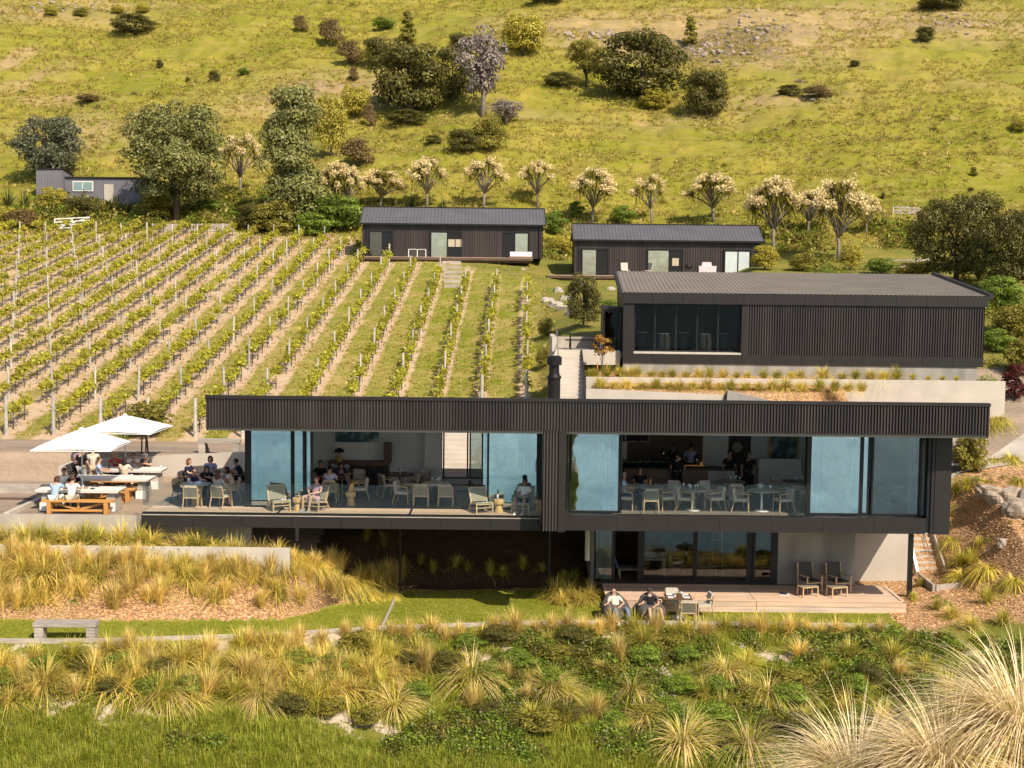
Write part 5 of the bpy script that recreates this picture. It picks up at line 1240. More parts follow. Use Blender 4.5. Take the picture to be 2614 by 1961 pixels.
for px, y_, dg, l_ in ((1598, 45.6, 80, 'chair under the grey-haired man at the left of the bar room'), (1661, 45.35, 180, 'back-turned chair with a woven back in the bar room'), (1700, 45.7, -70, 'chair facing left beside the back-turned chair'), (1712, 46.9, -30, 'far chair behind the chair facing left'),
        (1752, 45.6, 70, 'chair facing right left of the white table leg'), (1806, 46.9, 20, 'pale chair behind the left white-legged table'), (1825, 45.7, -75, 'chair facing left beside the left white-legged table'), (1880, 46.6, 170, 'chair before the middle glass-set table'),
        (1893, 45.5, 78, 'chair facing right beside the right white-legged table'), (2000, 45.5, -75, 'chair facing left beside the right white-legged table'), (1990, 48.3, 20, 'far chair right of the middle of the bar room'), (2052, 47.3, -80, 'chair against the right end of the bar room opening'), (1640, 47.0, 10, 'chair under the woman at the bar room table')):
    chair(CH, px, y_, dg, l_)
chair(CH, 2255, 46.4, 170, 'left chair behind the right corner window'); chair(CH, 2300, 46.5, 200, 'right chair behind the right corner window'); round_table('round table behind the right corner window', XP(2275, 47.4), 47.4, .5, 0, .74, 'table_stone', 'white_paint', True)
# bar
br = thing('bar_counter', 'long dark bar counter with a stone front', 'bar', (6, 48.9, 0))
x0_, x1_ = XP(1592, 48.9) - 6, XP(1872, 48.9) - 6
MB().box(x0_, x1_, -.3, .3, 0, 1.0).build('counter_front', 'dark_timber', br); MB().box(x0_ - .03, x1_ + .05, -.36, .34, 1.0, 1.06).build('counter_top', 'dark_wood', br); MB().box(x1_ - 1.0, x1_, -.33, -.3, .05, .98).build('end_panel', 'concrete_grey', br)
g_ = np.random.default_rng(5)
BTM = MB().lathe((0, 0, 0), BT, 8).mesh('bottle', 'bottle_glass', True)
for i in range(26): link('bottle', BTM, None, (XP(1592 + i * 5.1, 49.0), 49.0 + g_.uniform(-.12, .15), 1.06), None, 'dark bottle in the row standing on the bar counter', 'bottle', 'bottles standing along the bar counter')
shf = thing('wine_shelf', 'wall shelves of upright bottles at the top left of the bar room', 'shelf', (XP(1612, 51.3), 51.35, 0))
for z_ in (1.72, 2.32): MB().box(-.4, .62, -.18, .18, z_, z_ + .04).build('shelf_board', 'grey_timber', shf)
MB().box(.62, .66, -.18, .2, 1.7, 2.9).build('upright', 'concrete_grey', shf)
for z_, n_ in ((1.76, 7), (2.36, 7)):
    for i in range(n_): link('bottle', BTM, None, (XP(1612, 51.3) - .33 + i * .15, 51.3, z_), None, 'dark upright bottle on the ' + ('lower' if z_ < 2 else 'upper') + ' wine shelf', 'bottle', 'bottles on the ' + ('lower' if z_ < 2 else 'upper') + ' wine shelf')
for i, (px, py) in enumerate(((1694, 1153), (1736, 1167), (1779, 1170))):
    p = PY(px, py, 48.7); t_ = thing('pendant_lamp', ('left', 'middle', 'right')[i] + ' black pendant lamp hanging over the bar', 'lamp', (p[0], p[1], p[2]))
    MB().lathe((0, 0, 0), [(.13, -.04), (.13, .02), (.08, .12), (.02, .16)], 14).build('lamp_shade', 'lamp_shade', t_); MB().tube([(0, 0, .15), (0, 0, 2.95 - p[2])], .014, 5).build('cord', 'frame_black', t_); MB().ball((0, 0, -.03), .035, n=8, m=6).build('bulb', 'bulb', t_)
solo('strip_light', 'tube_light', MB().box(XP(1662, 51.6), XP(1668, 51.6), 51.6, 51.65, 2.28, 2.31).box(XP(1672, 51.6), XP(1679, 51.6), 51.6, 51.65, 2.28, 2.31), 'short pair of glowing cool tubes on the kitchen wall', 'light')
solo('copper_tap', 'copper', MB().box(XP(1745, 49.0), XP(1795, 49.0), 48.95, 49.05, 1.10, 1.14).box(XP(1786, 49), XP(1792, 49), 48.95, 49.05, 1.14, 1.26), 'copper rail glowing on the bar counter', 'bar rail')
mr_ = thing('mirror', 'tall framed mirror on the bar room back wall right of the staff', 'mirror', (XP(1999, 51.5, 1200), 51.55, .9))
MB().box(-.6, .6, -.05, 0, 0, 1.45).build('frame', 'stump_wood', mr_); MB().box(-.5, .5, -.06, -.05, .1, 1.35).build('mirror_glass', 'picture', mr_)
pc_ = thing('picture', 'small black-framed print seen through the right corner window', 'picture', (XP(2262, 51.5, 1166), 51.55, PY(2262, 1184, 51.5)[2]))
MB().box(-.28, .28, -.04, 0, 0, .58).build('frame', 'frame_black', pc_); MB().box(-.23, .23, -.05, -.04, .05, .53).build('print', 'plate_white', pc_); MB().box(-.13, .13, -.056, -.05, .14, .43).build('image', 'cloth_denim', pc_)
cl_ = thing('wall_clock', 'round pale disc on the dark doorway behind the bar staff', 'clock', (XP(1882, 51.4, 1140), 51.45, PY(1882, 1142, 51.4)[2]))
MB().tube([(0, 0, 0), (0, -.05, 0)], .2, 20).build('face', 'concrete_grey', cl_)
# lower room furniture seen through its glass
lr = thing('dining_table', 'white-covered table stacked with folded cloths inside the lower room', 'table', (XP(1665, 48.6, 1440), 48.7, zl))
MB().box(-.5, .5, -.35, .35, .7, .76).build('table_top', 'plate_white', lr)
for a in (-.45, .45):
    for b in (-.3, .3): MB().box(a - .03, a + .03, b - .03, b + .03, 0, .7).build('leg', 'steel', lr)
solo('folded_linen', 'cloth_paleblue', MB().box(XP(1648, 48.6), XP(1676, 48.6), 48.5, 48.9, zl + .765, zl + .98), 'stack of pale folded linen on the table inside the lower room', 'linen')
chair(CH, 1730, 48.6, 80, 'cream chair inside the lower room, left of the ladder', zl, py=1450); chair(CH, 1805, 48.8, 60, 'cream chair inside the lower room, right of the glass joint', zl, py=1450)
sc_ = thing('sun_bed', 'lounger draped with a striped blue cloth just inside the open lower door', 'chair', (XP(1600, 48.6, 1450), 48.6, zl))
MB().box(-.35, .55, -.3, .3, .32, .38).build('seat', 'rope_weave', sc_); MB().hexa([(-.38, -.3, .35), (-.32, -.3, .35), (-.32, .3, .35), (-.38, .3, .35)], [(-.58, -.3, 1.05), (-.52, -.3, 1.05), (-.52, .3, 1.05), (-.58, .3, 1.05)]).build('backrest', 'stripe_cloth', sc_)
for a in (-.3, .5): MB().box(a, a + .04, -.28, -.24, 0, .32).build('leg', 'teak', sc_); MB().box(a, a + .04, .24, .28, 0, .32).build('leg', 'teak', sc_)
ld_ = thing('step_ladder', 'pale step ladder standing inside the lower room', 'ladder', (XP(1832, 49.2, 1440), 49.2, zl))
for s_ in (-1, 1): MB().beam((s_ * .2, 0, 0), (s_ * .16, .2, 1.75), .04).build('rail', 'teak', ld_)
for k in range(5): MB().box(-.19, .19, .02 + k * .04, .10 + k * .04, .3 + k * .33, .33 + k * .33).build('rung', 'teak', ld_)

# ================================================================== PEOPLE
def skin_mesh(name, verts, edges, rad, sub=1):
    me = bpy.data.meshes.new(name); me.from_pydata([tuple(v) for v in verts], edges, []); o = bpy.data.objects.new(name, me)
    COL.objects.link(o); m = o.modifiers.new('s', 'SKIN'); m.use_smooth_shade = True
    for i, d in enumerate(me.skin_vertices[0].data):
        r_ = rad[i]; d.radius = (r_, r_) if not hasattr(r_, '__len__') else r_; d.use_root = (i == 0)
    if sub: q = o.modifiers.new('u', 'SUBSURF'); q.levels = sub; q.render_levels = sub
    return o
POSES = {
 # pelvis, chest, neck, head, (shoulder L/R x), elbow, wrist (right, left), knee, ankle
 'sit':    dict(p=(0, .05, .53), c=(0, .10, .84), n=(0, .08, 1.06), h=(0, .05, 1.20), e=[(.26, -.02, .80), (-.26, -.02, .80)], w=[(.17, -.27, .78), (-.17, -.27, .78)], k=[(.12, -.38, .53), (-.12, -.38, .53)], a=[(.12, -.36, .09), (-.12, -.36, .09)]),
 'lean':   dict(p=(0, .05, .53), c=(0, -.04, .82), n=(0, -.12, 1.02), h=(0, -.19, 1.14), e=[(.27, -.24, .80), (-.27, -.24, .80)], w=[(.10, -.42, .86), (-.12, -.46, .79)], k=[(.12, -.38, .53), (-.12, -.38, .53)], a=[(.12, -.30, .09), (-.12, -.40, .09)]),
 'lounge': dict(p=(0, .05, .42), c=(0, .20, .70), n=(0, .24, .92), h=(0, .20, 1.06), e=[(.26, .08, .66), (-.26, .08, .66)], w=[(.06, -.16, .62), (-.06, -.16, .60)], k=[(.17, -.38, .56), (-.17, -.36, .54)], a=[(.13, -.48, .09), (-.14, -.44, .09)]),
 'recline':dict(p=(0, .0, .30), c=(0, .22, .56), n=(0, .33, .76), h=(0, .34, .91), e=[(.30, .10, .52), (-.30, .10, .54)], w=[(.08, -.14, .48), (-.42, -.06, .56)], k=[(.20, -.45, .46), (-.20, -.42, .46)], a=[(.20, -.82, .10), (-.24, -.78, .10)]),
 'stand':  dict(p=(0, 0, .93), c=(0, .02, 1.24), n=(0, .0, 1.47), h=(0, -.02, 1.62), e=[(.27, .04, 1.14), (-.27, .0, 1.14)], w=[(.20, -.18, 1.02), (-.25, -.12, .95)], k=[(.11, -.01, .50), (-.12, -.03, .50)], a=[(.12, .02, .09), (-.14, .0, .09)]),
}
def lerp(a, b, t): return tuple(a[i] + (b[i] - a[i]) * t for i in range(3))
PM = {}; _tmp = []
for pn, P_ in POSES.items():
    V_ = []; E_ = []; Rr = []
    def add(v, r, par=None):
        V_.append(v); Rr.append(r); i = len(V_) - 1
        if par is not None: E_.append((par, i))
        return i
    p, c, n, h = P_['p'], P_['c'], P_['n'], P_['h']
    ip = add(p, (.135, .10)); iw = add(lerp(p, c, .5), (.12, .085), ip); ic = add(c, (.145, .10), iw); it = add(lerp(c, n, .62), (.12, .08), ic); inn = add(lerp(c, n, .98), .052, it)
    jaw = add((h[0], h[1] - .01, h[2] - .075), (.062, .068), inn); hd = add((h[0], h[1], h[2] + .02), (.078, .092), jaw); tp = add((h[0], h[1] + .01, h[2] + .085), (.055, .065), hd)
    sh = []
    for s_ in (0, 1):
        sx = (.17, -.17)[s_]; shp = (lerp(c, n, .62)[0] + sx, lerp(c, n, .62)[1], lerp(c, n, .62)[2]); sh.append(shp)
        i1 = add(shp, .055, it); i2 = add(P_['e'][s_], .04, i1); i3 = add(lerp(P_['e'][s_], P_['w'][s_], .5), .036, i2); i4 = add(P_['w'][s_], .026, i3)
        d = (Vector(P_['w'][s_]) - Vector(P_['e'][s_])).normalized(); side_ = d.cross(Vector((0, 0, 1))).normalized()
        w_ = Vector(P_['w'][s_]); palm = add(tuple(w_ + d * .06), .024, i4)
        for fi, (off, ln_) in enumerate(((-.03, .06), (-.01, .075), (.01, .072), (.03, .055))):
            a1 = add(tuple(w_ + d * .1 + side_ * off), .009, palm); a2 = add(tuple(w_ + d * (.1 + ln_ * .6) + side_ * off * 1.1 + Vector((0, 0, -.012))), .008, a1); add(tuple(w_ + d * (.1 + ln_ * .9) + side_ * off * 1.1 + Vector((0, 0, -.035))), .007, a2)
        sg = 1 if s_ == 0 else -1
        t1 = add(tuple(w_ + d * .04 - side_ * .035 * sg * (-1) + Vector((0, 0, .01))), .01, palm); add(tuple(w_ + d * .08 + side_ * .055 * sg), .008, t1)
        hp = (p[0] + (.095, -.095)[s_], p[1], p[2] - .03)
        j1 = add(hp, .095, ip); j2 = add(lerp(hp, P_['k'][s_], .55), .078, j1); j3 = add(P_['k'][s_], .055, j2); j4 = add(lerp(P_['k'][s_], P_['a'][s_], .35), .055, j3); j5 = add(P_['a'][s_], .035, j4)
        fd = Vector((P_['k'][s_][0] - p[0], P_['k'][s_][1] - p[1] - (.2 if pn == 'stand' else 0), 0)).normalized()
        add(tuple(Vector(P_['a'][s_]) + fd * .1 + Vector((0, 0, -.045))), .03, j5)
    body = skin_mesh('body', V_, E_, Rr)
    # shirt: torso and sleeves; trousers / shorts; long trousers
    def chainm(nm, pts, eds, rad): return skin_mesh(nm, pts, eds, rad)
    tv = [lerp(p, c, .02), lerp(p, c, .5), c, lerp(c, n, .66), lerp(c, n, .80)]; te = [(0, 1), (1, 2), (2, 3), (3, 4)]; tr = [(.155, .122), (.142, .108), (.165, .12), (.14, .1), (.075, .07)]
    for s_ in (0, 1):
        b0 = len(tv); tv.append(sh[s_]); tr.append(.075); te.append((3, b0)); tv.append(lerp(sh[s_], P_['e'][s_], .75)); tr.append(.063); te.append((b0, b0 + 1))
    shirt = chainm('shirt', tv, te, tr)
    def legs(nm, lo):
        lv = [(p[0], p[1], p[2] + .02)]; le = []; lr_ = [(.15, .125)]
        for s_ in (0, 1):
            hp = (p[0] + (.095, -.095)[s_], p[1], p[2] - .02); k_ = P_['k'][s_]; b0 = len(lv)
            lv += [hp, lerp(hp, k_, .55)]; lr_ += [.108, .092]; le += [(0, b0), (b0, b0 + 1)]
            if lo: lv += [k_, lerp(k_, P_['a'][s_], .9)]; lr_ += [.075, .055]; le += [(b0 + 1, b0 + 2), (b0 + 2, b0 + 3)]
            else: lv += [lerp(hp, k_, .85)]; lr_ += [.085]; le += [(b0 + 1, b0 + 2)]
        return chainm(nm, lv, le, lr_)
    PM[pn] = dict(body=body, shirt=shirt, trousers=legs('trousers', True), shorts=legs('shorts', False), P=P_)
    _tmp += [PM[pn][k] for k in ('body', 'shirt', 'trousers', 'shorts')]
dg = bpy.context.evaluated_depsgraph_get(); dg.update()
for pn in PM:
    for k in ('body', 'shirt', 'trousers', 'shorts'):
        o = PM[pn][k]; m_ = bpy.data.meshes.new_from_object(o.evaluated_get(dg)); m_.name = k; m_.materials.clear(); m_.materials.append(MAT['skin'])
        m_.polygons.foreach_set('use_smooth', [True] * len(m_.polygons)); PM[pn][k] = m_
for o in _tmp: bpy.data.objects.remove(o)
def hair_mesh(kind):
    mb = MB()
    mb.ball((0, .012, .035), .092, .108, .088, 14, 9)
    v = []
    for (x, y, z) in mb.v:      # hollow the face side
        if y < -.035 and z < .07: y = -.035; z = max(z, .02)
        v.append((x, y, z))
    mb.v = v
    if kind == 'long': mb.lathe((0, .06, -.30), [(.05, 0), (.10, .06), (.105, .2), (.09, .33), (.05, .38)], 12, 1, .6)
    if kind == 'bob': mb.lathe((0, .045, -.13), [(.08, 0), (.11, .05), (.1, .18)], 12, 1, .7)
    if kind == 'cap':
        mb.hexa([(-.07, -.17, .055), (.07, -.17, .055), (.08, -.06, .05), (-.08, -.06, .05)], [(-.07, -.17, .065), (.07, -.17, .065), (.08, -.06, .075), (-.08, -.06, .075)])
    return mb.mesh('hair' if kind != 'cap' else 'cap', 'hair_dark', True)
HM = {k: hair_mesh(k) for k in ('short', 'long', 'bob', 'cap')}
FACE = MB(); FACE.hexa([(-.012, -.105, -.02), (.012, -.105, -.02), (.01, -.085, -.02), (-.01, -.085, -.02)], [(-.005, -.09, .03), (.005, -.09, .03), (.004, -.08, .03), (-.004, -.08, .03)])
NOSE = FACE.mesh('nose', 'skin'); EYE = MB().ball((0, 0, 0), .011, n=6, m=4).mesh('eye', 'hair_dark'); MOUTH = MB().box(-.022, .022, -.004, .004, -.004, .004).mesh('mouth', 'cloth_red')
EAR = MB().ball((0, 0, 0), .01, .02, .03, 6, 5).mesh('ear', 'skin'); SHOE = MB().hexa([(-.045, -.17, 0), (.045, -.17, 0), (.045, .09, 0), (-.045, .09, 0)], [(-.035, -.12, .05), (.035, -.12, .05), (.038, .08, .11), (-.038, .08, .11)]).mesh('shoe', 'frame_black')
SHADE = MB().box(-.075, .075, -.012, .005, -.02, .015).mesh('sunglasses', 'frame_black')
def setm(o, m):
    o.material_slots[0].link = 'OBJECT'; o.material_slots[0].material = MAT[m]
def person(pose, label, x, y, z, deg, top='white', low='navy', hair=('short', 'hair_dark'), skin='skin', shorts=False, glasses=False, shoe='frame_black', sc=1.0, head=0, group=None):
    P_ = PM[pose]['P']; t_ = thing('person', label, 'person', (x, y, z), R(deg), group, sc)
    b = link('body', PM[pose]['body'], t_); setm(b, skin)
    s_ = link('shirt', PM[pose]['shirt'], t_); setm(s_, 'cloth_' + top)
    l_ = link('shorts' if shorts else 'trousers', PM[pose]['shorts' if shorts else 'trousers'], t_); setm(l_, 'cloth_' + low)
    h = P_['h']; q = (0, 0, R(head))
    if hair: ho = link('hair' if hair[0] != 'cap' else 'cap', HM[hair[0]], t_, h, q); setm(ho, hair[1])
    n_ = link('nose', NOSE, t_, h, q); setm(n_, skin)
    c_, sn = math.cos(R(head)), math.sin(R(head))
    def hp(a, b_, c__): return (h[0] + a * c_ - b_ * sn, h[1] + a * sn + b_ * c_, h[2] + c__)
    if glasses: link('sunglasses', SHADE, t_, hp(0, -.09, .022), q)
    else:
        for sx in (-.03, .03): link('eye', EYE, t_, hp(sx, -.083, .018))
    link('mouth', MOUTH, t_, hp(0, -.088, -.048), q)
    for sx in (-.082, .082): e = link('ear', EAR, t_, hp(sx, .0, .0), q); setm(e, skin)
    for i in (0, 1):
        a = P_['a'][i]; so_ = link('shoe', SHOE, t_, (a[0], a[1], a[2] - .085)); setm(so_, shoe)
    return t_
SK, TN, DK = 'skin', 'skin_tan', 'skin_dark'
ZS = ZT + .04
# terrace
person('lean', 'leftmost person on the near bench, in pale blue', XP(140, 45.5, 1240), 45.5, ZS, 172, 'lightblue', 'white', ('bob', 'hair_brown'))
person('lean', 'person in a white shirt on the near bench beside the pale blue one', XP(182, 45.5, 1240), 45.5, ZS, 184, 'white', 'khaki', ('short', 'hair_brown'))
person('sit', 'man in a white shirt across the near table, facing the camera', XP(164, 47.2, 1240), 47.15, ZS, 8, 'white', 'grey', ('short', 'hair_dark'), TN)
person('lean', 'dark-haired woman in sunglasses across the near table beside the umbrella pole', XP(196, 47.2, 1240), 47.15, ZS, -15, 'black', 'black', ('bob', 'hair_dark'), glasses=True)
person('stand', 'standing man in a black tee shirt and grey shorts under the near umbrella', XP(207, 50.1, 1200), 50.2, ZT, 160, 'black', 'grey', ('short', 'hair_brown'), shorts=True)
person('stand', 'standing man in a cream shirt beside the man in black', XP(240, 50.6, 1200), 50.5, ZT, 205, 'cream', 'khaki', ('short', 'hair_dark'), shorts=True)
person('stand', 'person standing mostly hidden behind the man in black, dark dress', XP(194, 50.8, 1200), 50.9, ZT, 150, 'mauve', 'black', ('short', 'hair_dark'), TN)
person('sit', 'man in a pale blue shirt before the farthest table, turned to the right', XP(257, 50.3, 1210), 50.35, ZS, 105, 'lightblue', 'khaki', ('short', 'hair_brown'))
person('lean', 'fair-haired person in a red patterned top behind the farthest table', XP(297, 52.2, 1200), 52.2, ZS, 0, 'red', 'navy', ('bob', 'hair_blond'), TN)
person('sit', 'long dark-haired woman in a pale top with her back turned at the farthest table', XP(320, 50.4, 1210), 50.4, ZS, 175, 'cream', 'white', ('long', 'hair_dark'))
person('lean', 'person in white with brown hair leaning on the farthest table', XP(342, 52.2, 1200), 52.2, ZS, 10, 'white', 'grey', ('short', 'hair_brown'), TN)
person('lean', 'person in a white cap and dark top at the right of the farthest table', XP(377, 52.2, 1200), 52.2, ZS, -12, 'darkgrey', 'white', ('cap', 'cloth_white'))
# open deck
person('sit', 'red-haired woman in navy seated on the left of the open deck', XP(487, 48.1, 1230), 48.1, .0, 78, 'navy', 'navy', ('bob', 'hair_red'))
person('sit', 'person in a lavender shirt facing the camera on the open deck', XP(536, 48.8, 1230), 48.8, .0, 0, 'lavender', 'denim', ('bob', 'hair_brown'))
person('lean', 'woman in black with sunglasses between the two deck tables', XP(529, 46.85, 1230), 46.8, .0, 12, 'black', 'black', ('long', 'hair_dark'), glasses=True)
person('sit', 'long brown-haired woman in a pale grey dress with her back turned on the deck', XP(560, 45.1, 1260), 45.15, .0, 150, 'grey', 'grey', ('long', 'hair_brown'), shorts=True)
person('lean', 'bare-shouldered woman with dark hair at the right of the deck table', XP(592, 46.5, 1250), 46.5, .0, -75, 'cream', 'khaki', ('bob', 'hair_dark'), TN)
person('lean', 'man in navy sitting by the dark corner post of the glazing', XP(614, 48.6, 1240), 48.65, .0, -78, 'navy', 'black', ('short', 'hair_dark'), TN)
person('lounge', 'man in a mauve shirt reading in a lounge chair on the long deck', XP(800, 44.75, 1290), 44.72, .0, -26, 'mauve', 'pink', ('short', 'hair_red'), SK, True, shoe='cloth_grey', head=-18)
person('lounge', 'man in a white tee shirt lounging at the right end of the long deck', XP(1335, 44.75, 1290), 44.72, .0, -18, 'white', 'black', ('short', 'hair_dark'), TN, True, True, shoe='cloth_white')
# lawn
person('recline', 'bald man in a cream shirt and jeans reclining in the left bean bag', bbx1, 43.72, zw + .06, 16, 'cream', 'denim', None, SK, shoe='cloth_white', sc=.97)
person('recline', 'person in a black shirt and dark cap reclining in the right bean bag', bbx2, 43.78, zw + .06, 10, 'black', 'khaki', ('cap', 'cloth_darkgrey'), SK, True, sc=.96)
# inside
person('sit', 'diner in a black shirt facing the camera just inside the left doors', XP(817, 47.9, 1230), 47.9, .0, -10, 'black', 'black', ('short', 'hair_dark'), TN)
person('sit', 'diner in pale blue with his back to the camera inside the left doors', XP(843, 46.7, 1230), 46.65, .0, 178, 'paleblue', 'grey', ('short', 'hair_dark'))
person('lean', 'dark-haired diner at the right of the man in pale blue', XP(868, 47.9, 1230), 47.95, .0, 20, 'navy', 'black', ('bob', 'hair_dark'), TN)
person('sit', 'diner in white half hidden behind the left door frames', XP(783, 47.0, 1230), 47.0, .0, 100, 'white', 'grey', ('short', 'hair_grey'))
person('sit', 'grey-haired man in a pale blue shirt at the left edge of the bar room', XP(1597, 45.7, 1230), 45.7, .0, 80, 'lightblue', 'navy', ('short', 'hair_grey'), TN)
person('sit', 'dark-haired woman in black beside the bar counter table', XP(1634, 47.0, 1230), 47.0, .0, 0, 'black', 'black', ('bob', 'hair_dark'), TN)
person('stand', 'staff member in black standing in front of the bar counter', XP(1729, 48.3, 1220), 48.3, .0, 180, 'black', 'black', ('short', 'hair_dark'), TN)
person('stand', 'staff member in black behind the bar, left of the one in pale blue', XP(1718, 49.8, 1220), 49.8, .15, 10, 'black', 'black', ('short', 'hair_dark'), DK)
person('stand', 'staff member in a blue-grey shirt behind the bar, right of the middle lamp', XP(1762, 49.9, 1220), 49.9, .12, 160, 'lavender', 'black', ('short', 'hair_dark'), TN)
person('stand', 'left of the two staff in black beside the dark doorway', XP(1861, 48.8, 1220), 48.8, .0, 15, 'black', 'black', ('short', 'hair_dark'), TN)
person('stand', 'right of the two staff in black beside the dark doorway', XP(1911, 48.6, 1220), 48.6, .0, -15, 'black', 'black', ('short', 'hair_dark'), TN)

# ================================================================== PLANTS
mat('leaf_dark', (0.125, 0.11, 0.024), 0.6, .2, .6, island=.5, trans=.25, objvar=.12)
mat('leaf_olive', (0.25, 0.215, 0.034), 0.6, .2, .6, island=.5, trans=.3, objvar=.15)
mat('leaf_yellow', (0.44, 0.37, 0.05), 0.6, .2, .6, island=.45, trans=.3, objvar=.15)
mat('leaf_grey', (0.25, 0.245, 0.075), 0.6, .2, .6, island=.5, trans=.25, objvar=.1)
mat('leaf_blue', (0.13, 0.135, 0.075), 0.6, .2, .6, island=.6, trans=.2)
mat('leaf_green', (0.205, 0.275, 0.032), 0.6, .25, .8, island=.55, trans=.35, objvar=.15)
mat('leaf_brown', (0.2, 0.135, 0.05), 0.6, .2, .8, island=.5, trans=.2)
mat('leaf_maroon', (0.10, 0.022, 0.018), 0.6, .2, .8, island=.5, trans=.2)
mat('leaf_orange', (0.42, 0.22, 0.04), 0.6, .2, .8, island=.4, trans=.35)
mat('leaf_vine', (0.45, 0.42, 0.045), 0.6, .25, .8, island=.5, trans=.38, objvar=.1)
mat('twig_pale', (0.245, 0.195, 0.17), 0.9, .2, .8, island=.4)
mat('flower_cream', (0.84, 0.68, 0.36), 0.9, .1, .8, island=.22, trans=.3)
mat('tus_gold', (0.78, 0.6, 0.165), 0.8, .2, .8, island=.45, trans=.38, objvar=.22, spec=.15)
mat('tus_green', (0.46, 0.44, 0.055), 0.8, .2, .8, island=.45, trans=.35, objvar=.25, spec=.2)
mat('tus_straw', (0.78, 0.59, 0.25), 0.8, .15, .8, island=.35, trans=.35, objvar=.15, spec=.2)
mat('toetoe', (0.95, 0.77, 0.48), 0.7, .15, 2, island=.4, trans=.3, spec=.3)
mat('toetoe_green', (0.5, 0.42, 0.14), 0.7, .15, 2, island=.4, trans=.3, spec=.3)
mat('grass_mix', (0.38, 0.355, 0.05), 0.8, .3, .15, island=.5, trans=.35, objvar=.2)
mat('meadow_green', (0.29, 0.335, 0.035), 0.8, .3, .3, island=.5, trans=.35, objvar=.25)
mat('grass_dry', (0.6, 0.44, 0.17), 0.8, .3, .15, island=.4, trans=.3, objvar=.2)
mat('flax_leaf', (0.075, 0.078, 0.035), 0.5, .2, .8, island=.6, trans=.15, spec=.5)
mat('chip', (0.56, 0.33, 0.16), 0.9, .2, 3, island=.5, objvar=.4)
def arr_mesh(name, V, nper, mats, mi=None, smooth=False):
    """V: (n, nper, 3) separate polygons"""
    V = np.asarray(V, np.float32); n = len(V); me = bpy.data.meshes.new(name)
    me.vertices.add(n * nper); me.vertices.foreach_set('co', V.reshape(-1))
    me.loops.add(n * nper); me.loops.foreach_set('vertex_index', np.arange(n * nper, dtype=np.int32))
    me.polygons.add(n); me.polygons.foreach_set('loop_start', np.arange(0, n * nper, nper, dtype=np.int32)); me.polygons.foreach_set('loop_total', np.full(n, nper, np.int32))
    if mi is not None: me.polygons.foreach_set('material_index', np.asarray(mi, np.int32))
    for m in (mats if isinstance(mats, (list, tuple)) else [mats]): me.materials.append(MAT[m])
    me.update(); return me
def nrm(a): return a / (np.linalg.norm(a, axis=-1, keepdims=True) + 1e-9)
def leaf_quads(P_, size, g, out=None, k=.9, asp=.6):
    n = len(P_); d = g.normal(size=(n, 3))
    if out is not None: d = nrm(d) * k + out * 1.1
    N_ = nrm(d); a = nrm(np.cross(N_, g.normal(size=(n, 3)))); b = np.cross(N_, a)
    s_ = (size * g.uniform(.6, 1.35, n))[:, None]; a = a * s_; b = b * s_ * asp
    return np.stack([P_ - a, P_ + b * .9 - a * .1, P_ + a, P_ - b * .9 - a * .1], 1)
def crown_pts(blobs, n, g):
    w_ = np.array([b[3] * b[4] for b in blobs]); w_ /= w_.sum(); ch = g.choice(len(blobs), n, p=w_)
    B_ = np.array(blobs)[ch]; d = nrm(g.normal(size=(n, 3))); d[:, 2] = np.where(d[:, 2] < -.35, -d[:, 2] * .8, d[:, 2]); d = nrm(d)
    r_ = g.uniform(.78, 1.06, n)[:, None]
    return B_[:, :3] + d * B_[:, 3:6] * r_, d
def blobs_in(g, nb, w, h, z0, r_, shape='round'):
    out = []
    for i in range(nb):
        t = g.random(); a = g.uniform(0, 6.28)
        if shape == 'round': zz = z0 + (h - z0) * (.12 + .76 * t); env = math.sqrt(max(.05, 1 - (2 * (.1 + .8 * t) - 1) ** 2)); 
        elif shape == 'cone': zz = z0 + (h - z0) * t * .9; env = (1 - t) ** .8 + .06
        elif shape == 'column': zz = z0 + (h - z0) * (.06 + .88 * t); env = .75 + .25 * math.sin(t * 9 + a) - .35 * t
        else: zz = z0 + (h - z0) * (.3 + .5 * t); env = 1
        q = env * (w / 2 - r_ * .7) * math.sqrt(g.random()) ** .7 if shape != 'column' else env * (w / 2 - r_ * .6) * g.random() ** .5
        rr = r_ * g.uniform(.65, 1.25)
        out.append((q * math.cos(a), q * math.sin(a), min(zz, h - rr * .7), rr, rr, rr * g.uniform(.6, .85)))
    return out
def tree_parts(seed, w, h, z0, nb, r_, nl, ls, leaf, shape='round', bark='bark', tr=.04, limbs=5, extra=None):
    g = np.random.default_rng(seed); bl = blobs_in(g, nb, w, h, z0, r_, shape); P_, d = crown_pts(bl, nl, g)
    cm = arr_mesh('crown', leaf_quads(P_, ls, g, d, .6), 4, leaf)
    tm = MB(); tm.tube([(0, 0, -h * .04), (h * .01, 0, h * .25), (-h * .01, h * .01, h * .55), (0, 0, h * .82)], [tr * h, tr * h * .75, tr * h * .45, tr * h * .15], 8)
    for i in range(limbs):
        b_ = bl[i % len(bl)]; z_ = max(.12 * h, b_[2] * .45); tm.tube([(0, 0, z_), (b_[0] * .5, b_[1] * .5, (z_ + b_[2]) * .55), (b_[0], b_[1], b_[2])], [tr * h * .45, tr * h * .3, tr * h * .08], 5)
    return [('trunk', tm.mesh('trunk', bark, True)), ('crown', cm)]
KINDS = {}
def kind(k, *a, **kw): KINDS[k] = lambda: tree_parts(*a, **kw)
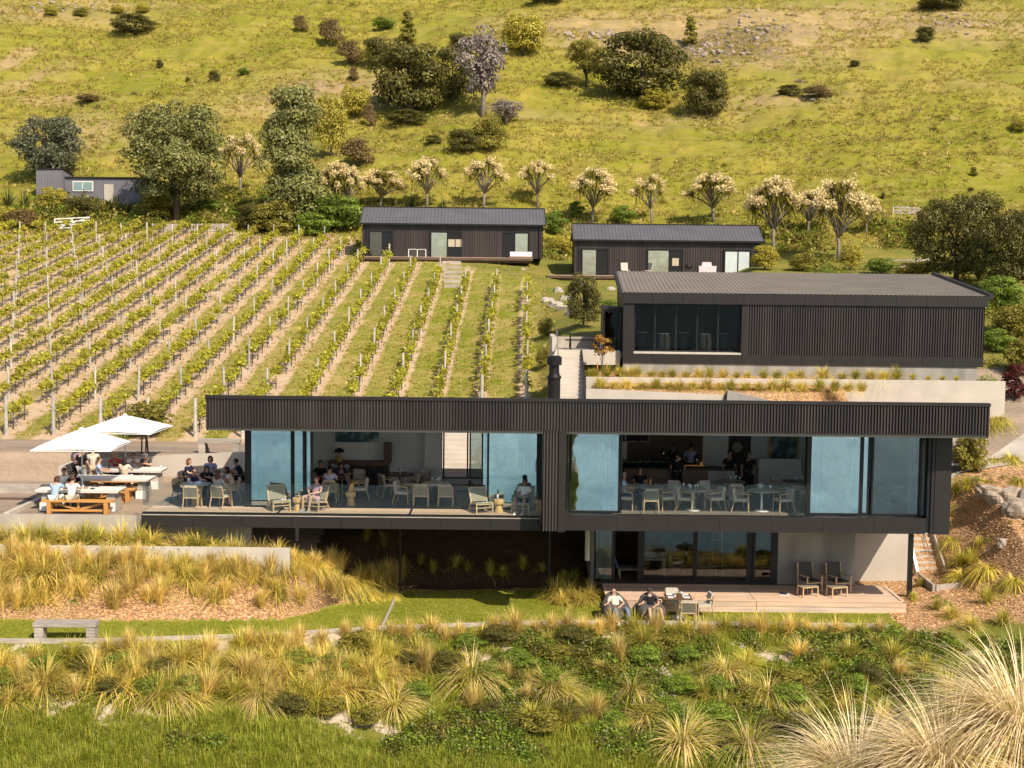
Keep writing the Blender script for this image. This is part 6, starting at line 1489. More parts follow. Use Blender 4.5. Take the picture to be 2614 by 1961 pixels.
# unit meshes: 1 high; w given relative to height
kind('dark', 1, 1.08, 1, .0, 60, .20, 9000, .024, 'leaf_dark', limbs=3); kind('dark2', 2, 1.25, 1, .0, 64, .19, 9000, .024, 'leaf_dark', limbs=3)
kind('olive', 3, 1.05, 1, .0, 44, .21, 6000, .028, 'leaf_olive', limbs=3); kind('yellow', 4, 1.05, 1, .0, 44, .22, 6000, .028, 'leaf_yellow', limbs=3)
kind('grey', 5, .92, 1, .08, 130, .115, 24000, .013, 'leaf_grey', tr=.032); kind('column', 6, .6, 1, .0, 140, .10, 26000, .0115, 'leaf_grey', 'column')
kind('blue', 7, 1.12, 1, .02, 80, .15, 13000, .02, 'leaf_blue'); kind('green', 8, 1.1, 1, .0, 36, .22, 5000, .032, 'leaf_green', limbs=2)
kind('brown', 9, .95, 1, .0, 34, .21, 3600, .03, 'leaf_brown', limbs=2); kind('conifer', 10, .55, 1, .0, 60, .1, 5000, .024, 'leaf_olive', 'cone'); kind('maroon', 11, .9, 1, .0, 18, .22, 1600, .045, 'leaf_maroon')
kind('open', 12, 1.0, 1, .28, 40, .16, 6500, .021, 'leaf_olive', tr=.03, limbs=9); kind('leafy', 13, .85, 1, .0, 36, .17, 4200, .03, 'leaf_olive', limbs=4)
kind('twig', 14, .75, 1, .2, 40, .15, 3600, .022, 'twig_pale', bark='bark_pale', limbs=14); kind('maple', 15, .75, 1, .4, 9, .12, 260, .045, 'leaf_orange', tr=.012, limbs=8, bark='bark_pale')
kind('spread', 16, 1.4, 1, .0, 110, .16, 22000, .0165, 'leaf_dark', limbs=8)
KM = {}
def plant(k, label, cat, px, py, hpx, wpx=None, name='tree', group=None, y0=60, loc=None, rz=None):
    g = loc or ground_at(px, py, y0)
    if g is None: return
    if k not in KM: KM[k] = KINDS[k]()
    s_ = FOC / g[1]; hh = hpx / s_; unitw = {'column': .52, 'conifer': .5, 'spread': 1.35, 'dark2': 1.2, 'dark': 1.05, 'grey': .85, 'twig': .7, 'brown': .9, 'maroon': .9, 'open': .95, 'leafy': .8, 'maple': .75, 'green': 1.1, 'blue': 1.05}.get(k, 1.0)
    ww = (wpx / s_) / unitw if wpx else hh
    t_ = thing(name, label, cat, (g[0], g[1], g[2] - .03), random.Random(px * 7 + py).uniform(-.6, .6) if rz is None else rz, group)
    t_.scale = (ww * 1.08, ww * 1.08, hh * 1.04)
    for nm, m_ in KM[k]: link(nm, m_, t_)
    return t_
TR = [('blue', 'dark blue-green round tree above the corrugated sheds', 120, 462, 155, 165), ('grey', 'big spreading grey-green gum tree right of the sheds', 450, 562, 292, 250), ('column', 'tallest tree, a columnar grey-green gum left of the cabins', 742, 585, 350, 175),
 ('yellow', 'yellowish bushy tree just right of the tall columnar gum', 845, 402, 150, 75), ('yellow', 'small yellow-green tree on the slope above the first flowering trees', 905, 302, 78, 70), ('brown', 'brownish olive bush alone on the slope right of the tall gum', 918, 425, 68, 85),
 ('dark', 'broad dark tree, left one of the central hillside grove', 1045, 298, 185, 180), ('dark', 'small dark tree at the top of the central grove', 1175, 150, 66, 56), ('dark2', 'dark green tree between the broad dark tree and the bare one', 1155, 262, 130, 95),
 ('twig', 'half-bare lilac-grey tree in the central grove', 1232, 298, 212, 120), ('twig', 'pale leafless bush at the right foot of the half-bare tree', 1292, 318, 62, 78), ('yellow', 'bright yellow-green rounded tree above the grove', 1335, 142, 98, 98),
 ('open', 'open-crowned olive tree with a visible trunk left of the widest tree', 1496, 222, 112, 98), ('dark2', 'low dark shrub at the foot of the open-crowned tree', 1432, 224, 34, 80), ('dark2', 'widest dark tree on the hillside below the rocky face', 1640, 255, 160, 225),
 ('conifer', 'slim dark tree leaning at the top right of the widest tree', 1762, 118, 72, 38), ('dark', 'dark two-lobed tree right of the widest tree', 1802, 300, 122, 112), ('yellow', 'low yellow-green shrub under the right side of the widest tree', 1672, 284, 52, 74),
 ('dark', 'dark fern-like bush below the half-bare tree', 1183, 392, 62, 76), ('olive', 'olive bush right of the dark fern-like bush', 1248, 388, 84, 84), ('dark2', 'low dark fronds under the broad dark tree', 1040, 318, 34, 100), ('spread', 'large spreading dark tree at the right edge', 2440, 722, 222, 240), ('spread', 'second spreading dark tree cut by the right edge', 2580, 742, 205, 200),
 ('dark2', 'wide low bush high on the left of the hill', 345, 90, 46, 108), ('brown', 'small brown bush high on the hill left of the bigger brown one', 770, 82, 40, 36), ('brown', 'dark brown bush high on the hill', 850, 120, 68, 62), ('brown', 'grassy brown bush below the dark brown one', 897, 168, 62, 66), ('dark', 'green bush left of the broad dark tree', 966, 172, 76, 72),
 ('conifer', 'small cone-shaped tree high on the hill', 1040, 112, 80, 44), ('green', 'low green bush left of the cone-shaped tree', 980, 76, 28, 58), ('brown', 'tiny upright bush above the broad dark tree at its left', 905, 208, 36, 24), ('dark', 'dark green ball-shaped bush high at right', 2362, 108, 40, 48), ('dark2', 'bush cut by the top edge at right', 2402, 26, 40, 116), ('dark2', 'bush cut by the top edge at centre', 1392, 8, 22, 90),
 ('dark2', 'low dark bush in the dry patch right of the trees', 2015, 245, 26, 62), ('brown', 'low brown bush beside the low dark one in the dry patch', 2092, 250, 28, 76), ('dark', 'small dark bush above the low dark bushes at right', 2182, 172, 16, 26), ('dark', 'lone small bush in the open grass at left', 548, 210, 30, 28), ('dark', 'tiny dark bush left of the lone small bush', 408, 176, 22, 17), ('green', 'small bush in the open grass below the wide low bush', 622, 192, 17, 30), ('dark', 'smallest dark bush in the open grass', 480, 212, 13, 11),
 ('yellow', 'first small bush along the rocky ledge at top left', 130, 42, 24, 32), ('olive', 'second small bush along the rocky ledge at top left', 207, 44, 22, 40), ('yellow', 'third small bush along the rocky ledge at top left', 300, 36, 20, 30), ('yellow', 'brightest small bush along the rocky ledge at top left', 365, 34, 24, 32), ('brown', 'low brown mound on the left slope', 232, 262, 20, 66), ('conifer', 'tiny conifer on the slope at right below the dry patch', 2485, 450, 22, 22), ('dark', 'small dark bush in the grass near the hillside gate at right', 2478, 492, 14, 16), ('yellow', 'yellow-green bush touching the right edge of the hill', 2602, 340, 34, 40),
 ('brown', 'reddish-brown shrub on the slope above the left cabin', 945, 325, 60, 34), ('dark2', 'tuft of dark shrub above the flowering trees at left', 1108, 368, 20, 40),
 ('leafy', 'grey-green shrub behind the far umbrella', 378, 1112, 86, 120), ('green', 'bright green shrub mass left of the left cabin', 868, 590, 90, 130), ('olive', 'shrub at the foot of the tall gum', 700, 598, 80, 120), ('dark', 'dark shrub between the two big gums', 655, 590, 74, 90), ('green', 'green shrub right of the spreading gum trunk', 540, 545, 34, 56), ('green', 'green shrub behind the vineyard corner', 800, 605, 60, 90),
 ('dark', 'dark bush in front of the lean-to shed', 215, 556, 52, 86), ('yellow', 'bright yellow-green bush left of the lean-to shed', 135, 532, 52, 62), ('olive', 'olive bush right of the shed under the gum', 395, 560, 58, 90), ('brown', 'rust-brown grassy bush at the far left above the vineyard', 70, 585, 50, 90), ('orange' if 0 else 'yellow', 'golden bush at the far left edge above the vineyard', 12, 580, 50, 60),
 ('green', 'green shrub between the two cabins, upper', 1418, 600, 60, 56), ('yellow', 'yellow-green shrub between the two cabins, lower', 1435, 650, 46, 60), ('green', 'green shrub behind the right cabin at its left end', 1470, 560, 44, 40), ('green', 'green shrub behind the middle of the right cabin', 1590, 572, 46, 60), ('yellow', 'yellow-green bush right of the right cabin', 1952, 690, 62, 66), ('olive', 'bush left of the pale rail frame', 2050, 692, 46, 70), ('yellow', 'yellow bush at the foot of the tallest flowering tree', 2172, 690, 66, 52), ('green', 'shrub between the pale rail frame and the spreading tree', 2250, 700, 40, 76), ('yellow', 'yellow shrub in front of the spreading dark tree', 2330, 715, 44, 80),
 ('green', 'green shrub at the back right corner of the barrel store', 2555, 790, 84, 110), ('olive', 'olive shrub right of the barrel store', 2590, 860, 80, 110), ('green', 'lowest green shrub right of the barrel store', 2545, 900, 60, 80), ('leafy', 'loose shrub cut by the right edge beside the barrel store', 2605, 960, 90, 80), ('maroon', 'maroon-leaved shrub at the right edge by the terrace wall', 2590, 1072, 90, 76),
 ('dark', 'young dense tree with a thin trunk left of the barrel store', 1489, 838, 140, 86), ('green', 'low shrub beside the rocks above the barrel store landing', 1560, 800, 34, 60), ('olive', 'shrub left of the narrow upper steps, upper', 1392, 860, 46, 40), ('olive', 'shrub left of the narrow upper steps, lower', 1388, 940, 50, 40)]
for k, l_, px, py, h_, w_ in TR:
    isb = any(q in l_ for q in ('bush', 'shrub', 'fronds', 'mound')); plant(k, l_, 'bush' if isb else 'tree', px, py, h_, w_, 'bush' if isb else 'tree')
plant('leafy', 'leafy shrub against the tall concrete screen wall on the right', 'bush', 0, 0, 120, 84, 'bush', loc=(XP(2478, 53.7, 1215), 53.7, .0))
mp = plant('maple', 'thin staked sapling with orange leaves in front of the landing', 'tree', 1537, 935, 104, 78, 'sapling', loc=(XP(1537, 58.9, 935), 58.9, 3.8))
for px, l_ in ((1525, 'left pale stake of the orange-leaved sapling'), (1549, 'right pale stake of the orange-leaved sapling')): solo('stake', 'orange_timber', MB().beam((XP(px, 58.8, 935), 58.8, 3.7), (XP(px, 58.8, 935), 58.8, 4.4), .04), l_, 'stake')
g = PZ(370, 1164, .7); solo('young_tree', 'bark', MB().tube([(g[0], g[1] + .1, .6), (g[0] + .05, g[1] + .1, 2.0)], .03, 6), 'thin trunk between the two dark stakes on the gravel drive', 'tree')

# ---- blades
def blades(n, g, L, spread, droop, w, segs=4, br=.05, lift=1.0, th0=0):
    az = g.uniform(0, 6.283, n); th = th0 + np.abs(g.normal(0, 1, n)) * spread; Ln = L * g.uniform(.55, 1.1, n); dr_ = droop * g.uniform(.5, 1.5, n) * (.35 + th)
    hd = np.stack([np.cos(az), np.sin(az), np.zeros(n)], -1); pr = np.stack([-np.sin(az), np.cos(az), np.zeros(n)], -1)
    base = hd * (br * g.random(n))[:, None]; pts = []
    for i in range(segs + 1):
        t = i / segs
        o = (np.sin(th) * t + dr_ * .55 * t * t) * Ln; z = (np.cos(th) * t * lift - dr_ * t ** 2.2) * Ln
        pts.append(base + hd * o[:, None] + np.stack([0 * z, 0 * z, z], -1))
    Q = []
    for i in range(segs):
        w0 = w * (1 - (i / segs) ** 2 * .9) / 2; w1 = w * (1 - ((i + 1) / segs) ** 2 * .9) / 2
        Q.append(np.stack([pts[i] - pr * w0, pts[i] + pr * w0, pts[i + 1] + pr * w1, pts[i + 1] - pr * w1], 1))
    return np.stack(Q, 1)          # n, segs, 4, 3
def blade_mesh(name, B_, mats, mfrac=None, g=None):
    """keeps each blade's quads welded so one blade is one island"""
    n, sg = B_.shape[:2]; V = np.zeros((n, sg + 1, 2, 3)); V[:, :sg, 0] = B_[:, :, 0]; V[:, :sg, 1] = B_[:, :, 1]; V[:, sg, 0] = B_[:, -1, 3]; V[:, sg, 1] = B_[:, -1, 2]
    me = bpy.data.meshes.new(name); nv = n * (sg + 1) * 2; me.vertices.add(nv); me.vertices.foreach_set('co', V.astype(np.float32).reshape(-1))
    b0 = (np.arange(n) * (sg + 1) * 2)[:, None] + np.arange(sg)[None, :] * 2
    F = np.stack([b0, b0 + 1, b0 + 3, b0 + 2], -1).reshape(-1, 4); nf = len(F)
    me.loops.add(nf * 4); me.loops.foreach_set('vertex_index', F.reshape(-1).astype(np.int32)); me.polygons.add(nf)
    me.polygons.foreach_set('loop_start', np.arange(0, nf * 4, 4, dtype=np.int32)); me.polygons.foreach_set('loop_total', np.full(nf, 4, np.int32))
    for m in mats: me.materials.append(MAT[m])
    if mfrac is not None: me.polygons.foreach_set('material_index', np.repeat((g.random(n) < mfrac).astype(np.int32), sg))
    me.update(); return me
gt = np.random.default_rng(21)
TUS = {'gold': [blade_mesh('golden_tussock', blades(300, gt, 1.0, .25, .6, .017, 4, .10), ['tus_gold', 'tus_straw'], .3, gt) for _ in range(4)],
       'puff': [blade_mesh('golden_tussock', blades(340, gt, 1.0, .42, .85, .018, 4, .12), ['tus_gold', 'tus_green'], .3, gt) for _ in range(3)],
       'green': [blade_mesh('green_tussock', blades(300, gt, 1.0, .36, .7, .018, 4, .10), ['tus_green', 'tus_gold'], .35, gt) for _ in range(3)],
       'arch': [blade_mesh('arching_tussock', blades(520, gt, 1.0, .5, 1.45, .019, 6, .16, 1.3, .12), ['tus_straw', 'tus_green'], .45, gt) for _ in range(4)],
       'carex': [blade_mesh('carex_tussock', blades(420, gt, .9, .42, 1.35, .024, 5, .2, 1.05, .25), ['tus_green', 'tus_gold'], .5, gt) for _ in range(3)]}
NM = dict(gold='golden_tussock', puff='golden_tussock', green='green_tussock', arch='arching_tussock', carex='carex_tussock')
rt = random.Random(11)
ntus = 0
def tussock(k, x, y, s_, label, group, z=None):
    global ntus; ntus += 1
    o = link(NM[k], rt.choice(TUS[k]), None, (x, y, (H(x, y) if z is None else z) - .03), (rt.uniform(-.15, .15), rt.uniform(-.15, .15), rt.uniform(0, 6.28)), label, 'grass clump', group)
    o.scale = (s_ * rt.uniform(.9, 1.1), s_ * rt.uniform(.9, 1.1), s_ * rt.uniform(.85, 1.15)); return o
# bank below the gravel terrace (dense at left)
def scatter_rand(n, fx, fy, ok, mind, seed):
    r_ = random.Random(seed); out = []; tries = 0
    while len(out) < n and tries < n * 60:
        tries += 1; x = fx(r_); y = fy(r_, x)
        if not ok(x, y): continue
        if all((x - a) ** 2 + (y - b) ** 2 > mind * mind for a, b in out): out.append((x, y))
    return out
for x, y in scatter_rand(98, lambda r_: -19.5 + 15.5 * r_.random() ** 1.15, lambda r_, x: lb(x) + .35 + (float(np.interp(x, [-20, -7.6, -4.1], [2.3, 1.6, .6]))) * r_.random() ** .8, lambda x, y: True, .30, 1):
    tussock(rt.choice(('gold', 'gold', 'puff')), x, y, rt.uniform(.75, 1.2), 'golden tussock on the bark-covered bank below the gravel terrace', 'tussocks on the bark bank')
for i in range(22): tussock(rt.choice(('gold', 'puff')), -19.4 + i * .55 + rt.uniform(-.2, .2), 42.75 + rt.uniform(-.15, .15), rt.uniform(.7, 1.0), 'golden tussock on the bark-covered bank below the gravel terrace', 'tussocks on the bark bank')
for i in range(24):
    tussock(rt.choice(('puff', 'carex', 'green')), -19.6 + i * .5 + rt.uniform(-.12, .12), 43.85 + rt.uniform(-.2, .25), rt.uniform(1.05, 1.4), 'green-gold arching tussock between the two pale walls at left', 'tussocks between the planting wall and the terrace wall')
for i in range(9): tussock('carex', -7.6 + i * .42, 44.6 + .25 * i + rt.uniform(-.2, .2), rt.uniform(.6, .85), 'green tussock in the shade at the left end under the deck', 'shaded tussocks under the deck')
for i in range(13): tussock('green', -5.6 + i * .68 + rt.uniform(-.2, .2), 48.9 + rt.uniform(-.2, .5), rt.uniform(.55, .85), 'dark green tussock in deep shade behind the lawn under the building', 'shaded tussocks behind the lawn')
for px, py, s_ in ((1418, 1530, 1.25), (1450, 1535, 1.2), (1478, 1545, 1.0), (1500, 1538, 1.05), (1432, 1545, .8)):
    p = PZ(px, py, -3.5); tussock('puff', p[0], p[1], s_, 'large golden tussock in the clump beside the left end of the lower deck', 'tussock clump beside the lower deck', -3.5)
# row along the front edge of the lawn
x = -8.0
while x < 12.6:
    tussock(rt.choice(('gold', 'gold', 'green')), x, lf(x) - rt.uniform(.25, .75), rt.uniform(.8, 1.15), 'upright golden tussock in the row along the front edge of the lawn', 'tussocks edging the lawn'); x += rt.uniform(.42, .75)
for x, y in scatter_rand(120, lambda r_: -19 + 16.5 * r_.random(), lambda r_, x: 35.6 + 3.4 * r_.random() + max(0, (x + 12) * .25), lambda x, y: y < lf(x) - .5 and y > 35.2, .36, 3):
    tussock(rt.choice(('gold', 'puff', 'puff', 'green')), x, y, rt.uniform(.8, 1.35), 'golden tussock on the planted slope at lower left', 'tussocks on the lower left slope')
for x, y in scatter_rand(40, lambda r_: -2 + 15.5 * r_.random(), lambda r_, x: 36.0 + 6 * r_.random(), lambda x, y: y < lf(x) - .8, .85, 4):
    tussock(rt.choice(('gold', 'green', 'puff')), x, y, rt.uniform(.75, 1.25), 'tussock among green ground cover on the lower right slope', 'tussocks on the lower right slope')
plant('dark', 'round dark leafy bush between the lowest arching tussocks at lower right', 'bush', 2044, 1912, 92, 100, 'bush', y0=25)
for i, (x, y) in enumerate(scatter_rand(50, lambda r_: -18 + 33 * r_.random(), lambda r_, x: 36.2 + (lf(x) - 37.4) * r_.random(), lambda x, y: y < lf(x) - .9 and (x > -7 or y < 37.9), .85, 9)):
    plant(rt.choice(('green', 'green', 'green', 'dark', 'leafy')), 'low leafy green shrub among the tussocks on the foreground slope', 'shrub', int(x * 10) + 200, i, rt.uniform(38, 62), rt.uniform(65, 110), 'low_shrub', 'low shrubs on the foreground slope', loc=(x, y, H(x, y)))
big = [(1205, 1760, 1.25, 'largest arching tussock in the foreground, left of centre bottom'), (1408, 1785, 1.1, 'second large arching tussock, right of the largest one'), (1010, 1830, 1.0, 'arching tussock at the left of the three big ones'), (435, 1790, 1.05, 'big arching tussock at lower left among golden ones'), (1612, 1790, .95, 'bushy pale tussock right of the second large arching one'), (1650, 1860, .95, 'straw-coloured arching tussock beside the leafy round bush'),
       (1850, 1740, .9, 'arching tussock uphill from the pair at lower right'), (1962, 1800, 1.0, 'left of the arching pair at lower right'), (2045, 1788, .9, 'right of the arching pair at lower right'), (1745, 1925, 1.25, 'arching tussock at the bottom, left of the one cut lowest'), (1915, 1930, 1.3, 'lowest arching tussock left of the pale feathery clump'), (835, 1770, .85, 'arching tussock uphill of the leftmost big one'), (660, 1800, .8, 'drooping tussock in the lower left planting')]
for px, py, s_, l_ in big:
    g = ground_at(px, py, 25); tussock('arch', g[0], g[1], s_ * 1.12, l_, None)
for px, py, s_ in ((1510, 955, .62),(1520, 935, .5), (1550, 952, .8), (1580, 952, .85), (1606, 950, .7), (1626, 956, .75), (1664, 956, .6), (1690, 956, .6), (1716, 955, .7), (1752, 958, .65), (1784, 957, .7), (1812, 958, .68), (1848, 958, .75), (1882, 962, .6), (1908, 964, .55), (1950, 962, .7), (1985, 962, .75), (2020, 963, .65), (2044, 963, .65), (2100, 963, .85), (2150, 965, .65), (2185, 966, .65), (2222, 966, .75), (2255, 966, .75), (2288, 970, .85), (2330, 970, .45), (2370, 973, .35), (2408, 973, .4), (2442, 974, .32)):
    tussock(rt.choice(('puff', 'green')), XP(px, 58.65, py), 58.62 + rt.uniform(-.05, .15), s_ * 1.22, 'rounded tussock in the upper row along the base of the barrel store', 'upper row of tussocks at the barrel store', 3.8).scale.z *= .8
for px, s_ in ((1530, .8), (1568, .6), (1600, .75), (1638, .6), (1676, .8), (1708, .6), (1735, .72), (1768, .6), (1805, .8), (1838, .6), (1866, .72), (1903, .65), (1935, .62), (1970, .75), (2005, .85), (2045, .75), (2090, .85), (2130, .72), (2165, .75), (2200, .7)):
    tussock(rt.choice(('puff', 'green')), XP(px, 56.7, 1000), 56.7 + rt.uniform(-.15, .15), s_ * 1.25, 'rounded tussock in the lower row between the two garden walls', 'lower row of tussocks between the garden walls', 3.42).scale.z *= .8
for px, py in ((2440, 1040), (2475, 1035), (2500, 1042), (2530, 1036), (2555, 1048)): tussock('carex', XP(px, 57.3, py), 57.3, .75, 'tussock in the group at the right end of the pale garden wall', 'tussocks at the right end of the garden wall', 2.1)
for px, py, s_, k in ((2385, 1290, .7, 'green'), (2410, 1300, .75, 'green'), (2440, 1270, .8, 'green'), (2470, 1255, .8, 'green'), (2415, 1330, .8, 'green'), (2430, 1390, .7, 'carex'), (2450, 1450, 1.0, 'green'), (2480, 1440, 1.1, 'green'), (2520, 1460, 1.1, 'carex'), (2455, 1480, .9, 'carex'), (2500, 1400, .6, 'green'), (2540, 1180, .6, 'carex'), (2580, 1180, .8, 'carex'), (2600, 1235, .7, 'carex'), (2510, 1230, .4, 'carex'), (2365, 1265, .6, 'green'), (2350, 1500, .5, 'green'), (2390, 1560, .7, 'green'), (2430, 1580, .8, 'puff'), (2520, 1540, .8, 'green'), (2330, 1540, .5, 'green'), (2300, 1560, .6, 'green'), (2480, 1610, .8, 'puff'), (2560, 1600, .8, 'green'), (2590, 1490, .9, 'dark' if 0 else 'carex')):
    g = ground_at(px, py, 38); 
    if g: tussock(k, g[0], g[1], s_, 'green-gold tussock on the bark-mulched bank right of the building', 'tussocks on the right bank')
# big feathery grass close to the camera
for i, (x, y, s_, l_) in enumerate(((2.2, 8.0, .46, 'pale feathery grass lowest at the left of the close clumps at lower right'), (2.64, 7.7, .45, 'pale feathery grass in the middle of the close clumps at lower right'), (3.2, 7.9, .55, 'tallest pale feathery grass close to the camera, cut by the right edge'))):
    g_ = np.random.default_rng(40 + i)
    t_ = thing('feathery_grass', l_, 'grass clump', (x, y, H(x, y) - .1), 0, sc=s_)
    link('blade_mass', blade_mesh('blade_mass', blades(2000, g_, 1.5, .42, 1.0, .016, 8, .2, 1.3, .3), ['toetoe', 'toetoe_green'], .3, g_), t_)['kind'] = 'stuff'
    link('long_stems', blade_mesh('long_stems', blades(160, g_, 1.7, .4, .9, .016, 9, .15, 1.25, .25), ['toetoe'], None, g_), t_)['kind'] = 'stuff'

# ---- cabbage trees and flax
def cordyline(seed, heads, h=1.0, flower=True):
    g_ = np.random.default_rng(seed); tm = MB(); Q = []; FQ = []
    fork = .34; tm.tube([(0, 0, -.04), (.01, 0, .2), (0, .01, fork)], [.034, .026, .024], 7); W_ = .35
    for i in range(heads):
        a = i * 2.4 + g_.random(); q = W_ * math.sqrt((i + .4) / heads); tip = (q * math.cos(a), q * math.sin(a), .56 + .36 * (1 - (q / W_) ** 2) + .05 * g_.random())
        tm.tube([(0, 0, fork - .03), (tip[0] * .5, tip[1] * .5, fork + (tip[2] - fork) * .6), tip], [.018, .013, .010], 5)
        B_ = blades(56, g_, .2, 1.0, .45, .02, 2, .01, 1.0); B_ = B_ + np.array(tip); Q.append(B_.reshape(-1, 4, 3))
        if flower and g_.random() < .9:
            n_ = 170; d = nrm(g_.normal(size=(n_, 3))) * np.array([.105, .105, .075]) * g_.uniform(.4, 1.15, (n_, 1)); c_ = np.array(tip) + np.array([math.cos(a) * .07, math.sin(a) * .07, .075])
            FQ.append(leaf_quads(c_ + d, .021, g_))
    parts = [('trunk', tm.mesh('trunk', 'bark_pale', True)), ('leaf_heads', arr_mesh('leaf_heads', np.concatenate(Q), 4, 'leaf_olive'))]
    if FQ: parts.append(('flower_heads', arr_mesh('flower_heads', np.concatenate(FQ), 4, 'flower_cream')))
    return parts
CORD = [cordyline(1, 15), cordyline(2, 19), cordyline(3, 10), cordyline(4, 12), cordyline(5, 22), cordyline(6, 9)]
ords = ['first', 'second', 'third', 'fourth', 'fifth', 'sixth', 'seventh', 'eighth', 'ninth', 'tenth', 'eleventh', 'twelfth', 'thirteenth', 'fourteenth', 'fifteenth', 'sixteenth', 'seventeenth', 'eighteenth', 'nineteenth', 'twentieth', 'twenty-first', 'twenty-second', 'twenty-third', 'twenty-fourth', 'twenty-fifth']
for px, py, h_, w_, v_, l_ in ((612, 500, 140, 95, 2, 'lone cabbage tree between the two big gums'), (855, 562, 130, 80, 1, 'leafy cabbage tree right of the tall gum, left one'), (892, 560, 120, 70, 0, 'leafy cabbage tree right of the tall gum, right one'), (970, 532, 84, 105, 1, 'low wide cream-flowered cabbage tree above the left end of the left cabin'), (1090, 532, 112, 90, 0, 'cream-flowered cabbage tree above the left cabin, second from its left'),
        (1235, 534, 115, 98, 0, 'cream-flowered cabbage tree above the middle of the left cabin'), (1372, 534, 110, 84, 2, 'cream-flowered cabbage tree above the right end of the left cabin'), (1510, 572, 124, 98, 1, 'cream-flowered cabbage tree above the left end of the right cabin'), (1664, 570, 110, 84, 2, 'small-headed cabbage tree above the middle of the right cabin'), (1822, 568, 108, 124, 0, 'wide forked cabbage tree above the right end of the right cabin'), (1975, 642, 166, 118, 1, 'tall forked cabbage tree just right of the right cabin'), (2062, 600, 100, 84, 1, 'feathery flowering head between the two tall forked cabbage trees'), (2140, 668, 184, 124, 1, 'tallest forked cabbage tree, farthest right of the row'), (2212, 600, 90, 70, 0, 'pale flowering head right of the tallest cabbage tree'), (2336, 690, 136, 48, 2, 'thin dark cabbage tree left of the spreading dark tree'), (2528, 710, 110, 60, 2, 'cabbage tree head in front of the spreading dark tree')):
    g = ground_at(px, py, 100) or (0, 0, 0); s_ = FOC / g[1]
    t_ = thing('cabbage_tree', l_, 'tree', (g[0], g[1], g[2]), px * .37 % 6.28, 'flowering cabbage trees above the cabins'); hh = h_ / s_ / .95; ww = w_ / s_ / .78; t_.scale = (ww, ww, hh)
    t_.rotation_euler = (math.sin(px) * .09, math.cos(px * 3) * .09, px * .37 % 6.28)
    for nm, m_ in CORD[(v_, v_ + 3)[px % 2]]: link(nm, m_, t_)
FX = [blade_mesh('flax', blades(70, gt, 1.0, .5, .28, .05, 3, .1, 1.0), ['flax_leaf', 'tus_green'], .25, gt) for _ in range(2)]
for px, py, s_, l_ in ((20, 525, 3.2, 'flax clump at the far left edge by the sheds'), (62, 530, 3.0, 'second flax clump from the far left'), (105, 525, 2.4, 'flax clump below the tall narrow shed'), (292, 548, 3.4, 'big flax clump in front of the shed door'), (325, 545, 2.4, 'flax clump right of the shed door'), (640, 530, 2.2, 'flax clump under the lone cabbage tree'), (1055, 528, 2.2, 'flax clump between the flowering trees above the left cabin'), (1130, 530, 2.0, 'flax clump above the middle of the left cabin'), (1008, 528, 1.8, 'flax clump beside the low wide cabbage tree'), (1478, 590, 2.2, 'flax clump between the cabins'), (2030, 620, 2.2, 'flax clump between the two tall forked cabbage trees'), (2085, 628, 2.3, 'flax clump left of the tallest cabbage tree'), (1950, 610, 2.0, 'flax clump at the corner of the right cabin'), (2050, 512, 1.6, 'flax clump in the grass above the forked trees'), (2255, 508, 1.6, 'flax clump left of the small hillside gate'), (2255, 570, 1.2, 'small flax in the grass left of the thin dark tree'), (2395, 690, 2.0, 'spiky plant under the spreading dark tree'), (2500, 740, 2.4, 'yellow-green spiky plant in front of the spreading tree')):
    g = ground_at(px, py, 90)
    if g: o = link('flax', FX[px % 2], None, (g[0], g[1], g[2] - .05), (0, 0, px), l_, 'flax', 'flax clumps'); o.scale = (s_ * .72,) * 2 + (s_ * .66,)
# pale rocks by the young tree and rubble on the hill face
for i, (px, py, r_, l_) in enumerate(((1400, 770, .7, 'pale rock at the left of the rockery above the landing'), (1418, 782, .8, 'pale rock second from the left of the rockery above the landing'), (1440, 790, .7, 'pale rock in the middle of the rockery above the landing'), (1462, 800, .7, 'pale rock lowest in the rockery above the landing'), (1425, 745, .7, 'pale rock at the top of the rockery above the landing'), (1450, 765, .8, 'pale rock in the upper middle of the rockery'), (1560, 740, .6, 'pale rock left of the barrel store roof'), (1340, 690, .4, 'dark rock in the shade left of the right cabin'), (1612, 205, .7, 'pale stone under the widest hillside tree'), (2040, 210, .9, 'white stone on the hillside at right'), (1448, 88, 1.0, 'grey outcrop left of the rocky face'))):
    g = ground_at(px, py, 62); link('rock', rock(r_ * .6, 30 + i, .55, 9, 6).mesh('rock', 'concrete' if px < 1600 and py > 700 else 'rock'), None, (g[0], g[1], g[2]), (0, 0, i * 1.3), l_, 'rock')

# ================================================================== VINEYARD
pm = MB().tube([(0, 0, -.15), (0, 0, 1.72)], [.062, .056], 8).mesh('vineyard_post', 'post_wood')
bmv = MB().tube([(0, .15, 1.35), (0, 1.6, .05)], .045, 7).mesh('brace', 'post_wood')
gv = np.random.default_rng(77); VT = []
for v in range(6):
    tb = MB().tube([(0, 0, -.05), (gv.uniform(-.05, .05), gv.uniform(-.06, .06), .4), (0, 0, .78)], [.028, .022, .02], 5).tube([(0, -.62, .82), (0, 0, .78), (0, .62, .82)], .014, 4)
    n_ = 165; yy = gv.uniform(-.72, .72, n_); zz = .78 + np.abs(gv.normal(0, .2, n_)) + .08 * np.sin(yy * 9 + v); P_ = np.stack([gv.normal(0, .12, n_), yy, zz], -1)
    VT.append((tb.mesh('trunk', 'vine_bark'), arr_mesh('foliage', leaf_quads(P_, .08, gv, np.tile([0, -.2, .5], (n_, 1)), asp=.85), 4, 'leaf_vine')))
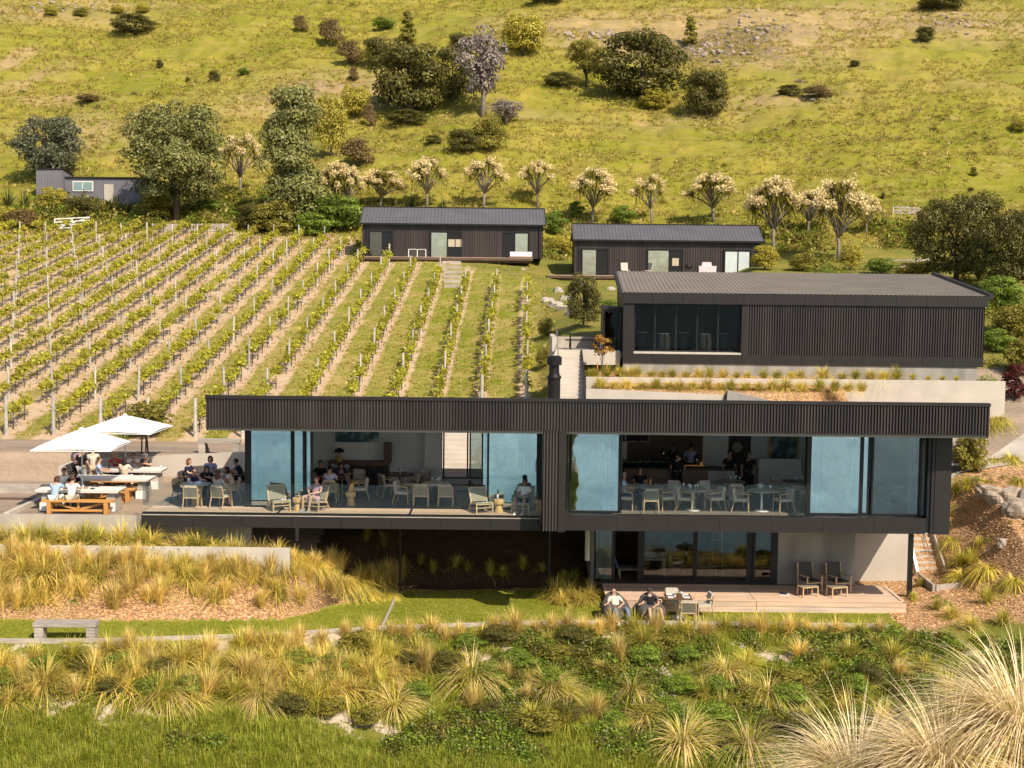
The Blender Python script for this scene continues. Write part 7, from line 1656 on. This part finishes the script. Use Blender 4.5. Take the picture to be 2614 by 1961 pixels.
def inview(x, y, z, m=40):
    p = Vector((x, y, z - ZC)); c = p.dot(Fw); px = CX + FOC * p.dot(Rt) / c; py = CY - FOC * p.dot(Up) / c
    return -m < px < 2614 + m and -m < py < 1961 + m, px, py
vines = []; rest_v = []; yend = [94, 95.5, 96.5, 99, 102, 104, 106, 110, 113.5]
for j in range(24):
    x0 = .67 - 2.19 * j; ye = yend[j] if j < 9 else min(118.5, 114.5 + (j - 9) * .8); ys0 = 60.1 if j > 5 else 62.5 + (5 - j) * .4; k = 0; y = ys0; first = True
    while y < ye:
        x = x0 + .01 * (y - 59.5); z = H(x, y); ok, px, py = inview(x, y, z + 1)
        if ok and not (j < 6 and y < 64):
            lab = 'weathered vineyard post, %s up the hill in the %s vine row from the right' % (ords[k], ords[j])
            if first:
                t_ = thing('end_post', 'thick braced end post at the foot of the %s vine row from the right' % ords[j], 'post', (x, y, z), 0, 'braced end posts of the vine rows')
                o = link('post', pm, t_); o.scale = (1.45, 1.45, 1.05); link('brace', bmv, t_)
            else:
                o = link('vineyard_post', pm, None, (x, y, z), (rt.uniform(-.03, .03), rt.uniform(-.03, .03), rt.uniform(0, 6)), lab, 'post', 'posts of the vineyard rows'); s_ = rt.uniform(.92, 1.05); o.scale = (s_, s_, s_)
        first = False; k += 1
        for q in range(4):
            yv = y + .85 + q * 1.42 + rt.uniform(-.12, .12)
            if yv < ye and rt.random() > .05:
                xv = x0 + .01 * (yv - 59.5) + rt.uniform(-.04, .04); zv = H(xv, yv); ok2, p1, p2 = inview(xv, yv, zv + .8)
                if ok2: vines.append((yv, xv, zv, j, k, q))
        y += 5.9
vines.sort()
VM = 0
for i, (yv, xv, zv, j, k, q) in enumerate(vines):
    v = VT[rt.randrange(6)]
    if i < 290:
        t_ = thing('grape_vine', 'grape vine, %s past the %s post of the %s row from the right' % (ords[q], ords[k - 1], ords[j]), 'vine', (xv, yv, zv), 0 if rt.random() < .5 else math.pi, 'grape vines of the vineyard')
        s_ = rt.uniform(.85, 1.12); t_.scale = (s_, s_, s_); link('trunk', v[0], t_); link('foliage', v[1], t_)
    else: rest_v.append((xv, yv, zv, rt.uniform(.85, 1.12), 0 if rt.random() < .5 else math.pi))

# ================================================================== SCATTERED STUFF (grass, leaves, chips)
def scatter(name, label, pts, meshes, cat=None, tilt=0):
    """pts: rows of x y z scale rot; one geometry-nodes object of kind stuff"""
    pts = np.asarray(pts, float); me = bpy.data.meshes.new(name); me.vertices.add(len(pts)); me.vertices.foreach_set('co', pts[:, :3].astype(np.float32).reshape(-1))
    g_ = np.random.default_rng(len(pts))
    for n_, d_ in (('scl', pts[:, 3]), ('rz', pts[:, 4])): a = me.attributes.new(n_, 'FLOAT', 'POINT'); a.data.foreach_set('value', d_.astype(np.float32))
    a = me.attributes.new('idx', 'INT', 'POINT'); a.data.foreach_set('value', g_.integers(0, len(meshes), len(pts)).astype(np.int32))
    me.update(); cc = bpy.data.collections.new(name + '_kinds')
    for i, m_ in enumerate(meshes): cc.objects.link(bpy.data.objects.new('%s_kind_%d' % (name, i), m_))
    gn = bpy.data.node_groups.new(name, 'GeometryNodeTree'); gn.interface.new_socket('Geometry', in_out='INPUT', socket_type='NodeSocketGeometry'); gn.interface.new_socket('Geometry', in_out='OUTPUT', socket_type='NodeSocketGeometry')
    N = gn.nodes; L = gn.links; i_ = N.new('NodeGroupInput'); o_ = N.new('NodeGroupOutput'); mp_ = N.new('GeometryNodeMeshToPoints'); ip = N.new('GeometryNodeInstanceOnPoints'); ci = N.new('GeometryNodeCollectionInfo')
    ci.inputs[0].default_value = cc; ci.inputs['Separate Children'].default_value = True; ci.inputs['Reset Children'].default_value = True
    def na(nm, ty='FLOAT'):
        a = N.new('GeometryNodeInputNamedAttribute'); a.data_type = ty; a.inputs[0].default_value = nm; return a.outputs[0]
    cx = N.new('ShaderNodeCombineXYZ'); L.new(na('rz'), cx.inputs[2])
    if tilt:
        rv = N.new('FunctionNodeRandomValue'); rv.data_type = 'FLOAT'; rv.inputs[2].default_value = -tilt; rv.inputs[3].default_value = tilt; L.new(rv.outputs[1], cx.inputs[0])
    L.new(i_.outputs[0], mp_.inputs[0]); L.new(mp_.outputs[0], ip.inputs['Points']); L.new(ci.outputs[0], ip.inputs['Instance']); ip.inputs['Pick Instance'].default_value = True
    L.new(na('idx', 'INT'), ip.inputs['Instance Index']); L.new(cx.outputs[0], ip.inputs['Rotation']); L.new(na('scl'), ip.inputs['Scale']); L.new(ip.outputs[0], o_.inputs[0])
    o = link(name, me, None, kind='stuff', label=label, cat=cat or name.replace('_', ' ')); o.modifiers.new('scatter', 'NODES').node_group = gn; return o
def frustum_pts(n, y0, y1, seed, pw=1.0, hw_=.42):
    g_ = np.random.default_rng(seed); y = y0 + (y1 - y0) * g_.random(n) ** pw; x = g_.uniform(-1, 1, n) * (hw_ * y + 1); return x, y, g_
def pack(x, y, g_, s0, s1, keep, dz=0): 
    x, y = x[keep], y[keep]; return np.stack([x, y, Hv(x, y) + dz, g_.uniform(s0, s1, len(x)), g_.uniform(0, 6.28, len(x))], -1)
def tuft(n, L, sp, dr_, w, mats, mf): return blade_mesh('tuft', blades(n, gt, L, sp, dr_, w, 2, .12), mats, mf, gt)
# rest of the vines as one joined mass
vj = []
for v in VT:
    m_ = v[1]; m2 = bpy.data.meshes.new('far_vine')
    V1 = np.zeros(len(m_.vertices) * 3); m_.vertices.foreach_get('co', V1); V0 = np.array([p.co[:] for p in v[0].vertices]); vs_ = [tuple(p) for p in V0] + [tuple(p) for p in V1.reshape(-1, 3)]
    fs = [tuple(p.vertices) for p in v[0].polygons]; nf0 = len(fs); fs += [tuple(i_ + len(V0) for i_ in p.vertices) for p in m_.polygons]
    m2.from_pydata(vs_, [], fs); m2.materials.append(MAT['vine_bark']); m2.materials.append(MAT['leaf_vine']); m2.polygons.foreach_set('material_index', [0] * nf0 + [1] * (len(fs) - nf0)); m2.update(); vj.append(m2)
scatter('far_grape_vines', 'rows of grape vines in the upper part of the vineyard', [list(r_[:3]) + [r_[3], r_[4]] for r_ in rest_v], vj, 'vines')
# hill grass
HT = [tuft(9, .42, .6, .5, .06, ['grass_mix', 'grass_dry'], f) for f in (.1, .25, .5, .9)]
x, y, g_ = frustum_pts(70000, 112, 232, 1, .8); mk = fbm(x * .12, y * .12) + .35 * fbm(x * .7, y * .7); scatter('hill_grass', 'rough tussocky pasture grass covering the hillside', pack(x, y, g_, .5, 1.5, mk > .56), HT, 'grass')
# vineyard lane grass
LT = [tuft(8, .16, .7, .4, .03, ['grass_mix', 'grass_dry'], f) for f in (.1, .4, .8)]
x, y, g_ = frustum_pts(32000, 60, 118, 2, 1.2); fr_ = np.abs(((x - .67 - .01 * (y - 59.5)) / 2.19 + 100.62) % 1 - .5) if 0 else np.abs(((x - .67) / 2.19) % 1 - .5)
scatter('lane_grass', 'short grass growing in the lanes between the vine rows', pack(x, y, g_, .6, 1.4, (x < 3) & (fr_ < .36)), LT, 'grass')
# lawn blades
GL_ = [tuft(10, .06, .6, .3, .012, ['leaf_green', 'grass_mix'], f) for f in (.4, .7)]
x, y, g_ = frustum_pts(26000, 38, 48.5, 3); kf = np.interp(x, KX, KY[:, 6]); kb = np.interp(x, KX, KY[:, 7]); scatter('lawn_grass', 'short mown grass of the lawn', pack(x, y, g_, .7, 1.2, (y > kf + .03) & (y < kb) & (x < 13.1) & ~((x > 3.3) & (x < 14) & (y > 45.0))), GL_, 'grass')
# foreground meadow grass
MG = [tuft(18, .32, .5, .6, .014, ['meadow_green', 'grass_mix'], f) for f in (.1, .2, .4, .9)]
x, y, g_ = frustum_pts(42000, 32.4, 43.3, 4, 1.5); lim = 35.6 + .5 * np.sin(x * .7) + .6 * fbm(x * .5, y * .5) - np.clip(x - 4, 0, 9) * .12
scatter('meadow_grass', 'long green meadow grass along the bottom of the slope', pack(x, y, g_, .5, 1.35, ((y < lim) | (fbm(x * .8, y * .8) > .5)) & (y < np.interp(x, KX, KY[:, 6]) - .3) & ((fbm(x * .55 + 20, y * .55) < .56) | (y < lim - .3))), MG, 'grass')
# leafy ground cover
def clump(n, r_, hgt, ls, m_, seed):
    g2 = np.random.default_rng(seed); P_ = np.stack([g2.normal(0, r_, n), g2.normal(0, r_, n), np.zeros(n)], -1); P_[:, 2] = hgt * np.exp(-(P_[:, 0] ** 2 + P_[:, 1] ** 2) / (2 * r_ * r_)) * g2.uniform(.35, 1.1, n)
    return arr_mesh('leaf_clump', leaf_quads(P_, ls, g2, np.tile([0, -.25, .8], (n, 1)), asp=.55), 4, m_)
LC = [clump(150, .2, .3, .045, 'leaf_green', 1), clump(150, .22, .34, .04, 'leaf_green', 2), clump(130, .2, .25, .045, 'leaf_olive', 3), clump(120, .18, .4, .04, 'leaf_dark', 4)]
x, y, g_ = frustum_pts(7500, 34.6, 43.4, 5); kf = np.interp(x, KX, KY[:, 6]); dens = fbm(x * .55 + 3, y * .55) + np.clip((x + 1) / 26, -.22, .16) + .1 * ((y < 36.3)) 
scatter('ground_cover', 'low leafy green ground cover spreading over the foreground slope', pack(x, y, g_, .6, 1.3, (y < kf - .4) & (dens > .54) & (fbm(x * .9 + 40, y * .9) < .63)), LC, 'ground cover')
x, y, g_ = frustum_pts(900, 40.5, 54, 6); kf = np.interp(x, KX, KY[:, 6]); kb = np.interp(x, KX, KY[:, 7]); k8 = np.interp(x, KX, KY[:, 8])
scatter('bank_weeds', 'small green weeds dotted over the bark banks', pack(x, y, g_, .3, .8, ((y > kb + .3) & (y < k8) & (x < -3) & (fbm(x, y) > .58)) | ((x > 14) & (y > 42) & (y < 53) & (fbm(x * .6, y * .6) > .56))), LC[:3], 'weeds')
# bark chips
CHM = []
for i in range(4):
    c_ = MB().hexa([(-.04, -.012, 0), (.04, -.015, 0), (.035, .014, .004), (-.035, .012, 0)], [(-.035, -.01, .01), (.036, -.012, .014), (.03, .012, .014), (-.03, .01, .009)]); CHM.append(c_.mesh('bark_chip', 'chip'))
x, y, g_ = frustum_pts(42000, 40, 54, 7); kb = np.interp(x, KX, KY[:, 7]); k8 = np.interp(x, KX, KY[:, 8])
scatter('bark_chips', 'coarse bark mulch chips covering the banks', pack(x, y, g_, .7, 1.6, ((x < -3.5) & (y > kb) & (y < k8)) | ((x > 13.2) & (y > 43.3) & (y < 53)), .008), CHM, 'bark mulch', .5)
# hill scrub: small dark tufts that nobody could count
SC = [clump(70, .35, .5, .10, 'leaf_olive', 8), clump(70, .35, .5, .10, 'leaf_brown', 9), clump(60, .3, .4, .10, 'leaf_dark', 10)]
x, y, g_ = frustum_pts(1300, 116, 225, 8); scatter('hill_scrub', 'scattered low scrub over the hillside pasture', pack(x, y, g_, .4, 1.2, fbm(x * .09 + 5, y * .09) + .5 * fbm(x * .5, y * .5) > .86), SC, 'scrub')
x, y, g_ = frustum_pts(3600, 112, 132, 9); scatter('verge_growth', 'rough green growth along the foot of the hill behind the cabins', pack(x, y, g_, .8, 2.6, (fbm(x * .3, y * .3) > np.where(x < -14, .42, .52)) & (y < np.where(x < -14, 132, 122)) & ((x > -14) | (y > 120))), LC + SC[:1], 'undergrowth')
x, y, g_ = frustum_pts(1500, 62, 112, 10); scatter('slope_growth', 'rough growth on the slope right of the barrel store', pack(x, y, g_, .8, 2.0, (x > 22) & (fbm(x * .3, y * .3) > .42)), LC + SC[:1], 'undergrowth')
RK = [rock(.22, 60 + i, .45, 7, 5).mesh('rubble', 'rock') for i in range(3)]
pts_ = []
for px_, py_, sx_, sy_, n_ in ((1820, 125, 70, 28, 90), (1540, 95, 70, 16, 45), (1930, 70, 90, 16, 35), (2420, 55, 90, 16, 40), (2080, 240, 30, 10, 14), (120, 22, 150, 8, 40), (1900, 40, 60, 14, 25)):
    for _ in range(n_):
        g = ground_at(rt.gauss(px_, sx_ / 1.6), max(-30, rt.gauss(py_, sy_ / 1.3)), 120)
        if g: pts_.append((g[0], g[1], g[2], rt.uniform(.5, 2.2), rt.uniform(0, 6)))
scatter('rock_rubble', 'broken rock showing through the dry grass on the hillside', pts_, RK, 'rocks')

# ================================================================== EVERY REPEAT SAYS WHICH ONE IT IS
def ordn(n):
    if n <= len(ords): return ords[n - 1]
    return '%d%s' % (n, {1: 'st', 2: 'nd', 3: 'rd'}.get(n % 10, 'th') if n % 100 not in (11, 12, 13) else 'th')
SHORT = {'tussocks on the bark bank': 'golden tussock on the bark bank', 'tussocks on the lower left slope': 'tussock on the lower left slope', 'tussocks on the lower right slope': 'tussock on the lower right slope', 'low shrubs on the foreground slope': 'low green shrub on the foreground slope', 'tussocks on the right bank': 'tussock on the right-hand bark bank',
         'tussocks edging the lawn': 'upright golden tussock along the front edge of the lawn', 'upper row of tussocks at the barrel store': 'rounded tussock at the foot of the barrel store', 'lower row of tussocks between the garden walls': 'rounded tussock between the two garden walls', 'tussocks between the planting wall and the terrace wall': 'arching tussock between the two pale walls',
         'shaded tussocks behind the lawn': 'dark tussock in shade behind the lawn', 'shaded tussocks under the deck': 'green tussock at the left end under the deck', 'tussock clump beside the lower deck': 'large golden tussock beside the lower deck', 'tussocks at the right end of the garden wall': 'tussock at the right end of the garden wall'}
def pxy(o):
    p = o.location - Vector((0, 0, ZC)); c = p.dot(Fw); return CX + FOC * p.dot(Rt) / c, CY - FOC * p.dot(Up) / c
bylab = {}
for o in COL.objects:
    if o.parent is None and o.get('group') and o.get('label'): bylab.setdefault((o['group'], o['label']), []).append(o)
for (gr, lb_), os_ in bylab.items():
    if len(os_) < 2: continue
    base = SHORT.get(gr, lb_)
    if len(os_) > 26 and gr in SHORT:
        os_.sort(key=lambda o: pxy(o)[1]); nb = 4 if len(os_) > 60 else 3; q = math.ceil(len(os_) / nb)
        for b in range(nb):
            part = sorted(os_[b * q:(b + 1) * q], key=lambda o: pxy(o)[0])
            for i, o in enumerate(part): o['label'] = '%s, %s from left, %s tier' % (base, ordn(i + 1), (('top', 'second', 'third', 'bottom') if nb == 4 else ('upper', 'middle', 'lower'))[b])
    else:
        for i, o in enumerate(sorted(os_, key=lambda o: pxy(o)[0])):
            l_ = '%s from the left, %s' % (ordn(i + 1), base)
            o['label'] = l_ if len(l_.split()) <= 16 else ' '.join(l_.split()[:16])
